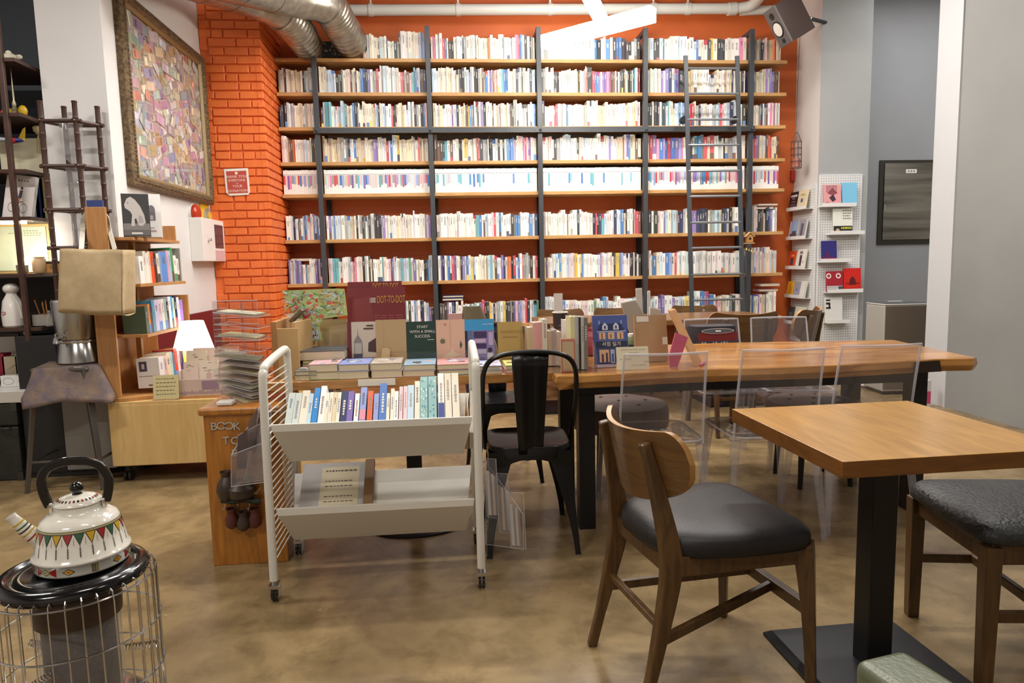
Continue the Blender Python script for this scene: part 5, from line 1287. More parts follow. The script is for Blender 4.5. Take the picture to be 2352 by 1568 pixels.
B().prism([(3.02, ZB+.001), (3.02, ZB+.06), (3.12, ZB+.18), (3.3, ZB+.18), (3.3, ZB+.001)], xa-.003, xa, 'x').obj('side_panel', CLEAR, t, world=True)
B().box(xm, xb, 2.935, 2.938, ZB+.001, ZB+.06).obj('front_lip', CLEAR, t, world=True); B().box(xa, xb, 2.938, 3.3, ZB+.0005, ZB+.0035).obj('floor_sheet', CLEAR, t, world=True)
# paper cup
p = at(1287, 770, y=3.45)
zc1 = at(1287, 716, y=3.45).z
t = thing('paper_cup', 'dark brown paper cup with white rim behind the clear book bin', 'cup', (p.x, 3.45, ZB))
hc = zc1-ZB
B().lathe([(.001, .0), (.026, 0), (.034, hc*.45), (.037, hc-.004)], (0, 0, 0), 24).obj('cup_wall', mat('cup_brown', '#33262a', .5), t, smooth=True)
B().tube([(.037*math.cos(2*PI*k/24), .037*math.sin(2*PI*k/24), hc-.002) for k in range(24)], .003, 6, closed=True).obj('rim', PAPERW, t, smooth=True)
bb = B()
for k in range(5): bb.box(-.014, .014, -.0372, -.036, hc*(.35+.09*k), hc*(.35+.09*k)+.004)
bb.obj('cup_print', mat('cup_print', '#8a7a74', .6), t)
stand('narrow white book upright just behind the paper cup', 1275, 1294, 673, 716, 3.6, '#cfcac4', [], th=.012, zf=ZB+.002)
t = thing('pink_pouch', 'crumpled pink paper bag behind the clear bin', 'pouch', (at(1358, 770, y=3.5).x, 3.5, ZB))
B().lathe([(.001, 0), (.05, .005), (.06, .05), (.05, .1), (.02, .13), (.001, .13)], (0, 0, 0), 12).obj('pouch_body', mat('pink_paper', '#c8606c', .7), t, smooth=True, angle=20)
B().lathe([(.022, .12), (.03, .14)], (0, 0, 0), 10).obj('pouch_neck', mat('pink_paper', '#c8606c', .7), t)
# blue house book
yb_ = 3.05
tq, M, w, h = stand('periwinkle book with a two-storey bookshop drawn at night', 1367, 1446, 722, 838, yb_, '#4a5a9c', [('r', 0, 0, 1, .06, '#c4aebc'),
    ('p', [(.12, .7), (.2, .84), (.8, .84), (.9, .7)], '#2c3458'), ('r', .12, .42, .9, .7, '#5a6aa6'), ('r', .1, .68, .94, .7, '#aeb6d8'),
    ('r', .16, .83, .2, .9, '#98a2cc'), ('r', .8, .83, .84, .9, '#98a2cc'), ('p', [(.26, .72), (.26, .8), (.34, .86), (.42, .8), (.42, .72)], '#d4d6e4'), ('p', [(.58, .72), (.58, .8), (.66, .86), (.74, .8), (.74, .72)], '#d4d6e4'),
    ('r', .31, .74, .37, .8, '#4a5688'), ('r', .63, .74, .69, .8, '#4a5688'),
    ('r', .16, .54, .34, .67, '#e0b48c'), ('r', .42, .54, .6, .67, '#e0b48c'), ('r', .68, .54, .86, .67, '#e0b48c'), ('r', .22, .54, .26, .66, '#8a5a4c'), ('r', .48, .56, .52, .64, '#8a5a4c'), ('r', .76, .55, .8, .65, '#8a5a4c'),
    ('r', .06, .38, .96, .5, '#2a3048'), ('r', .1, .08, .96, .38, '#3a4570'), ('r', .14, .1, .42, .34, '#d8a888'), ('r', .2, .1, .26, .26, '#4a3a4c'), ('r', .32, .1, .38, .28, '#4a3a4c'), ('r', .46, .08, .58, .34, '#aab4d4'), ('r', .49, .1, .55, .26, '#4e5c8c'), ('r', .64, .1, .92, .34, '#d4b09c'), ('r', .74, .1, .8, .26, '#40405a')], lean=.05)
text('title', '서점 일기', .022, WINK, tq, on_cover(M, w, h, .5, .44, -.006))
# kraft carton
tq, M, w, h = stand('kraft-brown boxed book with two white stickers on the slab table', 1462, 1536, 722, 815, 3.18, '#a98a66', [('r', .06, .86, .44, .98, '#dcd6c8'), ('r', .84, .36, 1, .52, '#dcd8d0')], lean=.04, th=.035)
# price card
yb_ = 2.965
q0, q1 = at(1418, 843, y=yb_), at(1492, 795, y=yb_)
t = thing('price_card', 'cream handwritten price card in front of the periwinkle book', 'card', (q0.x, yb_, ZB))
w, h = q1.x-q0.x, q1.z-ZB
M = Matrix.Translation((q0.x, yb_, ZB+.001)) @ Matrix.Rotation(-.25, 4, 'X')
B(M).box(0, w, 0, .002, 0, h).obj('card_front', mat('cream_card', '#d8d0b4', .7), t, world=True)
B(M).prism([(0, 0), (w, 0), (w*.9, h*.9), (w*.1, h*.9)], .03, .032, 'y').obj('card_back', mat('cream_card', '#d8d0b4', .7), t, world=True)
bb = B(M); rq = random.Random(6)
for r_, (a0, a1) in enumerate(((.15, .85), (.4, .7), (.42, .72), (.1, .45), (.85, .95), (.45, .85))):
    x = a0*w
    while x < a1*w: L = rq.uniform(.003, .009); bb.box(x, x+L, -.0006, 0, h*(.86-r_*.135), h*(.86-r_*.135)+.0035); x += L+.003
bb.obj('handwriting', mat('pencil_grey', '#a8a490', .7), t, world=True)
# wooden easel board with pink strut
p0 = at(1600, 830, y=2.99)
t = thing('easel_board', 'wooden board leaning on a pink triangular strut on the slab table', 'easel', (p0.x, 2.99, ZB))
a0, a1 = at(1602, 832, y=2.99), at(1540, 714, y=3.14)
d = Vector((.0, .13, .0)); a0.z = ZB+.001
n_ = Vector((.012, .014, 0))
top = Vector((a1.x, a1.y, a1.z))
bt = Vector((a0.x, a0.y, ZB+.001)); e2 = Vector((.06, .10, 0))
def plank(p, q, e, th): return [p, p+th, p+th+e, p+e, q, q+th, q+th+e, q+e]
B().hexa(plank(bt, top, e2, Vector((-.014, .004, .004)))).obj('board', BEECH, t, world=True, bevel=.001)
B().tube([bt+Vector((.012, -.004, .004)), bt+e2+Vector((.012, -.004, .004))], .008, 8).obj('ledge_rod', mat('pink_paint', '#a8505c', .5), t, world=True)
s0, s1, s2 = at(1563, 763, y=3.04), at(1539, 817, y=2.99), at(1556, 817, y=2.99)
s3 = at(1547, 762, y=3.02); s4 = at(1572, 772, y=3.04)
B().prism([(s3.x, s3.z), (s4.x, s4.z), (s2.x+.002, ZB+.002), (s1.x, ZB+.002), (s1.x-.004, ZB+.05)], 2.992, 3.0, 'y').obj('pink_strut', mat('pink_strut', '#c8607c', .5), t, world=True)
# grey catalogue and white sheets leaning behind
def leaning(label, pts, y, col, th=.012, cat='book'):
    P_ = [at(u, v, y=y) for u, v in pts]
    P_[0].z = P_[1].z = ZB+.002
    t = thing('book', label, cat, (P_[0].x, y, ZB), group='books leaning behind the kraft box')
    B().prism([(p.x, p.z) for p in P_], y, y+th, 'y', 0, col).obj('cover', BOOKM, t, world=True)
    B().prism([(p.x+(.004 if k < 2 else -.001), p.z+.006) for k, p in enumerate(P_)], y+.002, y+th-.002, 'y').obj('page_block', PAPERW, t, world=True)
leaning('grey catalogue slanting above the kraft-brown boxed book', [(1462, 792), (1495, 792), (1480, 724), (1460, 690), (1428, 697)], 3.38, '#a8a298', .02)
leaning('thin white magazine standing tall beside the dark bookcase upright', [(1466, 790), (1478, 790), (1475, 664), (1461, 665)], 3.42, '#c9c5c2', .01)
leaning('narrow white sheet standing just right of the tall thin magazine', [(1488, 790), (1494, 790), (1494, 670), (1488, 671)], 3.44, '#d4d2d0', .01)
leaning('grey-white notebook behind the top of the kraft-brown boxed book', [(1490, 790), (1525, 790), (1518, 712), (1494, 707)], 3.4, '#b8b4ac', .02)
t = thing('green_bottle', 'small green-labelled jar beside the periwinkle book', 'jar', (at(1452, 790, y=3.3).x, 3.3, ZB))
B().lathe([(.001, 0), (.03, 0), (.03, .09), (.02, .11)], (0, 0, 0), 16).obj('jar_body', mat('jar_green', '#7a8a58', .4), t, smooth=True)
B().lathe([(.021, .11), (.021, .125), (.001, .125)], (0, 0, 0), 16).obj('lid', PAPERW, t, smooth=True)
tag(B().box(at(1444, 800, y=3.25).x, at(1463, 800, y=3.25).x, 3.25, 3.33, ZB+.001, ZB+.075).obj('black_block', BLACKST, bevel=.003), 'black block between the periwinkle book and the kraft-brown boxed book', 'block')
# printed bag on the far clear chair
y = 4.02
q0, q1 = at(1578, 790, y=y), at(1690, 745, y=y); zb_ = .475
t = thing('printed_bag', 'dark bag with a red bus and houses printed on it, on a clear chair', 'bag', ((q0.x+q1.x)/2, y, zb_))
w = (q1.x-q0.x)/2; H = q1.z-zb_; xc = (q0.x+q1.x)/2
BLK = mat('bag_black', '#26242a', .6)
bb = B(); prof = []
for k in range(33):
    a = 2*PI*k/32
rings = []
for j in range(9):
    z = zb_+H*j/8; s_ = 1-.12*(j/8)**4; d = .09*(1-.12*(j/8)**4)
    rings.append([bb.pt((xc+math.copysign(abs(math.cos(2*PI*k/32))**.5, math.cos(2*PI*k/32))*w*s_, y+math.copysign(abs(math.sin(2*PI*k/32))**.5, math.sin(2*PI*k/32))*d, z)) for k in range(32)])
for a, c in zip(rings, rings[1:]):
    for k in range(32): bb.idx([a[k], a[(k+1) % 32], c[(k+1) % 32], c[k]])
bb.idx(rings[-1]); bb.idx(rings[0][::-1]); bb.obj('bag_body', BLK, t, smooth=True, world=True, angle=60)
bb = B(); f = y-.096
def bq(x0, x1, z0, z1, c, o=0):
    z0, z1 = .56+.42*z0, .56+.42*z1
    bb.face([(xc+x0*w, f-.002-o, zb_+z0*H), (xc+x1*w, f-.002-o, zb_+z0*H), (xc+x1*w, f+.0-o, zb_+z1*H), (xc+x0*w, f+.0-o, zb_+z1*H)], 0, c)
bq(-.8, .8, .2, .82, '#7a2426'); bq(-.86, .86, .32, .5, '#3a3c48', .001); bq(-.8, .84, .06, .3, '#8a9098', .001)
bb.face([(xc+.66*w*math.cos(2*PI*k/24), f-.003, zb_+H*(.93+.045*math.sin(2*PI*k/24))) for k in range(24)], 0, '#c9c8cc')
bb.face([(xc+.62*w*math.cos(2*PI*k/24), f-.0035, zb_+H*(.93+.036*math.sin(2*PI*k/24))) for k in range(24)], 0, '#5a5f68')
rq = random.Random(9)
for k in range(14): x = -.75+k*.11; bq(x, x+.06, .36, .46, rq.choice(['#7f868c', '#2a2c34', '#a8aab0', '#5a3030']), .0015)
bq(-.1, .12, .85, .91, '#d8d4d4', .004)
bb.obj('printed_front', MATTEC, t, world=True)
# ================================================================== left side of the room
# ---- low chest on castors
CY0, CZ0, CZ1 = 4.15, .10, .478
cx0, cx1 = at(247, 930, y=CY0).x, -1.02
t = thing('low_chest', 'pale birch low chest on castors against the white wall', 'chest', ((cx0+cx1)/2, 4.4, 0))
B().box(cx0, cx1, CY0, 4.54, CZ0, CZ1).box(-1.965, cx1, 4.54, 4.95, CZ0, CZ1).obj('body', CHESTW, t, world=True, bevel=.002)
B().box(cx0+.004, cx1-.004, CY0-.004, CY0, CZ0+.004, CZ1-.02).obj('front_board', CHESTW, t, world=True, bevel=.001)
for x in (cx0+.06, cx1-.06):
    for y in (CY0+.06, 4.48):
        c_ = B().box(x-.014, x+.014, y-.01, y+.01, .05, CZ0).obj('caster', BLACKST, t, world=True)
        wq_ = B().tube([(x-.02, y, .03), (x-.004, y, .03)], .03, 16).tube([(x+.004, y, .03), (x+.02, y, .03)], .03, 16).obj('wheel', BLACKST, c_, world=True, smooth=True)
# ---- book rack standing on the chest along the wall
RY0 = 4.17
x0, x1 = at(194, 480, y=RY0).x, at(241, 480, y=RY0).x
zp = at(217, 475, y=RY0).z
t = thing('book_rack', 'beech book rack with tiers of shelves on the low chest', 'rack', (-1.9, 4.5, CZ1))
rx0, rx1 = -1.985, -1.80
B().box(x0, x1, RY0, RY0+.018, CZ1+.02, zp).obj('side_panel', BEECH, t, world=True, bevel=.002)
B().prism([(x0, RY0-.01), (x1+.03, RY0-.01), (-1.64, RY0+.1), (-1.64, 4.95), (rx0, 4.95), (rx0, RY0+.02), (x0, RY0+.02)], CZ1, CZ1+.022, 'z').obj('base_board', BEECH, t, world=True, bevel=.002)
def tier(v_near, v_far, depth=.17, back=None):
    xf = -1.80
    zn = at(300, v_near, x=xf).z
    return zn
TI = []
for vn, u_ in ((548, 378), (655, 300), (772, 300)):
    TI.append(at(u_, vn, x=-1.80).z)
TI[0] = at(320, 545, x=-1.78).z; TI[1] = at(350, 650, x=-1.76).z; TI[2] = at(350, 765, x=-1.74).z
for k, zt_ in enumerate(TI):
    B().box(-1.985, [-1.78, -1.76, -1.74][k], RY0+.05, 4.93, zt_-.018, zt_).obj('shelf_board', BEECH, t, world=True, bevel=.0015)
    B().box(-1.985, [-1.80, -1.78, -1.75][k], 4.915, 4.93, zt_, zt_+[.1, .22, .2][k]).obj('end_board', [BEECH, mat('grey_end_board', '#aaa8a6', .5), BEECH][k], t, world=True, bevel=.0015)
B().box(-1.985, -1.97, RY0+.02, 4.93, CZ1+.02, TI[0]).obj('back_board', BEECH, t, world=True)
B().box(-1.93, -1.9, 4.5, 4.53, CZ1+.02, TI[0]-.018).obj('post', BEECH, t, world=True)
def tier_books(z, xf, y0, y1, spec, row, hb):
    y = y0; n = len(spec)
    for k, (c, wd, nm, dh) in enumerate(spec):
        h = hb+dh; d = .13
        M = Matrix.Translation((xf, y, z+.001)) @ Matrix.Rotation(PI/2, 4, 'Z')
        # spine towards +x: local -y -> +x
        tq = thing('book', f'{nm} book on the {row} tier of the beech book rack', 'book', (xf-.06, y+wd/2, z), group='books on the beech rack')
        bb = B(M @ Matrix.Rotation(-.03, 4, 'X'))
        bb.box(0, wd-.001, 0, .0015, 0, h, 0, c).box(0, .0015, .0015, d, 0, h, 0, c).box(wd-.0025, wd-.001, .0015, d, 0, h, 0, c)
        rq = random.Random(k*7+len(row))
        if rq.random() < .4: bb.face([(.001, -.0005, .002), (wd-.002, -.0005, .002), (wd-.002, -.0005, h*.3), (.001, -.0005, h*.3)], 0, tint(rq.choice(['#c23a4a', '#3f74b8', '#e6dcc8', '#5c4034', '#4f8f68']), rq))
        for z0_, z1_, fx, cc in title_marks(rq, c in ('#2a2a2e', '#3f74b8'), None, .35, .9): bb.face([(wd*(.5-fx), -.0008, z0_*h), (wd*(.5+fx), -.0008, z0_*h), (wd*(.5+fx), -.0008, z1_*h), (wd*(.5-fx), -.0008, z1_*h)], 0, cc)
        if k == 0 and row == 'lowest':
            for y0_, y1_, z0_, z1_, c_ in ((.07, .115, .1, .16, '#4a4258'), (.085, .1, .115, .145, '#c8b8b4'), (.02, .12, .07, .073, '#6a6468'), (.03, .07, .012, .02, '#5a5458')):
                bb.face([(-.0006-(.0003 if c_ == '#c8b8b4' else 0), y0_, z0_), (-.0006-(.0003 if c_ == '#c8b8b4' else 0), y1_, z0_), (-.0006-(.0003 if c_ == '#c8b8b4' else 0), y1_, z1_), (-.0006-(.0003 if c_ == '#c8b8b4' else 0), y0_, z1_)], 0, c_)
        bb.obj('cover', BOOKM, tq, world=True)
        B(M @ Matrix.Rotation(-.03, 4, 'X')).box(.0016, wd-.003, .0016, d-.002, .001, h-.003).obj('page_block', PAPER, tq, world=True)
        y += wd
T1 = [('#e6e2dc', .06, 'white illustrated', -.03), ('#dcd8cc', .04, 'cream with red edge', .0), ('#e4e0d8', .03, 'off-white', -.01), ('#d8c9a8', .03, 'buff', -.0), ('#d84a22', .05, 'bright orange-red', .0), ('#3a2a24', .04, 'dark brown', -.01), ('#d9d2bc', .04, 'pale yellow', -.01), ('#7a9ac0', .03, 'steel blue', .0), ('#5a86c8', .09, 'broad cornflower blue', .0), ('#d0a0b0', .03, 'rose', .01), ('#a8b8cc', .04, 'misty blue', .01), ('#3f8f5a', .04, 'white and green', .03), ('#e2e0d8', .05, 'white bird-printed', -.02), ('#dedad2', .04, 'thin white', -.04)]
tier_books(TI[1], -1.775, 4.27, 4.9, T1, 'upper', .19)
T2 = [('#4a5a44', .04, 'olive green', -.03), ('#c87a3a', .03, 'burnt orange', -.02), ('#3a2a2e', .03, 'dark maroon', -.04), ('#4a8aa8', .04, 'sea blue', .0), ('#b8b0cc', .05, 'lilac', .0), ('#c9b4c0', .05, 'mauve patterned', .0), ('#d0cfc8', .04, 'light grey', .0), ('#8aa4a0', .04, 'sage', -.0), ('#2a2a2e', .03, 'black', -.02), ('#d8dce0', .04, 'white-blue', .01), ('#5aa0d8', .03, 'azure', .01), ('#b8d0b0', .03, 'pale green', .0), ('#1c2a4a', .04, 'midnight blue', .01), ('#e4e2de', .04, 'white tall', .0), ('#9a7ad0', .06, 'violet', -.02)]
tier_books(TI[2], -1.755, 4.25, 4.9, T2, 'middle', .19)
T3 = [('#e0dcd8', .07, 'white portrait-covered', .0), ('#d8b8bc', .05, 'pale rose', .0), ('#d4c8a8', .05, 'straw-coloured', .01), ('#a8c4cc', .04, 'duck-egg', .01), ('#4a7a94', .03, 'petrol blue', .0), ('#c8402e', .05, 'scarlet', .02), ('#d8c0c8', .04, 'blush', .0), ('#5a3a6a', .03, 'plum', .0), ('#2a3458', .03, 'indigo', .01), ('#d8c860', .05, 'mustard', .01), ('#d8b0b8', .04, 'salmon pink', .0), ('#e2d89c', .05, 'lemon', .0), ('#7a68c0', .05, 'purple', -.02)]
tier_books(CZ1+.055, -1.72, 4.3, 4.9, T3, 'lowest', .18)
# two big books on top
zt_ = TI[0]
def top_book(label, u0, u1, v1, v0, y_, col, deco, sk):
    q0, q1 = at(u0, v1, y=y_), at(u1, v0, y=y_); w = q1.x-q0.x; h = q1.z-zt_-.004
    t = thing('book', label, 'book', q0)
    M = Matrix.Translation((q0.x, y_, zt_+.004)) @ Matrix.Rotation(math.radians(22), 4, 'Z') @ Matrix.Rotation(-.18, 4, 'X')
    M = M @ Matrix(((1, 0, sk, 0), (0, 1, 0, 0), (0, 0, 1, 0), (0, 0, 0, 1)))
    bb = B(M); bb.box(0, w, 0, .003, 0, h, 0, col).box(0, .003, .003, .03, 0, h, 0, col).box(0, w, .027, .03, 0, h, 0, col)
    for k, d_ in enumerate(deco): bb.face([(a*w, -.0005-.0002*k, b_*h) for a, b_ in d_[0]], 0, d_[1])
    bb.obj('cover', BOOKM, t, world=True); B(M).box(.003, w-.003, .003, .027, .002, h-.003).obj('page_block', PAPER, t, world=True)
def rc(a, b_, c, d): return [(a, b_), (c, b_), (c, d), (a, d)]
def el(cx, cy, rx, ry, n=16): return [(cx+rx*math.cos(2*PI*k/n), cy+ry*math.sin(2*PI*k/n)) for k in range(n)]
top_book('white book with a small arched picture on top of the rack, behind the black one', 305, 362, 545, 440, 4.34, '#e2dedb', [(rc(.55, .38, .8, .62), '#6a6468'), (el(.675, .62, .125, .12), '#6a6468'), (rc(.62, .4, .72, .5), '#b0a8a8'), (rc(.3, .12, .8, .16), '#a8908c'), (rc(.4, .2, .75, .22), '#a8908c')], 0)
top_book('black photo book with a grey animal on top of the rack', 284, 335, 540, 440, 4.22, '#2c2a2a', [(rc(.02, .02, .98, .25), '#5a5654'), (rc(.02, .15, .98, .3), '#726d6a'), ([(.3, .24), (.36, .5), (.3, .58), (.12, .66), (.1, .74), (.2, .88), (.34, .93), (.5, .86), (.68, .7), (.8, .5), (.84, .32), (.7, .24), (.56, .26), (.5, .42), (.44, .4), (.44, .24)], '#b4aca8'), ([(.56, .3), (.6, .5), (.72, .46), (.78, .32)], '#9a9290'), (el(.24, .78, .02, .015), '#3a3634'), (rc(.3, .05, .7, .09), '#c8c4c0')], 0)
p = at(226, 470, y=RY0+.06)
tag(B().box(p.x-.05, p.x+.035, RY0+.03, RY0+.05, zp-.2, zp+.04).obj('blue_card', mat('navy_card', '#2e3f78', .5)), 'small navy card showing over the top of the rack panel', 'card')
# ---- tote bag hanging on the panel
yb0, yb1 = 3.98, 4.12
t = thing('tote_bag', 'beige canvas tote bag hanging on the beech rack panel', 'bag', (-1.95, 4.05, 1.0))
A = [at(u, v, y=yb0) for u, v in ((134, 716), (280, 722), (279, 574), (137, 571))]
def bag(u, v):
    a, b_, c, d = A; p = (a*(1-u)+b_*u)*(1-v)+(d*(1-u)+c*u)*v
    bulge = .018*math.sin(PI*u)*math.sin(PI*v)+.004*math.sin(7*u+3*v)*math.sin(5*v)
    return (p.x, yb0-bulge, p.z+.003*math.sin(9*u))
bb = B(); bb.grid(bag, 20, 16); bb.obj('front_face', CANVAS, t, smooth=True, world=True, solid=.003)
wB = .13
bb = B()
def gus(u, v):
    q = Vector(bag(1, v)); fold = .05*(1-abs(2*u-1))*(.4+.6*(1-v)); return (q.x+.004+.012*u-fold*.5, q.y+wB*u, q.z-.0*u)
bb.grid(gus, 8, 12); bb.obj('side_gusset', CANVAS, t, smooth=True, world=True, solid=.003)
bb = B(); bb.grid(lambda u, v: (Vector(bag(u, v)).x+.016, yb0+wB+.002, Vector(bag(u, v)).z), 12, 10); bb.obj('back_face', CANVAS, t, smooth=True, world=True, solid=.003)
bb = B()
def bot(u, v):
    q = Vector(bag(u, 0)); return (q.x+.016*v, q.y+wB*v, q.z-.012*math.sin(PI*v))
bb.grid(bot, 12, 6); bb.obj('bag_bottom', CANVAS, t, smooth=True, world=True, solid=.003)
for (u0, v0), (u1, v1), mids in (((187, 572), (264, 574), [(190, 530), (193, 498), (216, 484), (244, 496), (252, 530)]),):
    for yy, dx in ((yb0+.0, 0), (yb0+wB, .03)):
        P_ = [at(u0, v0, y=yy)]+[at(u, v, y=RY0+.026 if yy < 4.05 else RY0+.034) for u, v in mids]+[at(u1, v1, y=yy)]
        # the strap loops over a peg on the panel
        B().tube(smooth_path(P_, 6), .01, sq=(.024, .004)).obj('strap', CANVASW, t, world=True)
pk = at(222, 489, y=RY0)
B().tube([(pk.x, RY0+.015, pk.z-.006), (pk.x, RY0+.05, pk.z-.004)], .006, 8).obj('panel_peg', CHROME, bpy.data.objects['book_rack'], world=True, smooth=True)
# ---- lit table lamp on the chest
q = at(445, 800, y=4.75)
t = thing('table_lamp', 'lit table lamp with pleated white shade by the maroon wall panel', 'lamp', (q.x, 4.75, CZ1))
ztop = at(440, 737, y=4.75).z; zbot = at(440, 800, y=4.75).z
zz0, zz1 = zbot-CZ1, ztop-CZ1
bb = B(); n = 60; ra, rb2 = .125, .072
for k in range(n):
    a0, a1 = 2*PI*k/n, 2*PI*(k+1)/n; r0 = 1.0 if k % 2 else .965; r1 = .965 if k % 2 else 1.0
    bb.face([(ra*r0*math.cos(a0), ra*r0*math.sin(a0), zz0), (ra*r1*math.cos(a1), ra*r1*math.sin(a1), zz0), (rb2*r1*math.cos(a1), rb2*r1*math.sin(a1), zz1), (rb2*r0*math.cos(a0), rb2*r0*math.sin(a0), zz1)])
bb.obj('lamp_shade', mat('lit_shade', '#f2eee6', .8, emit='#fff0dc', estr=2.6), t)
B().lathe([(.06, 0), (.062, .01), (.012, .03), (.01, zz0+.04)], (0, 0, 0), 20, cap=True).obj('lamp_base', mat('lamp_base', '#7a6a5a', .4), t, smooth=True)
B().ball((0, 0, zz0+.06), .03, 14).obj('bulb', mat('lamp_bulb', '#ffffff', .5, emit='#fff2e0', estr=25), t, smooth=True)
# ---- card tray and cards
q0, q1 = at(412, 912, y=4.2), at(560, 905, y=4.2)
zc = CZ1
t = thing('card_tray', 'pink-grey cardboard display tray for cards on the low chest', 'tray', ((q0.x+q1.x)/2, 4.3, zc))
x0, x1 = q0.x, q1.x; TRM = mat('tray_card', '#bfa89c', .7)
hF = at(480, 870, y=4.2).z-zc
B().box(x0, x1, 4.2, 4.206, zc, zc+hF).obj('front_wall', TRM, t, world=True)
B().box(x0, x0+.006, 4.206, 4.46, zc, zc+.16).box(x1-.006, x1, 4.206, 4.46, zc, zc+.16).obj('side_walls', TRM, t, world=True)
B().box(x0, x1, 4.454, 4.46, zc, zc+.2).obj('back_wall', TRM, t, world=True); B().box(x0+.006, x1-.006, 4.206, 4.454, zc, zc+.006).obj('tray_floor', TRM, t, world=True)
B().box(x0-.01, x1+.01, 4.188, 4.2, zc, zc+.014).obj('base_strip', BEECH, t, world=True)
bb = B(); rq = random.Random(3)
for k in range(46): x = x0+.01+(x1-x0-.02)*k/46; bb.box(x, x+.003, 4.1985, 4.1995, zc+.02+rq.uniform(0, .008), zc+.035+rq.uniform(0, .012))
bb.box(x0+(x1-x0)*.36, x0+(x1-x0)*.62, 4.1985, 4.1995, zc+.05, zc+hF-.01)
bb.obj('printed_border', mat('tray_print', '#8f7486', .7), t, world=True)
rq = random.Random(14)
CR_ = [('front', 4.235, [(418, 452, 832), (455, 498, 830), (503, 545, 838)], 903), ('middle', 4.33, [(424, 470, 806), (478, 525, 802), (528, 560, 808)], 880), ('rear', 4.43, [(440, 490, 800), (495, 545, 796)], 870)]
for rn, y_, L, vb in CR_:
    for k, (u0, u1, v) in enumerate(L):
        a, b_ = at(u0, v, y=y_), at(u1, v, y=y_)
        col = tint('#dcc8b4', rq, .03)
        w = b_.x-a.x; h = a.z-zc-.008
        bb = B(Matrix.Translation((a.x, y_, zc+.008)) @ Matrix.Rotation(-.1, 4, 'X')); bb.box(0, w, 0, .012, 0, h, 0, col)
        for q in range(5):
            px, pz = rq.uniform(.1, .7)*w, h-rq.uniform(.01, .06); bb.face([(px, -.0006, pz), (px+w*.2, -.0006, pz), (px+w*.2, -.0006, pz+.004), (px, -.0006, pz+.004)], 0, rq.choice(['#9a8a80', '#b89a90', '#8a8478']))
        if k == 1: bb.face([(w*.35, -.0008, h*.3), (w*.65, -.0008, h*.3), (w*.65, -.0008, h*.62), (w*.5, -.0008, h*.72), (w*.35, -.0008, h*.62)], 0, '#c8a8a0')
        o = bb.obj('card_pack', MATTEC)
        tag(o, f'{["cream", "arch-printed", "speckled"][k]} card pack standing in the {rn} row of the pink-grey card tray', 'card', 'cards in the tray')
# small yellow notice in front
q0, q1 = at(346, 905, y=4.13), at(406, 858, y=4.16)
t = thing('notice_stand', 'small pale yellow handwritten notice in a clear stand on the chest', 'notice', (q0.x, 4.16, CZ1))
w, h = q1.x-q0.x, q1.z-CZ1-.01
M = Matrix.Translation((q0.x, 4.162, CZ1+.002)) @ Matrix.Rotation(-.12, 4, 'X')
B(M).box(-.003, w+.003, -.004, -.002, 0, h+.004).box(-.003, w+.003, .003, .005, 0, h+.004).box(-.003, w+.003, -.02, .05, 0, .003).obj('clear_stand', CLEAR, t, world=True)
B(M).box(0, w, -.001, .001, .006, h).obj('paper', mat('pale_yellow_paper', '#dccf98', .7), t, world=True)
bb = B(M)
for r_ in range(5):
    x = w*.12
    while x < w*.86: L = rq.uniform(.006, .016); bb.box(x, x+L, -.0016, -.0012, h*(.84-r_*.155), h*(.84-r_*.155)+.004); x += L+.005
bb.obj('handwriting', mat('ink_brown', '#5a4c40', .7), t, world=True)
# ---- pine pedestal with letters
PX0, PX1, PY = at(490, 1298, z=0).x, at(645, 1292, z=0).x, 2.89
pzt = at(530, 935, y=PY).z
xl, xr = at(470, 960, y=PY).x, at(657, 960, y=PY).x
t = thing('pine_pedestal', 'varnished pine pedestal box with metal letters and a hanging ornament', 'pedestal', ((xl+xr)/2, 3.05, 0))
xr = -.70
B().box(PX0+.004, xr-.0, PY, 3.24, .0, pzt-.028).obj('box_body', PINE, t, world=True, bevel=.003)
B().box(PX0-.012, xr+.008, PY-.016, 3.25, pzt-.03, pzt).obj('top_board', PINE, t, world=True, bevel=.008)
LET = mat('pewter_letters', '#c9c3b6', .4, .4)
for s_, u, v, sz in (('B', 492, 979, .045), ('O', 509, 978, .045), ('O', 527, 978, .045), ('K', 545, 979, .045), ('T', 520, 1012, .045), ('O', 542, 1012, .045), ('B', 540, 1040, .042)):
    p = at(u, v, y=PY); text('letter', s_, sz, LET, t, frame_from(Vector((p.x, PY-.004, p.z)), (1, 0, 0), (0, 0, 1)), .006, sx=1.1)
# ornament: jug, branch with hooks, three little pots
CER = mat('ornament_bronze', '#4a3d33', .4, .2, var='#3a3029', vscale=30); GLZ = mat('ornament_red', '#54261f', .35); 
p = at(545, 1100, y=PY-.035)
o_ = thing('wall_ornament', 'dark ceramic jug ornament with branch and pots on the pine pedestal', 'ornament', (p.x, PY, p.z))
def pm(u, v, dy=0): q = at(u, v, y=PY-.03-dy); return q
for u, sgn in ((520, 1),):
    q0, q1 = pm(518, 1150), pm(518, 1082); H = q1.z-q0.z
    B().lathe([(.012, 0), (.03, H*.12), (.04, H*.35), (.034, H*.6), (.016, H*.82), (.022, H)], (pm(522, 1150).x, PY-.03, q0.z), 18).obj('jug', CER, o_, smooth=True, world=True)
q0, q1 = pm(550, 1148), pm(550, 1100); H = q1.z-q0.z
B().lathe([(.02, 0), (.05, H*.2), (.055, H*.6), (.03, H*.9), (.034, H)], (pm(556, 1148).x, PY-.03, q0.z), 20).obj('pot', CER, o_, smooth=True, world=True)
B().tube([pm(575, 1090), pm(598, 1100), pm(602, 1118), pm(590, 1132), pm(570, 1130)], .008, 8).obj('handle', mat('ornament_ochre', '#8a6a34', .4), o_, smooth=True, world=True)
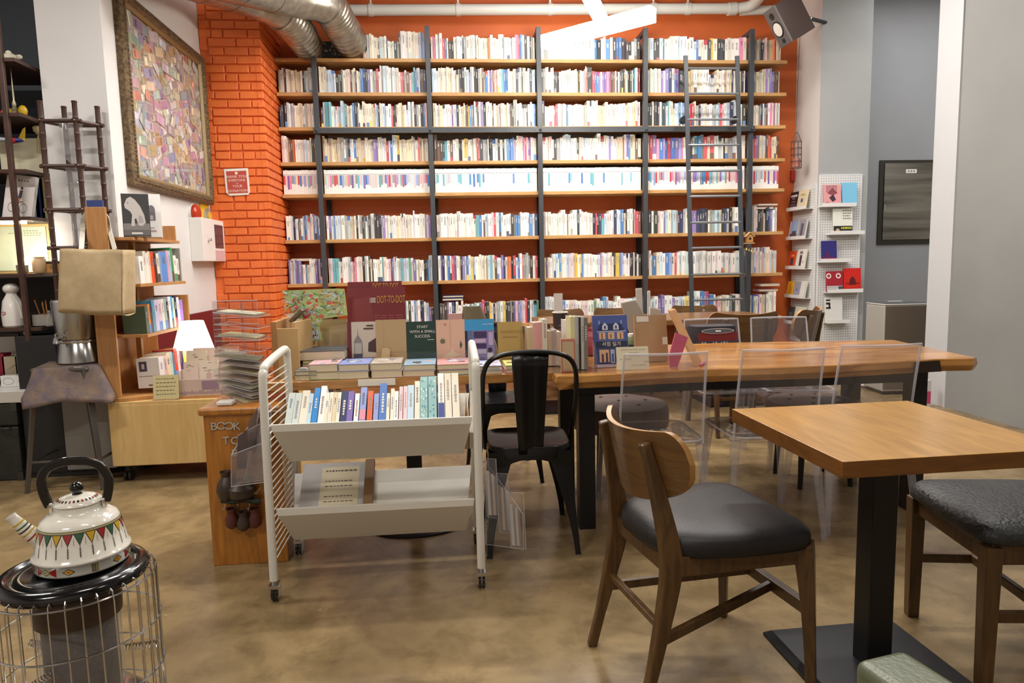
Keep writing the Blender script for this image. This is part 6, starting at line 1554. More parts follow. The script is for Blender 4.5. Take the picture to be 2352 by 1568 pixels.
B().lathe([(.002, .05), (.012, .03), (.004, 0)], (pm(574, 1105).x, PY-.05, pm(574, 1115).z), 8).obj('leaf', mat('ornament_green', '#3f5a3a', .5), o_, world=True)
B().tube(smooth_path([pm(508, 1146), pm(530, 1150), pm(560, 1147), pm(598, 1152)], 5), [.013, .016, .014, .013, .012, .013, .014, .015, .013, .012, .013, .012, .013, .013, .015, .012], 10).obj('branch', mat('ornament_branch', '#2f3530', .4, .3), o_, smooth=True, world=True)
for u in (517, 545, 572): B().tube(smooth_path([pm(u, 1152), pm(u+1, 1164), pm(u-3, 1170), pm(u-6, 1164)], 4), .002, 6).obj('hook', CHROME, o_, world=True)
for k, (u, v0, v1) in enumerate(((534, 1212, 1166), (561, 1217, 1172), (587, 1210, 1166))):
    q0 = pm(u, v0, .005*(k == 1)); H = pm(u, v1).z-q0.z
    pt2 = B().lathe([(.012, 0), (.026, H*.15), (.028, H*.45), (.018, H*.72), (.017, H*.8), (.022, H), (.014, H*.97)], (q0.x, PY-.032-.006*(k == 1), q0.z), 16).obj('hanging_pot', GLZ if k != 1 else CER, o_, smooth=True, world=True)
# tape or white box on the pedestal top
p = at(520, 915, y=2.95)
tag(B().box(p.x-.034, p.x+.03, 2.92, 2.98, pzt+.001, pzt+.018).obj('white_dish', WHITEPL, bevel=.005), 'small white soap-like box on the pine pedestal top', 'box')
# ---- spiral acrylic card rack on the pedestal
cx_, cy_ = at(568, 900, y=3.06).x, 3.06
zA, zB = pzt+.002, at(560, 684, y=3.06).z
t = thing('spiral_card_rack', 'tall clear acrylic card rack of twisted trays on the pine pedestal', 'rack', (cx_, cy_, pzt))
B().tube([(cx_, cy_, zA), (cx_, cy_, zB-.02)], .008, 10).obj('spindle', CLEARG, t, world=True, smooth=True)
zM = at(560, 800, y=3.06).z          # below this the trays fan out, above it they line up
for k in range(11):
    low = k < 7
    z = zA+.02+(zM-zA-.03)*k/6.5 if low else zM+.012+(zB-zM-.07)*(k-7)/3
    a = -.75+k*.13 if low else -.12
    hx, hy = .094, .07
    M = TRS((cx_+(.014*math.sin(k*1.7) if low else 0), cy_, z), rz=a)
    dz = .030 if low else .02
    hh = .030 if low else .05
    bb = B(M); bb.hexa([(-hx, -hy, .0), (hx, -hy, -dz), (hx, hy, -dz), (-hx, hy, 0), (-hx, -hy, .002), (hx, -hy, -dz+.002), (hx, hy, -dz+.002), (-hx, hy, .002)])
    bb.box(-hx, hx, -hy, -hy+.002, -dz, hh); bb.box(-hx, hx, hy-.002, hy, -dz, hh); bb.box(-hx, -hx+.002, -hy, hy, 0, hh)
    bb.tube([(-hx, -hy, .001), (hx, -hy, -dz+.001), (hx, hy, -dz+.001), (-hx, hy, .001)], .0018, 4, closed=True, mi=1)
    if not low: bb.tube([(-hx, -hy, -dz), (-hx, -hy, hh), (hx, -hy, hh), (hx, -hy, -dz)], .0016, 4, closed=True, mi=1)
    bb.obj('tray', [CLEAR, EDGE], t, world=True)
    if k not in (7, 9):
        B(M).hexa([(-hx+.01, -hy+.008, .003), (hx-.02, -hy+.008, -dz+.006), (hx-.02, hy-.008, -dz+.006), (-hx+.01, hy-.008, .003), (-hx+.01, -hy+.008, .008), (hx-.02, -hy+.008, -dz+.012), (hx-.02, hy-.008, -dz+.012), (-hx+.01, hy-.008, .008)]).obj('card', mat('rack_card_%d' % (k % 4), ['#c4b894', '#b0a598', '#a8a68c', '#bfae9a'][k % 4], .6), t, world=True)
# ---- clear pocket rack hanging at the trolley's left side
t = thing('brochure_rack', 'clear pocket rack with brown sheets between pedestal and trolley', 'rack', (at(575, 1020, y=2.8).x, 2.8, .5))
q = [at(u, v, y=y) for u, v, y in ((535, 1120, 2.74), (622, 1108, 2.62), (620, 930, 2.62), (596, 945, 2.70), (575, 985, 2.72), (553, 1010, 2.74), (535, 1045, 2.74))]
bb = B()
def sheet(P_, name, mt, th=.003):
    b_ = B(); a = [Vector(p) for p in P_]; off = Vector((.0, th, 0))
    A_ = [b_.pt(p) for p in a]; C_ = [b_.pt(p+off) for p in a]; n_ = len(a)
    b_.idx(A_); b_.idx(C_[::-1])
    for k in range(n_): b_.idx([A_[k], C_[k], C_[(k+1) % n_], A_[(k+1) % n_]])
    if mt in (CLEAR, CLEARG): b_.tube([p+off*.5 for p in a], .0018, 4, closed=True, mi=1)
    return b_.obj(name, [mt, EDGE], t, world=True)
sheet([at(531, 1118, y=2.72), at(622, 1105, y=2.60), at(622, 1010, y=2.60), at(531, 1045, y=2.72)], 'front_panel', CLEARG)
sheet([at(545, 1110, y=2.80), at(622, 1100, y=2.68), at(622, 960, y=2.68), at(546, 1000, y=2.80)], 'middle_panel', CLEARG)
sheet([at(560, 1105, y=2.86), at(622, 1095, y=2.74), at(622, 925, y=2.74), at(596, 940, y=2.86)], 'back_panel', CLEARG)
sheet([at(531, 1118, y=2.72), at(531, 1045, y=2.72), at(596, 935, y=2.87), at(562, 1106, y=2.87)], 'side_panel', CLEARG)
BR = [mat('brown_sheet_a', '#5f4a40', .5), mat('brown_sheet_b', '#4a3c3a', .5), mat('brown_sheet_c', '#7a6a62', .45), mat('violet_sheet', '#8f8494', .4)]
sheet([at(544, 1078, y=2.75), at(566, 1075, y=2.73), at(568, 985, y=2.73), at(546, 1003, y=2.75)], 'sheet', BR[1])
sheet([at(553, 1040, y=2.81), at(583, 1034, y=2.78), at(592, 935, y=2.78), at(572, 965, y=2.81)], 'sheet', BR[0])
sheet([at(580, 1045, y=2.80), at(604, 1020, y=2.77), at(610, 945, y=2.77), at(594, 960, y=2.80)], 'sheet', BR[2])
sheet([at(596, 1000, y=2.72), at(618, 996, y=2.70), at(616, 935, y=2.70), at(600, 950, y=2.72)], 'sheet', BR[3])
# the legs that carry it
hk = at(600, 945, y=2.80)
B().tube([hk, (LX, 2.80, hk.z+.0)], .003, 6).obj('hook', CHROME, t, world=True)
# ---- clear brochure rack at the trolley's right side
t = thing('brochure_rack', 'clear pocket rack of white leaflets hung on the right trolley frame', 'rack', (RX+.08, 2.72, .3))
Pz = lambda u, v, y: at(u, v, y=y)
sheet([Pz(1116, 1250, 2.62), Pz(1203, 1261, 2.62), Pz(1201, 1180, 2.64), Pz(1116, 1060, 2.72)], 'side_panel', CLEAR)
for k, (u0, u1, vt, vb) in enumerate(((1114, 1141, 1052, 1188), (1141, 1168, 1086, 1222), (1168, 1204, 1130, 1258))):
    y_ = 2.70-.03*k
    sheet([Pz(u0+6, vb, y_), Pz(u1+4, vb+4, y_), Pz(u1-2, vt+2, y_+.03), Pz(u0, vt, y_+.03)], 'pocket', CLEARG)
    for j in range(4):
        dx = j*5.2; mt = [PAPERW, KRAFT, PAPERW, mat('leaflet_grey', '#a8a090', .6)][(j+k) % 4]
        o = sheet([Pz(u0+8+dx, vb-6, y_+.012+.004*j), Pz(u0+15+dx, vb-5, y_+.012+.004*j), Pz(u0+9+dx, vt+30+4*j, y_+.03+.004*j), Pz(u0+2+dx, vt+28+4*j, y_+.03+.004*j)], 'leaflet', mt)
B().tube([Pz(1116, 1060, 2.73), (RX, 2.73, Pz(1116, 1060, 2.73).z)], .003, 6).obj('hook', CHROME, t, world=True)
# ---- bar stool with cloth and steel urn
SX, SY, SZ = at(162, 830, y=4.22).x, 4.24, .70
t = thing('bar_stool', 'grey metal bar stool beside the trunk', 'stool', (SX, SY, 0))
GM = mat('gunmetal', '#6d6a66', .35, .85)
B().box(-.155, .155, -.155, .155, SZ-.03, SZ).obj('seat', GM, t, bevel=.012)
for sx in (-1, 1):
    for sy in (-1, 1):
        a, b_ = Vector((sx*.135, sy*.135, SZ-.02)), Vector((sx*.205, sy*.195, 0))
        B().tube([a, a+(b_-a)*.97, b_], .02, sq=[(.045, .03), (.024, .022), (.026, .026)]).obj('leg', GM, t, bevel=.003)
    B().tube([(sx*.19, -.18, .17), (sx*.19, .18, .17)], .008, 8).obj('foot_bar', GM, t, smooth=True)
for sy in (-1, 1): B().tube([(-.188, sy*.18, .17), (.188, sy*.18, .17)], .008, 8).obj('foot_bar', GM, t, smooth=True)
CLO = mat('mauve_cloth', '#5d5258', .8, var='#7a6656', vscale=14, bump=.3, bscale=80)
t = thing('cloth', 'mauve-brown cloth draped over the metal bar stool', 'cloth', (SX, SY, SZ))
def drape(u, v):
    x, y = (u-.5)*.6+.02, (v-.5)*.6-.03; r = max(abs(x), abs(y)); h = 0
    z = .004
    if r > .158:
        k = .158/r; ov = r-.158; x2, y2 = x*k, y*k
        z = .004-ov*1.05-.10*max(0, (abs(x)+abs(y)-.30)); x, y = x2*(1+.2*ov/.07), y2*(1+.2*ov/.07)
        x += .006*math.sin(30*(x+y)); y += .006*math.cos(30*(x-y))
    return (x, y, z)
B(Matrix.Rotation(.25, 4, 'Z')).grid(drape, 28, 28).obj('draped_sheet', CLO, t, smooth=True, solid=.003, angle=80)
B(Matrix.Rotation(.25, 4, 'Z')).grid(lambda u, v: ((u-.5)*.3, (v-.5)*.3, .0065), 4, 4).obj('top_fold', CLO, t)
UX_, UY_ = at(186, 820, y=4.24).x, 4.24
t = thing('water_urn', 'shiny steel water urn with a small tap on the draped stool', 'urn', (UX_, UY_, SZ+.008))
zu = at(186, 690, y=4.24).z-SZ
B().lathe([(.115, 0), (.125, .01), (.108, .12), (.105, .125)], (0, 0, 0), 32, cap=True).obj('urn_base', STAINL, t, smooth=True)
B().lathe([(.104, .127), (.112, .16), (.125, zu*.75), (.128, zu*.98), (.11, zu), (.02, zu+.012), (.001, zu+.012)], (0, 0, 0), 32).obj('urn_body', STAINL, t, smooth=True)
B().lathe([(.115, .123), (.118, .13), (.115, .137)], (0, 0, 0), 32).obj('band', CHROME, t, smooth=True)
B().tube([(-.05, -.1, .155), (-.055, -.14, .15), (-.055, -.15, .125)], .012, 8).tube([(-.055, -.142, .16), (-.055, -.142, .178), (-.02, -.155, .19)], .005, 6).obj('tap', CHROME, t, smooth=True)
# ---- trunk and the white tray on it
tx1 = at(96, 1085, z=0).x
t = thing('trunk', 'old dark green-black trunk on the floor at the wall', 'trunk', (-2.75, 4.5, 0))
BT = mat('trunk_black', '#2a2c26', .5, var='#1f211d', vscale=10, bump=.2, bscale=60)
x0, x1, y0, y1, zt_ = -3.15, at(78, 1090, z=0).x, 4.31, 4.75, .47
B().box(x0, x1, y0, y1, 0, zt_*.7).obj('body', BT, t, world=True, bevel=.01)
B().box(x0-.004, x1+.004, y0-.004, y1+.004, zt_*.7+.003, zt_).obj('lid', BT, t, world=True, bevel=.012)
for za, zb_q in ((0, .05), (zt_-.05, zt_+.003)): B().box(x1-.03, x1+.006, y0-.007, y0+.03, za, zb_q).obj('corner_guard', mat('trunk_metal', '#4a4a42', .45, .7), t, world=True, bevel=.002)
p = at(15, 985, y=y0); B().lathe([(.03, 0), (.034, .004), (.02, .012)], (p.x, y0, p.z), 14).obj('lock_plate', mat('trunk_metal', '#4a4a42', .45, .7), t, world=True)
t = thing('white_tray', 'white tray holding small soap boxes on the dark trunk', 'tray', (-2.7, 4.45, zt_))
ty0 = 4.30; tx = at(78, 905, y=ty0).x
B().hexa([(-3.1, ty0, zt_+.003), (tx-.0, ty0, zt_+.003), (tx-.0, 4.62, zt_+.003), (-3.1, 4.62, zt_+.003), (-3.12, ty0-.02, zt_+.075), (tx+.04, ty0-.02, zt_+.075), (tx+.04, 4.64, zt_+.075), (-3.12, 4.64, zt_+.075)]).obj('tray_shell', WHITEPL, t, world=True, bevel=.003)
zt2 = zt_+.076
for k, (u0, u1, v0, v1, y_, nm) in enumerate(((2, 36, 862, 882, 4.45, 'white oval-printed box second from the end of the tray'), (38, 73, 862, 882, 4.45, 'white oval-printed box nearest the stool on the tray'), (46, 78, 878, 893, 4.36, 'small white packet lying before the oval-printed boxes'))):
    a, b_ = at(u0, v1, y=y_), at(u1, v0, y=y_)
    q = thing('soap_box', nm, 'box', ((a.x+b_.x)/2, y_, zt2), group='boxes on the white tray')
    h = max(.03, b_.z-zt2)
    B().box(a.x, b_.x, y_, y_+.05, zt2, zt2+h).obj('carton', WHITEPL, q, world=True, bevel=.002)
    B().face([((a.x+b_.x)/2+(b_.x-a.x)*.36*math.cos(2*PI*j/18), y_-.001, zt2+h*.5+h*.3*math.sin(2*PI*j/18)) for j in range(18)]).obj('printed_oval', mat('soap_print', '#cfc6c4', .6), q, world=True) if False else None
    bb = B(); bb.tube([((a.x+b_.x)/2+(b_.x-a.x)*.34*math.cos(2*PI*j/18), y_-.0008, zt2+h*.5+h*.3*math.sin(2*PI*j/18)) for j in range(18)], .0012, 4, closed=True); bb.obj('printed_oval', mat('soap_print', '#9a9496', .6), q, world=True)
# ---- etagere with objects
EX1 = -2.40; EX0 = -3.2; EY0, EY1 = 4.36, 4.9
t = thing('etagere', 'dark wood open shelf stand crowded with ornaments and books', 'shelf', (-2.8, 4.6, 0))
ES = [at(60, v, y=EY0).z for v in (132, 258, 388, 497, 628, 752)]
pl_ = [at(0, 270, y=EY0), at(70, 745, y=EY0)]
for x in (at(50, 400, y=EY0).x-.06, at(8, 300, y=EY0).x-.12):
    pass
def epost(x, y): B().box(x-.014, x+.014, y-.014, y+.014, 0, 3.2).obj('post', DARKW, t, world=True, bevel=.004)
for x, y in ((at(38, 500, y=EY0).x, EY0), (EX1-.02, EY1-.02), (EX0, EY0), (EX0, EY1-.02)): epost(x, y)
for k, z in enumerate(ES):
    xe = EX1+.0
    B().box(EX0-.02, xe, EY0+.0, EY1, z-.022, z).obj('shelf_board', DARKW, t, world=True, bevel=.002)
B().box(EX0-.02, EX1, EY1-.012, EY1, ES[5], ES[4]-.03).obj('back_board', mat('etagere_back', '#2c211c', .6), t, world=True)
B().box(EX0, EX1-.05, EY0+.02, EY0+.05, ES[3]-.04, ES[3]-.024).obj('light_strip', mat('shelf_strip_light', '#fff0d8', .5, emit='#ffe2b4', estr=18), t, world=True)
# black cabinet beneath
t = thing('side_cabinet', 'black low cabinet under the ornament shelf stand, behind the stool', 'cabinet', (-2.3, 4.7, 0))
B().box(-2.55, -2.08, 4.35, 4.53, 0, .86).obj('body', mat('cabinet_black', '#1d1c1d', .5), t, world=True, bevel=.003)
B().box(-2.545, -2.32, 4.343, 4.35, .03, .83).box(-2.31, -2.085, 4.343, 4.35, .03, .83).obj('doors', mat('cabinet_black', '#1d1c1d', .5), t, world=True, bevel=.002)
tag(B().box(-2.3, -2.02, 4.31, 4.335, .05, .5).obj('grey_panel', mat('grey_board', '#8a8680', .6)), 'grey board leaning on the black cabinet behind the stool', 'board')
# cold drip coffee tower
DZ0 = .865; tyc = 4.43
def uu(u, v): return at(u, v, y=tyc)
t = thing('drip_tower', 'bamboo cold-drip coffee tower with stacked glass vessels', 'coffee maker', (uu(165, 500).x, tyc, DZ0))
txa, txb = uu(112, 300).x, uu(190, 300).x; ztp = uu(150, 268).z
for x, y in ((txa, tyc-.07), (txb, tyc-.07), (txa+.06, tyc+.07), (txb+.06, tyc+.07)):
    P_ = []; z = DZ0; r_ = []
    while z < ztp: P_ += [(x, y, z), (x, y, z+.072), (x, y, z+.08), (x, y, z+.085)]; r_ += [.014, .014, .0165, .014]; z += .09
    B().tube(P_, r_, 10).obj('post', DARKW, t, smooth=True, world=True)
for z in (uu(150, 283).z, uu(150, 385).z, uu(150, 484).z, uu(150, 570).z):
    bb = B()
    for a, b_ in (((txa-.03, tyc-.07), (txb+.03, tyc-.07)), ((txa+.03, tyc+.07), (txb+.09, tyc+.07)), ((txa-.01, tyc-.09), (txa+.07, tyc+.09)), ((txb-.01, tyc-.09), (txb+.07, tyc+.09))):
        bb.tube([(a[0], a[1], z), (b_[0], b_[1], z)], .0115, 8)
    bb.obj('shelf_ring', DARKW, t, smooth=True, world=True)
gx = (txa+txb)/2+.03
def vessel(v0, v1, prof, nm='glass_vessel'):
    z1_, z0_ = uu(165, v0).z, uu(165, v1).z; H = z1_-z0_
    B().lathe([(r, z0_+s*H) for r, s in prof], (gx, tyc, 0), 24).obj(nm, GLASS, t, smooth=True, world=True)
vessel(276, 378, [(.01, 0), (.03, .08), (.055, .2), (.06, .9), (.062, 1.0)]); vessel(388, 478, [(.045, 0), (.045, .15), (.04, .4), (.048, .5), (.048, 1.0)]); vessel(490, 700, [(.05, 0), (.07, .05), (.055, .45), (.035, .6), (.04, 1.0)])
B().lathe([(.064, 0), (.06, .008), (.012, .018), (.01, .03), (.016, .036), (.001, .042)], (gx, tyc, uu(165, 278).z), 20).obj('lid', GLASS, t, smooth=True, world=True)
B().tube([(gx, tyc, uu(165, 395).z), (gx, tyc, uu(165, 375).z)], .008, 8).obj('drip_valve', CHROME, t, smooth=True, world=True)
# things on the stand
def on_e(u, v, k, y=4.5): q = at(u, v, y=y); return Vector((q.x, y, ES[k]+.001))
p = on_e(18, 105, 0)
t = thing('figurine', 'small knobbly cream animal figurine on the top shelf of the ornament stand', 'figurine', p)
B(TRS(p)).ball((0, 0, .032), .04, 12, sc=(1.3, .6, .75)).ball((.055, 0, .04), .017, 10, sc=(1.2, .8, .9)).ball((-.04, 0, .045), .02, 10).ball((0, 0, .06), .018, 10).obj('body', mat('bone_white', '#d8d2bc', .5), t, world=True, smooth=True)
bb = B(TRS(p))
for sx in (-.03, .03):
    for sy in (-.012, .012): bb.cyl((sx, sy, 0), .008, 0, .02, 8)
bb.obj('feet', mat('bone_white', '#d8d2bc', .5), t, world=True)
p = on_e(32, 235, 1)
t = thing('boat_ornament', 'silver spire ornament flanked by yellow elephant shapes on the second shelf', 'ornament', p)
SIL = mat('old_silver', '#b0a88c', .35, .7); YEL = mat('yellow_lacquer', '#d8b020', .35)
zz_ = ES[1]-at(34, 155, y=4.5).z
B().lathe([(.022, 0), (.024, .01), (.014, .03), (.02, .045), (.009, .06), (.013, .075), (.005, .1), (.006, .12), (.001, -zz_)], p, 14).obj('spire', SIL, t, smooth=True, world=True)
B(TRS(p)).ball((.045, 0, .035), .035, 12, sc=(.75, .6, 1)).obj('yellow_shell', YEL, t, smooth=True, world=True); B(TRS(p)).ball((-.045, 0, .03), .032, 12, sc=(.9, .6, .9)).obj('yellow_shell', YEL, t, smooth=True, world=True)
B(TRS(p)).ball((-.08, 0, .018), .02, 10).obj('red_bead', mat('red_bead', '#a8201c', .4), t, smooth=True, world=True)
B(TRS(p)).box(-.09, .075, -.025, .025, 0, .006).obj('base', mat('yellow_lacquer', '#d8b020', .35), t, world=True)
p = at(20, 322, y=4.5)
zt3 = p.z
t = thing('model_aeroplane', 'small grey model aeroplane with red, yellow and blue tail', 'model aeroplane', p)
B().tube([at(-12, 318, y=4.5), at(30, 324, y=4.5), at(56, 322, y=4.5)], [.016, .015, .004], 12).obj('fuselage', mat('plane_grey', '#b4b8be', .35), t, smooth=True, world=True)
B().prism([(at(40, 322, y=4.5).x, at(40, 322, y=4.5).z), (at(57, 322, y=4.5).x, at(57, 322, y=4.5).z), (at(58, 292, y=4.5).x, at(58, 292, y=4.5).z), (at(52, 296, y=4.5).x, at(52, 296, y=4.5).z)], 4.499, 4.502, 'y').obj('tail_fin', mat('tail_yellow', '#d8b83a', .4), t, world=True)
B().tube([at(26, 324, y=4.499), at(38, 322, y=4.499)], .0165, 12).obj('red_band', mat('tail_red', '#b8242c', .4), t, world=True, smooth=True)
B().tube([at(38, 322, y=4.499), at(54, 323, y=4.499)], [.015, .006], 12).obj('blue_band', mat('tail_blue', '#27307c', .4), t, world=True, smooth=True)
B().prism([(at(5, 324, y=4.5).x, 4.45), (at(22, 324, y=4.5).x, 4.46), (at(28, 324, y=4.5).x, 4.56), (at(16, 324, y=4.5).x, 4.57)], zt3-.006, zt3-.003, 'z').obj('wing', mat('plane_grey', '#b4b8be', .35), t, world=True)
B().tube([(at(20, 330, y=4.5).x, 4.5, zt3-.01), (at(20, 330, y=4.5).x, 4.5, ES[2])], .004, 6).obj('stand', CHROME, t, world=True)
t = thing('paper_flower', 'pale yellow calla-like flower above the white box on the stand', 'flower', at(92, 312, y=4.6))
B().tube([at(89, 345, y=4.6), at(88, 312, y=4.6)], .006, 8).obj('stem', mat('flower_cream', '#d8cf9c', .6), t, world=True)
B().lathe([(.006, 0), (.03, .025), (.034, .05), (.022, .06), (.004, .03)], at(91, 312, y=4.6), 14).obj('bloom', mat('flower_cream', '#d8cf9c', .6), t, world=True, smooth=True)
a, b_ = at(72, 385, y=4.6), at(114, 317, y=4.6)
tag(B().box(at(2, 380, y=4.6).x, b_.x, 4.6, 4.75, ES[2]+.001, b_.z).obj('storage_box', mat('ivory_box', '#d4ccae', .6), bevel=.002), 'ivory box under the yellow flower on the third shelf of the ornament stand', 'box')
# books on the fourth shelf
q0, q1 = at(12, 492, y=4.42), at(70, 395, y=4.42)
t = thing('book', 'white book with a cyclist drawn on its cover, leaning on the ornament stand', 'book', (q0.x, 4.42, ES[3]))
w = q1.x-q0.x; h = q1.z-ES[3]
M = Matrix.Translation((q0.x-.02, 4.42, ES[3]+.001)) @ Matrix.Rotation(-.12, 4, 'X') @ Matrix.Rotation(.14, 4, 'Y')
bb = B(M); bb.box(0, w, 0, .003, 0, h, 0, '#ded6d2').box(w-.003, w, .003, .03, 0, h, 0, '#dcd8d8').box(0, w, .027, .03, 0, h, 0, '#d8d4d0')
for cx2 in (.28, .68):
    for j in range(16):
        a0, a1 = 2*PI*j/16, 2*PI*(j+1)/16; bb.face([((cx2+.13*math.cos(a0))*w, -.0006, (.26+.11*math.sin(a0))*h), ((cx2+.13*math.cos(a1))*w, -.0006, (.26+.11*math.sin(a1))*h), ((cx2+.115*math.cos(a1))*w, -.0006, (.26+.095*math.sin(a1))*h), ((cx2+.115*math.cos(a0))*w, -.0006, (.26+.095*math.sin(a0))*h)], 0, '#5a4a58')
for d_, c in (([(.42, .25), (.5, .28), (.56, .5), (.48, .5)], '#b8784a'), ([(.46, .48), (.58, .48), (.6, .66), (.5, .66)], '#4a3a4c'), (el(.56, .71, .04, .035, 10), '#3a2c30'), ([(.3, .27), (.5, .4), (.66, .42), (.66, .4), (.5, .37)], '#7a6a70')): bb.face([(a*w, -.0009, b2*h) for a, b2 in d_], 0, c)
for k in range(4): bb.face([((.4+.1*k)*w, -.0006, .86*h), ((.46+.1*k)*w, -.0006, .86*h), ((.46+.1*k)*w, -.0006, .9*h), ((.4+.1*k)*w, -.0006, .9*h)], 0, '#8a8084')
bb.obj('cover', BOOKM, t, world=True); B(M).box(.002, w-.003, .003, .027, .002, h-.003).obj('page_block', PAPER, t, world=True)
for k, (u0, u1, v0, c, nm) in enumerate(((71, 84, 400, '#b8c8d4', 'pale blue tall'), (84, 96, 410, '#2c4a8c', 'deep blue'), (97, 112, 404, '#c9c094', 'khaki'))):
    a, b_ = at(u0, 490, y=4.55), at(u1, v0, y=4.55)
    t = thing('book', f'{nm} book upright behind the cyclist book on the ornament stand', 'book', (a.x, 4.55, ES[3]), group='books on the ornament stand')
    bb = B(Matrix.Translation((a.x, 4.55, ES[3]+.001))); w, h = b_.x-a.x-.001, b_.z-ES[3]
    bb.box(0, w, 0, .002, 0, h, 0, c).box(0, .002, .002, .15, 0, h, 0, c).box(w-.002, w, .002, .15, 0, h, 0, c).obj('cover', BOOKM, t, world=True)
    B(Matrix.Translation((a.x, 4.55, ES[3]+.001))).box(.002, w-.002, .002, .148, .001, h-.003).obj('page_block', PAPER, t, world=True)
# bright framed picture on the fifth shelf
q0, q1 = at(-10, 622, y=4.7), at(112, 512, y=4.7)
t = thing('lit_picture', 'brightly lit pale green picture in a gold frame on the fifth shelf', 'picture', (q0.x, 4.7, ES[4]))
B().box(q0.x, q1.x, 4.7, 4.72, ES[4]+.001, q1.z).obj('frame', mat('gilt_frame', '#c8b078', .4, .5), t, world=True, bevel=.003)
B().box(q0.x+.02, q1.x-.02, 4.694, 4.7, ES[4]+.02, q1.z-.02).obj('picture_sheet', mat('pale_green_print', '#cfd8c0', .5, var='#b8c8b4', vscale=6), t, world=True)
bb = B()
for r_, (f0, f1) in enumerate(((.45, .8), (.3, .85), (.5, .85))):
    x = q0.x+(q1.x-q0.x)*f0
    while x < q0.x+(q1.x-q0.x)*f1: bb.box(x, x+.012, 4.6925, 4.6935, q1.z-.05-.014*r_, q1.z-.044-.014*r_); x += .018
bb.obj('lettering', mat('print_sage', '#8f9a80', .6), t, world=True)
p = at(62, 578, y=4.56)
t = thing('globe_lamp', 'small glowing globe lamp before the pale green picture', 'lamp', Vector((p.x, 4.56, ES[4])))
B().ball((p.x, 4.56, ES[4]+.062), .042, 18).obj('globe', mat('globe_glow', '#ffffff', .5, emit='#fff0da', estr=14), t, world=True, smooth=True)
B().lathe([(.03, .001), (.03, .01), (.012, .022)], (p.x, 4.56, ES[4]), 16, cap=True).obj('lamp_base', mat('brass_bell', '#b0925a', .3, .9), t, world=True)
p = on_e(50, 600, 4, 4.45)
t = thing('plant_pot', 'small grey-green pot before the bright picture', 'pot', p)
B(TRS(p)).lathe([(.02, 0), (.03, .005), (.033, .05), (.028, .05), (.024, .01), (.001, .008)], (0, 0, 0), 18).obj('pot_wall', mat('sage_pot', '#6f7560', .5), t, smooth=True, world=True)
B(TRS(p)).lathe([(.001, .046), (.028, .044)], (0, 0, 0), 14).obj('soil', mat('soil', '#4a3c2c', .9), t, world=True)
p = on_e(90, 600, 4, 4.42)
t = thing('wooden_jar', 'pale turned wooden jar near the end of the fifth shelf', 'jar', p)
B(TRS(p)).lathe([(.028, 0), (.038, .015), (.04, .06), (.032, .085), (.0, .088)], (0, 0, 0), 20).obj('jar_body', mat('pale_wood_jar', '#cdae84', .45), t, smooth=True, world=True)
B(TRS(p)).lathe([(.03, .087), (.03, .095), (.001, .098)], (0, 0, 0), 18).obj('lid', mat('pale_wood_jar', '#cdae84', .45), t, smooth=True, world=True)
a = at(106, 620, y=4.45)
t = thing('wooden_box', 'little tan wooden box with brass trim at the end of the fifth shelf', 'box', (a.x, 4.45, ES[4]))
B().box(a.x, a.x+.1, 4.42, 4.48, ES[4]+.001, ES[4]+.055).obj('box_body', mat('tan_box', '#b8894c', .5), t, world=True, bevel=.002)
B().box(a.x-.002, a.x+.102, 4.418, 4.482, ES[4]+.055, ES[4]+.07).obj('lid', DARKW, t, world=True, bevel=.002)
B().box(a.x+.04, a.x+.06, 4.415, 4.419, ES[4]+.03, ES[4]+.05).obj('clasp', mat('brass_bell', '#b0925a', .3, .9), t, world=True)
# penguin-like flask, basket of brushes, bottle on the sixth shelf
p = on_e(32, 735, 5, 4.42)
zh = at(32, 650, y=4.42).z-ES[5]
t = thing('ceramic_flask', 'white ceramic flask with a rounded head on the sixth shelf', 'flask', p)
B(TRS(p)).lathe([(.05, 0), (.058, .01), (.06, zh*.3), (.048, zh*.6), (.028, zh*.74), (.026, zh*.78)], (0, 0, 0), 24).obj('flask_body', mat('glazed_white', '#dedad4', .2), t, smooth=True, world=True)
B(TRS(p)).ball((0, 0, zh*.87), .042, 16, sc=(1, 1, .8)).obj('flask_head', mat('glazed_white', '#dedad4', .2), t, smooth=True, world=True)
B(TRS(p)).tube([(.03, -.03, zh*.7), (.055, -.03, zh*.5), (.06, -.02, zh*.2)], .006, 8).obj('side_handle', mat('glazed_white', '#dedad4', .2), t, smooth=True, world=True)
B(TRS(p)).tube([(-.02+.012*math.cos(2*PI*k/12), -.06, zh*.33+.008*math.sin(2*PI*k/12)) for k in range(12)], .002, 5, closed=True).obj('red_mark', mat('red_mark', '#a83040', .5), t, world=True)
p = on_e(112, 740, 5, 4.45)
t = thing('brush_basket', 'grey wire basket of brown pencils on the sixth shelf', 'basket', p)
B(TRS(p)).box(-.07, .06, -.05, .05, 0, .004).box(-.07, .06, -.05, -.046, 0, .07).box(-.07, .06, .046, .05, 0, .07).box(-.07, -.066, -.05, .05, 0, .07).box(.056, .06, -.05, .05, 0, .07).obj('basket_body', mat('basket_grey', '#9a948a', .6), t, world=True)
rq = random.Random(5)
for k in range(7):
    a_, b2 = rq.uniform(-.03, .03), rq.uniform(-.03, .03)
    B(TRS(p)).tube([(a_, b2, .005), (a_*2.2, b2*2-.01, .13+rq.uniform(0, .03))], .0035, 6).obj('pencil', mat('pencil_wood', '#a8703c', .5), t, world=True)
p = on_e(110, 740, 5, 4.38)
t = thing('glass_bottle', 'small clear bottle in front of the wire basket', 'bottle', Vector((p.x+.01, 4.385, ES[5])))
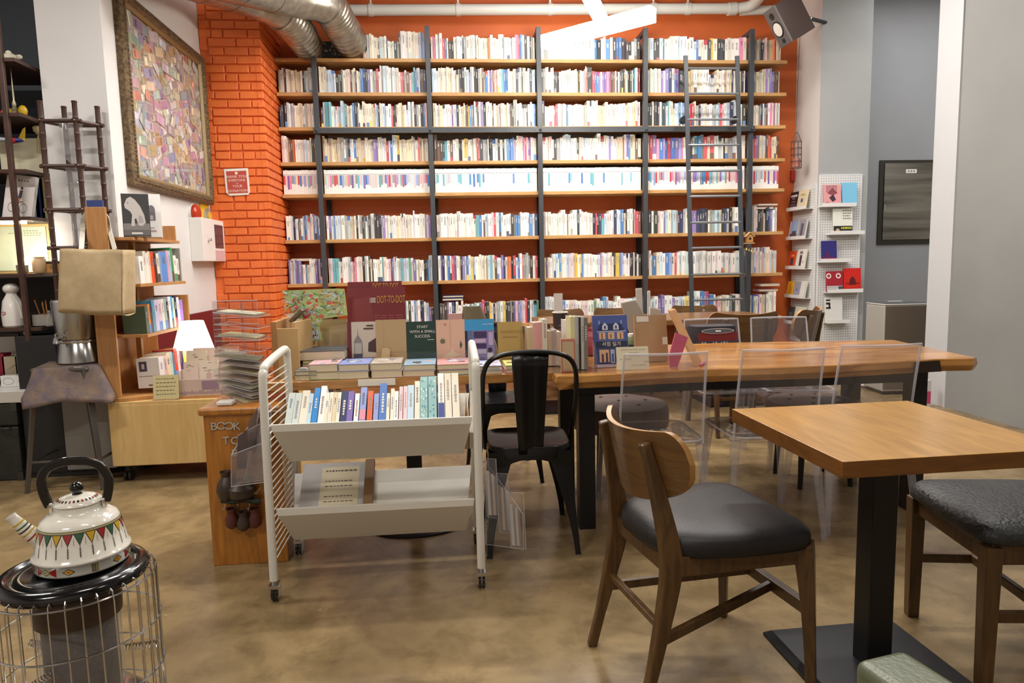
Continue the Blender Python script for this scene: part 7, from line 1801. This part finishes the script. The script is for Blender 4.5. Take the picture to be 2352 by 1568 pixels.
B(TRS((p.x+.01, 4.385, ES[5]+.001))).lathe([(.022, 0), (.024, .005), (.022, .05), (.008, .07), (.008, .085)], (0, 0, 0), 16).obj('bottle_glass', GLASS, t, smooth=True, world=True)
B(TRS((p.x+.01, 4.385, ES[5]+.001))).lathe([(.009, .083), (.009, .095), (.001, .096)], (0, 0, 0), 10).obj('stopper', CHROME, t, smooth=True, world=True)
# below: glass ornament, boxes and cups on a low shelf over the trunk
LZ = at(40, 860, y=4.55).z-.0
t = thing('low_shelf', 'dark plank shelf above the trunk inside the ornament stand', 'shelf', (-2.8, 4.65, .6))
B().box(-3.18, -2.36, 4.52, 4.9, LZ-.02, LZ).obj('plank', DARKW, t, world=True)
B().box(-3.18, -3.15, 4.52, 4.9, 0, LZ-.02).box(-2.39, -2.36, 4.54, 4.9, 0, LZ-.02).obj('support', DARKW, t, world=True)
for k, (u0, u1, v0, c, nm) in enumerate(((-10, 8, 812, '#b0304a', 'crimson box at the very edge'), (8, 38, 818, '#d8c8ac', 'cream box with a line drawing'), (38, 60, 815, '#b8a48c', 'tan box half behind the glass ornament'))):
    a, b_ = at(u0, 860, y=4.56), at(u1, v0, y=4.56)
    bb = B(); bb.box(a.x, b_.x-.003, 4.56, 4.64, LZ+.001, b_.z, 0, c)
    if k == 1:
        for q in range(5): bb.face([(a.x+.02+.015*q, 4.5594, LZ+.03+.008*q), (a.x+.035+.015*q, 4.5594, LZ+.032+.008*q), (a.x+.033+.015*q, 4.5594, LZ+.036+.01*q)], 0, '#6a5a50')
    tag(bb.obj('gift_box', MATTEC), nm+' on the low shelf above the trunk', 'box', 'boxes on the low shelf')
p = at(70, 855, y=4.5); zb2_ = at(70, 745, y=4.5).z
t = thing('glass_ornament', 'mirrored glass bag-shaped ornament standing before the small boxes', 'ornament', (p.x, 4.5, LZ))
MG = mat('mirrored_glass', '#c8ccd4', .08, .95, var='#7f8a9a', vscale=14, bump=.6, bscale=30)
H = zb2_-zt2
zt2b = LZ-.02
B().lathe([(.022, 0), (.03, .02), (.024, .09), (.042, H*.62), (.04, H*.72), (.006, H*.8), (.012, H*.88), (.004, H*.96), (.008, H)], (p.x, 4.49, zb2_-H), 10).obj('glass_body', MG, t, world=True, smooth=True, angle=25)
B().lathe([(.034, 0), (.03, .006), (.022, .01)], (p.x, 4.49, zb2_-H-.006), 12).obj('foot', MG, t, world=True)
t = thing('dark_frame', 'dark framed white picture leaning under the sixth shelf', 'picture', at(22, 815, y=4.7))
a, b_ = at(-8, 815, y=4.7), at(42, 765, y=4.7)
B().box(a.x, b_.x, 4.7, 4.715, LZ, b_.z).obj('frame', DARKW, t, world=True)
B().box(a.x+.015, b_.x-.02, 4.697, 4.7, LZ+.02, b_.z-.02).obj('picture_sheet', PAPERW, t, world=True)
p = at(110, 815, y=4.6)
for k in range(4):
    tag(B(TRS((p.x, 4.62, LZ+.001+k*.014))).lathe([(.03, 0), (.05, .008), (.052, .012), (.046, .012), (.028, .004), (.001, .004)], (0, 0, 0), 20).obj('black_dish', BLACKGL, smooth=True), ['lowest', 'second lowest', 'second highest', 'topmost'][k]+' black dish in the small stack behind the stool', 'dish', 'black dishes')
# ---- paraffin heater with guard
HX, HY, HZ = -.968, 1.80, .487
t = thing('paraffin_heater', 'black-topped paraffin heater inside a round chrome wire guard', 'heater', (HX, HY, 0))
B().lathe([(.02, -.018), (.155, -.018), (.168, -.010), (.17, .004), (.164, .016), (.15, .02), (.142, .012), (.128, .010), (.122, .015), (.112, .015), (.104, .009), (.001, .009)], (0, 0, HZ-.02), 64).obj('top_plate', BLACKGL, t, smooth=True, angle=50)
B().lathe([(.10, HZ-.13), (.102, HZ-.06), (.096, HZ-.045), (.09, HZ-.05), (.09, HZ-.12)], (0, 0, 0), 48).obj('burner_collar', mat('burner_brown', '#4a3a30', .4, .4), t, smooth=True)
B().lathe([(.088, HZ-.06), (.088, HZ-.04)], (0, 0, 0), 40).lathe([(.088, HZ-.04), (.06, HZ-.04)], (0, 0, 0), 40).obj('burner_head', BLACKST, t)
bb = B()
for k in range(36): a = 2*PI*k/36; bb.ball((.0885*math.cos(a), .0885*math.sin(a), HZ-.052), .0022, 5)
bb.obj('rivets', CHROME, t)
B().lathe([(.085, .14), (.085, HZ-.12)], (0, 0, 0), 48).obj('chimney_mesh', mat('heater_mesh', '#4a4034', .5, .5, var='#2c2824', vscale=90), t, smooth=True)
B().lathe([(.088, .14), (.094, .16), (.094, HZ-.14), (.088, HZ-.125)], (0, 0, 0), 48).obj('glass_chimney', GLASS, t, smooth=True)
B().lathe([(.14, .0), (.15, .02), (.15, .1), (.12, .13), (.09, .145), (.001, .145)], (0, 0, 0), 48).obj('tank', mat('tank_chrome', '#a8a8a4', .2, .9), t, smooth=True)
for k, (z, r) in enumerate(((HZ-.035, .183), (HZ-.16, .188), (HZ-.285, .188), (.09, .188))):
    B().tube([(r*math.cos(2*PI*q/60), r*math.sin(2*PI*q/60), z) for q in range(60)], .0026, 6, closed=True).obj('guard_ring', CHROME, t, smooth=True)
bb = B()
for k in range(34):
    a = 2*PI*(k+.4)/34; c, s_ = math.cos(a), math.sin(a)
    bb.tube([(.163*c, .163*s_, HZ-.033), (.172*c, .172*s_, HZ-.020), (.181*c, .181*s_, HZ-.024), (.185*c, .185*s_, HZ-.045), (.186*c, .186*s_, .02)], .0018, 5)
bb.obj('guard_bars', CHROME, t, smooth=True)
for a in (2.75, .1, 4.4):
    bb = B(); P_ = [((.1+.08*k/60)*math.cos(a)-.009*math.sin(k*1.05)*math.sin(a), (.1+.08*k/60)*math.sin(a)+.009*math.sin(k*1.05)*math.cos(a), HZ-.235+.009*math.cos(k*1.05)) for k in range(61)]
    bb.tube(P_, .0016, 5).obj('guard_spring', CHROME, t, smooth=True)
# ---- enamel kettle
KX, KY = -.962, 1.835; KZ = HZ-.004
t = thing('kettle', 'white enamel kettle patterned with coloured pennants on the heater', 'kettle', (KX, KY, KZ), math.radians(10))
ENA = mat('white_enamel', '#dcd8cc', .12, coat=.5)
R0, R1, Hb = .108, .088, .118
PR = [(.1, 0), (.107, .002), (.1085, .006), (.1085, .028), (.112, .031), (.1125, .034), (.111, .038), (.106, .041), (.098, .085), (.092, .112), (.085, .124), (.07, .134), (.058, .140), (.054, .148), (.0545, .156), (.05, .158)]
B().lathe(PR, (0, 0, 0), 64).obj('body', ENA, t, smooth=True, angle=60)
def rad(z):
    for (r0, z0_), (r1, z1_) in zip(PR, PR[1:]):
        if z0_ <= z <= z1_: return r0+(r1-r0)*(z-z0_)/(z1_-z0_ if z1_ > z0_ else 1)
    return .1
def surf(a, z, o=.0006): r = rad(z)+o; return (r*math.cos(a), r*math.sin(a), z)
bb = B()
def patch(pts, c, o=.0006, sub=5):     # polygon in (angle, z) laid on the body: split into triangles from its centre, fine in angle
    n_ = len(pts); ca = sum(p[0] for p in pts)/n_; cz = sum(p[1] for p in pts)/n_
    for k in range(n_):
        p0, p1 = pts[k], pts[(k+1) % n_]
        for j in range(sub):
            q0_ = (p0[0]+(p1[0]-p0[0])*j/sub, p0[1]+(p1[1]-p0[1])*j/sub); q1_ = (p0[0]+(p1[0]-p0[0])*(j+1)/sub, p0[1]+(p1[1]-p0[1])*(j+1)/sub)
            bb.face([surf(ca, cz, o), surf(q0_[0], q0_[1], o), surf(q1_[0], q1_[1], o)], 0, c)
def band(z0_, z1_, c, o=.0006, n_=72, a0=0, a1=2*PI):
    for k in range(n_):
        a, b2 = a0+(a1-a0)*k/n_, a0+(a1-a0)*(k+1)/n_; bb.face([surf(a, z0_, o), surf(b2, z0_, o), surf(b2, z1_, o), surf(a, z1_, o)], 0, c)
RD, GR, YE, DK = '#9c2420', '#2f5a3c', '#c8a024', '#26221e'
band(.106, .1075, DK); band(.1085, .1115, '#a8a060'); band(.112, .113, DK)
NP = 24
for k in range(NP):
    a = 2*PI*k/NP; hw_ = PI/NP*.97; c = (RD, GR, YE)[k % 3]
    patch([(a-hw_, .106), (a, .077), (a+hw_, .106)], DK, .0006, 4); patch([(a-hw_*.82, .1058), (a, .0805), (a+hw_*.82, .1058)], c, .0009, 4)
    patch([(a-.006, .078), (a-.006, .048), (a+.006, .048), (a+.006, .078)], DK, .0006, 2)
    for j in range(5): z = .05+j*.0045; patch([(a-.03, z+.004), (a, z), (a+.03, z+.004), (a, z+.002)], DK, .0008, 1)
    b2 = a+PI/NP; patch([(b2-.004, .098), (b2-.004, .078), (b2+.004, .078), (b2+.004, .098)], '#b89860', .0006, 1)
    for j in range(3): z = .08+j*.005; patch([(b2-.018, z+.003), (b2, z), (b2+.018, z+.003), (b2, z+.0015)], '#b89860', .0008, 1)
NB = 12
for k in range(NB):
    a = 2*PI*k/NB; h_ = PI/NB
    if k % 4 == 0:
        patch([(a-h_, .0275), (a-h_, .0065), (a-h_*.2, .017)], RD); patch([(a+h_, .0275), (a+h_, .0065), (a+h_*.2, .017)], RD)
        patch([(a-h_*.5, .017), (a, .0075), (a+h_*.5, .017), (a, .0265)], '#8f8a50', .0009); patch([(a-h_*.3, .017), (a, .0115), (a+h_*.3, .017), (a, .0225)], '#d8d2c0', .0012); patch([(a-h_*.14, .017), (a, .0145), (a+h_*.14, .017), (a, .0195)], '#7a3a20', .0015)
    elif k % 4 == 2:
        for o2 in (-.05, 0, .05): patch([(a+o2-.018, .027), (a+o2-.018, .007), (a+o2+.018, .007), (a+o2+.018, .027)], ('#6a4a24', '#4a5a34', '#8a6a2c')[int(o2*20)+1], .0008, 2)
    else:
        patch([(a-h_*.5, .017), (a, .0085), (a+h_*.5, .017), (a, .0255)], '#3a2a1c'); patch([(a-h_*.38, .017), (a, .0105), (a+h_*.38, .017), (a, .0235)], '#c89a2c', .0009); patch([(a-h_*.16, .017), (a, .0145), (a+h_*.16, .017), (a, .0195)], '#a8401c', .0012)
bb.obj('painted_pattern', mat('enamel_paint', '#ffffff', .15, attr=True, coat=.4), t)
B().lathe([(.0505, .156), (.056, .160), (.054, .165), (.042, .174), (.022, .180), (.012, .181)], (0, 0, 0), 48).obj('lid', ENA, t, smooth=True)
bb = B()
for k in range(30): a = 2*PI*k/30; r, z = .045, .1732; bb.box(0, 0, 0, 0, 0, 0) if False else bb.face([((r-.004)*math.cos(a-.05), (r-.004)*math.sin(a-.05), z+.0022), ((r+.003)*math.cos(a-.05), (r+.003)*math.sin(a-.05), z-.0008), ((r+.003)*math.cos(a+.05), (r+.003)*math.sin(a+.05), z-.0008), ((r-.004)*math.cos(a+.05), (r-.004)*math.sin(a+.05), z+.0022)], 0, (DK, RD, DK)[k % 3])
bb.obj('lid_pattern', mat('enamel_paint', '#ffffff', .15, attr=True), t)
B().lathe([(.012, .179), (.010, .184), (.0, .184)], (0, 0, 0), 20).ball((0, 0, .197), .0165, 20).obj('lid_knob', BLACKGL, t, smooth=True)
sp_ = smooth_path([(-.088, -.02, .08), (-.108, -.026, .103), (-.122, -.03, .124), (-.139, -.034, .150)], 5)
B().tube(sp_, [.021-.0095*k/15 for k in range(16)], 18).obj('spout', ENA, t, smooth=True)
B().tube([sp_[-1]-(sp_[-1]-sp_[-2])*1.2, sp_[-1]+(sp_[-1]-sp_[-2])*.2], .0128, 16).obj('spout_rim', ENA, t, smooth=True)
bb = B()
for j in range(5):
    i_ = 3+2*j; q = sp_[i_]; d_ = (sp_[i_+1]-sp_[i_-1]).normalized()
    bb.tube([q-d_*.002, q+d_*.002], .0215-.0095*i_/15, 14, col=(RD, YE, DK, GR, YE)[j])
bb.obj('spout_pattern', mat('enamel_paint', '#ffffff', .15, attr=True), t)
for sx in (-1, 1):
    B().box(sx*.06-.004, sx*.06+.004, -.010, .010, .128, .165).obj('handle_lug', ENA, t, bevel=.003)
HP = smooth_path([(-.064, 0, .153), (-.075, 0, .19), (-.077, 0, .225), (-.062, 0, .253), (-.03, 0, .266), (0, 0, .267), (.03, 0, .264), (.058, 0, .248), (.074, 0, .215), (.072, 0, .185), (.064, 0, .153)], 5)
B().tube(HP, .008, sq=(.013, .022)).obj('handle', BLACKGL, t, bevel=.004, seg=3)
for sx in (-1, 1): B().tube([(sx*.062, -.013, .158), (sx*.062, .013, .158)], .004, 8).obj('rivet', CHROME, t)
# ================================================================== light
def area(name, loc, size, power, col=(1, .93, .84), rot=(0, 0, 0), sy=None, spread=180):
    l = bpy.data.lights.new(name, 'AREA'); l.energy = power; l.color = col; l.shape = 'RECTANGLE'; l.size = size; l.size_y = sy or size
    l.spread = math.radians(spread)
    o = bpy.data.objects.new(name, l); COL.objects.link(o); o.location = loc; o.rotation_euler = rot; return o
def bulb(name, loc, power, col=(1, .98, .96), r=.12):
    l = bpy.data.lights.new(name, 'POINT'); l.energy = power; l.color = col; l.shadow_soft_size = r
    o = bpy.data.objects.new(name, l); COL.objects.link(o); o.location = loc
area('unseen_overhead_light', (1.0, 5.2, 3.9), 1.4, 55, (1, .97, .94))
area('unseen_overhead_light', (-.5, 5.0, 3.7), .9, 42, (1, .97, .94), sy=.1)
area('unseen_overhead_light', (2.7, 5.2, 3.7), .9, 45, (1, .97, .94), sy=.1)
area('unseen_overhead_light', (-.5, 3.5, 3.4), .9, 44, (1, .96, .91), sy=.1)
area('unseen_overhead_light', (2.3, 3.3, 3.4), .9, 44, (1, .96, .91), sy=.1)
area('unseen_overhead_light', (.2, .8, 3.4), .9, 30, (1, .92, .82), sy=.1)
area('unseen_overhead_light', (-2.7, 2.6, 3.4), .9, 50, (1, .95, .89), sy=.1)
area('unseen_overhead_light', (2.6, .4, 3.4), .9, 22, (1, .92, .82), sy=.1)
area('unseen_overhead_light', (5.2, 3.2, 3.6), .9, 45, (1, .98, .96), sy=.1)
area('unseen_overhead_light', (5.0, 5.9, 3.9), .8, 34, (1, .98, .96))  # added to brighten the grey recess wall, no known fixture
area('unseen_overhead_light', (-2.0, -.6, 3.4), .9, 60, (1, .95, .89), sy=.1)  # added as frontal fill for the left pier and the shelf stand
bulb('globe_light', at(62, 578, y=4.5)+Vector((0, -.06, .03)), 3.5, (1, .93, .82), .04)
W = bpy.data.worlds.new('world'); S.world = W; W.use_nodes = True
W.node_tree.nodes['Background'].inputs['Color'].default_value = (.9, .92, 1, 1); W.node_tree.nodes['Background'].inputs['Strength'].default_value = .12
S.view_settings.view_transform = 'Standard'; S.view_settings.look = 'None'; S.view_settings.exposure = 0.; S.view_settings.gamma = 1.
try:
    S.cycles.transparent_max_bounces = 32; S.cycles.max_bounces = 8
except Exception: pass
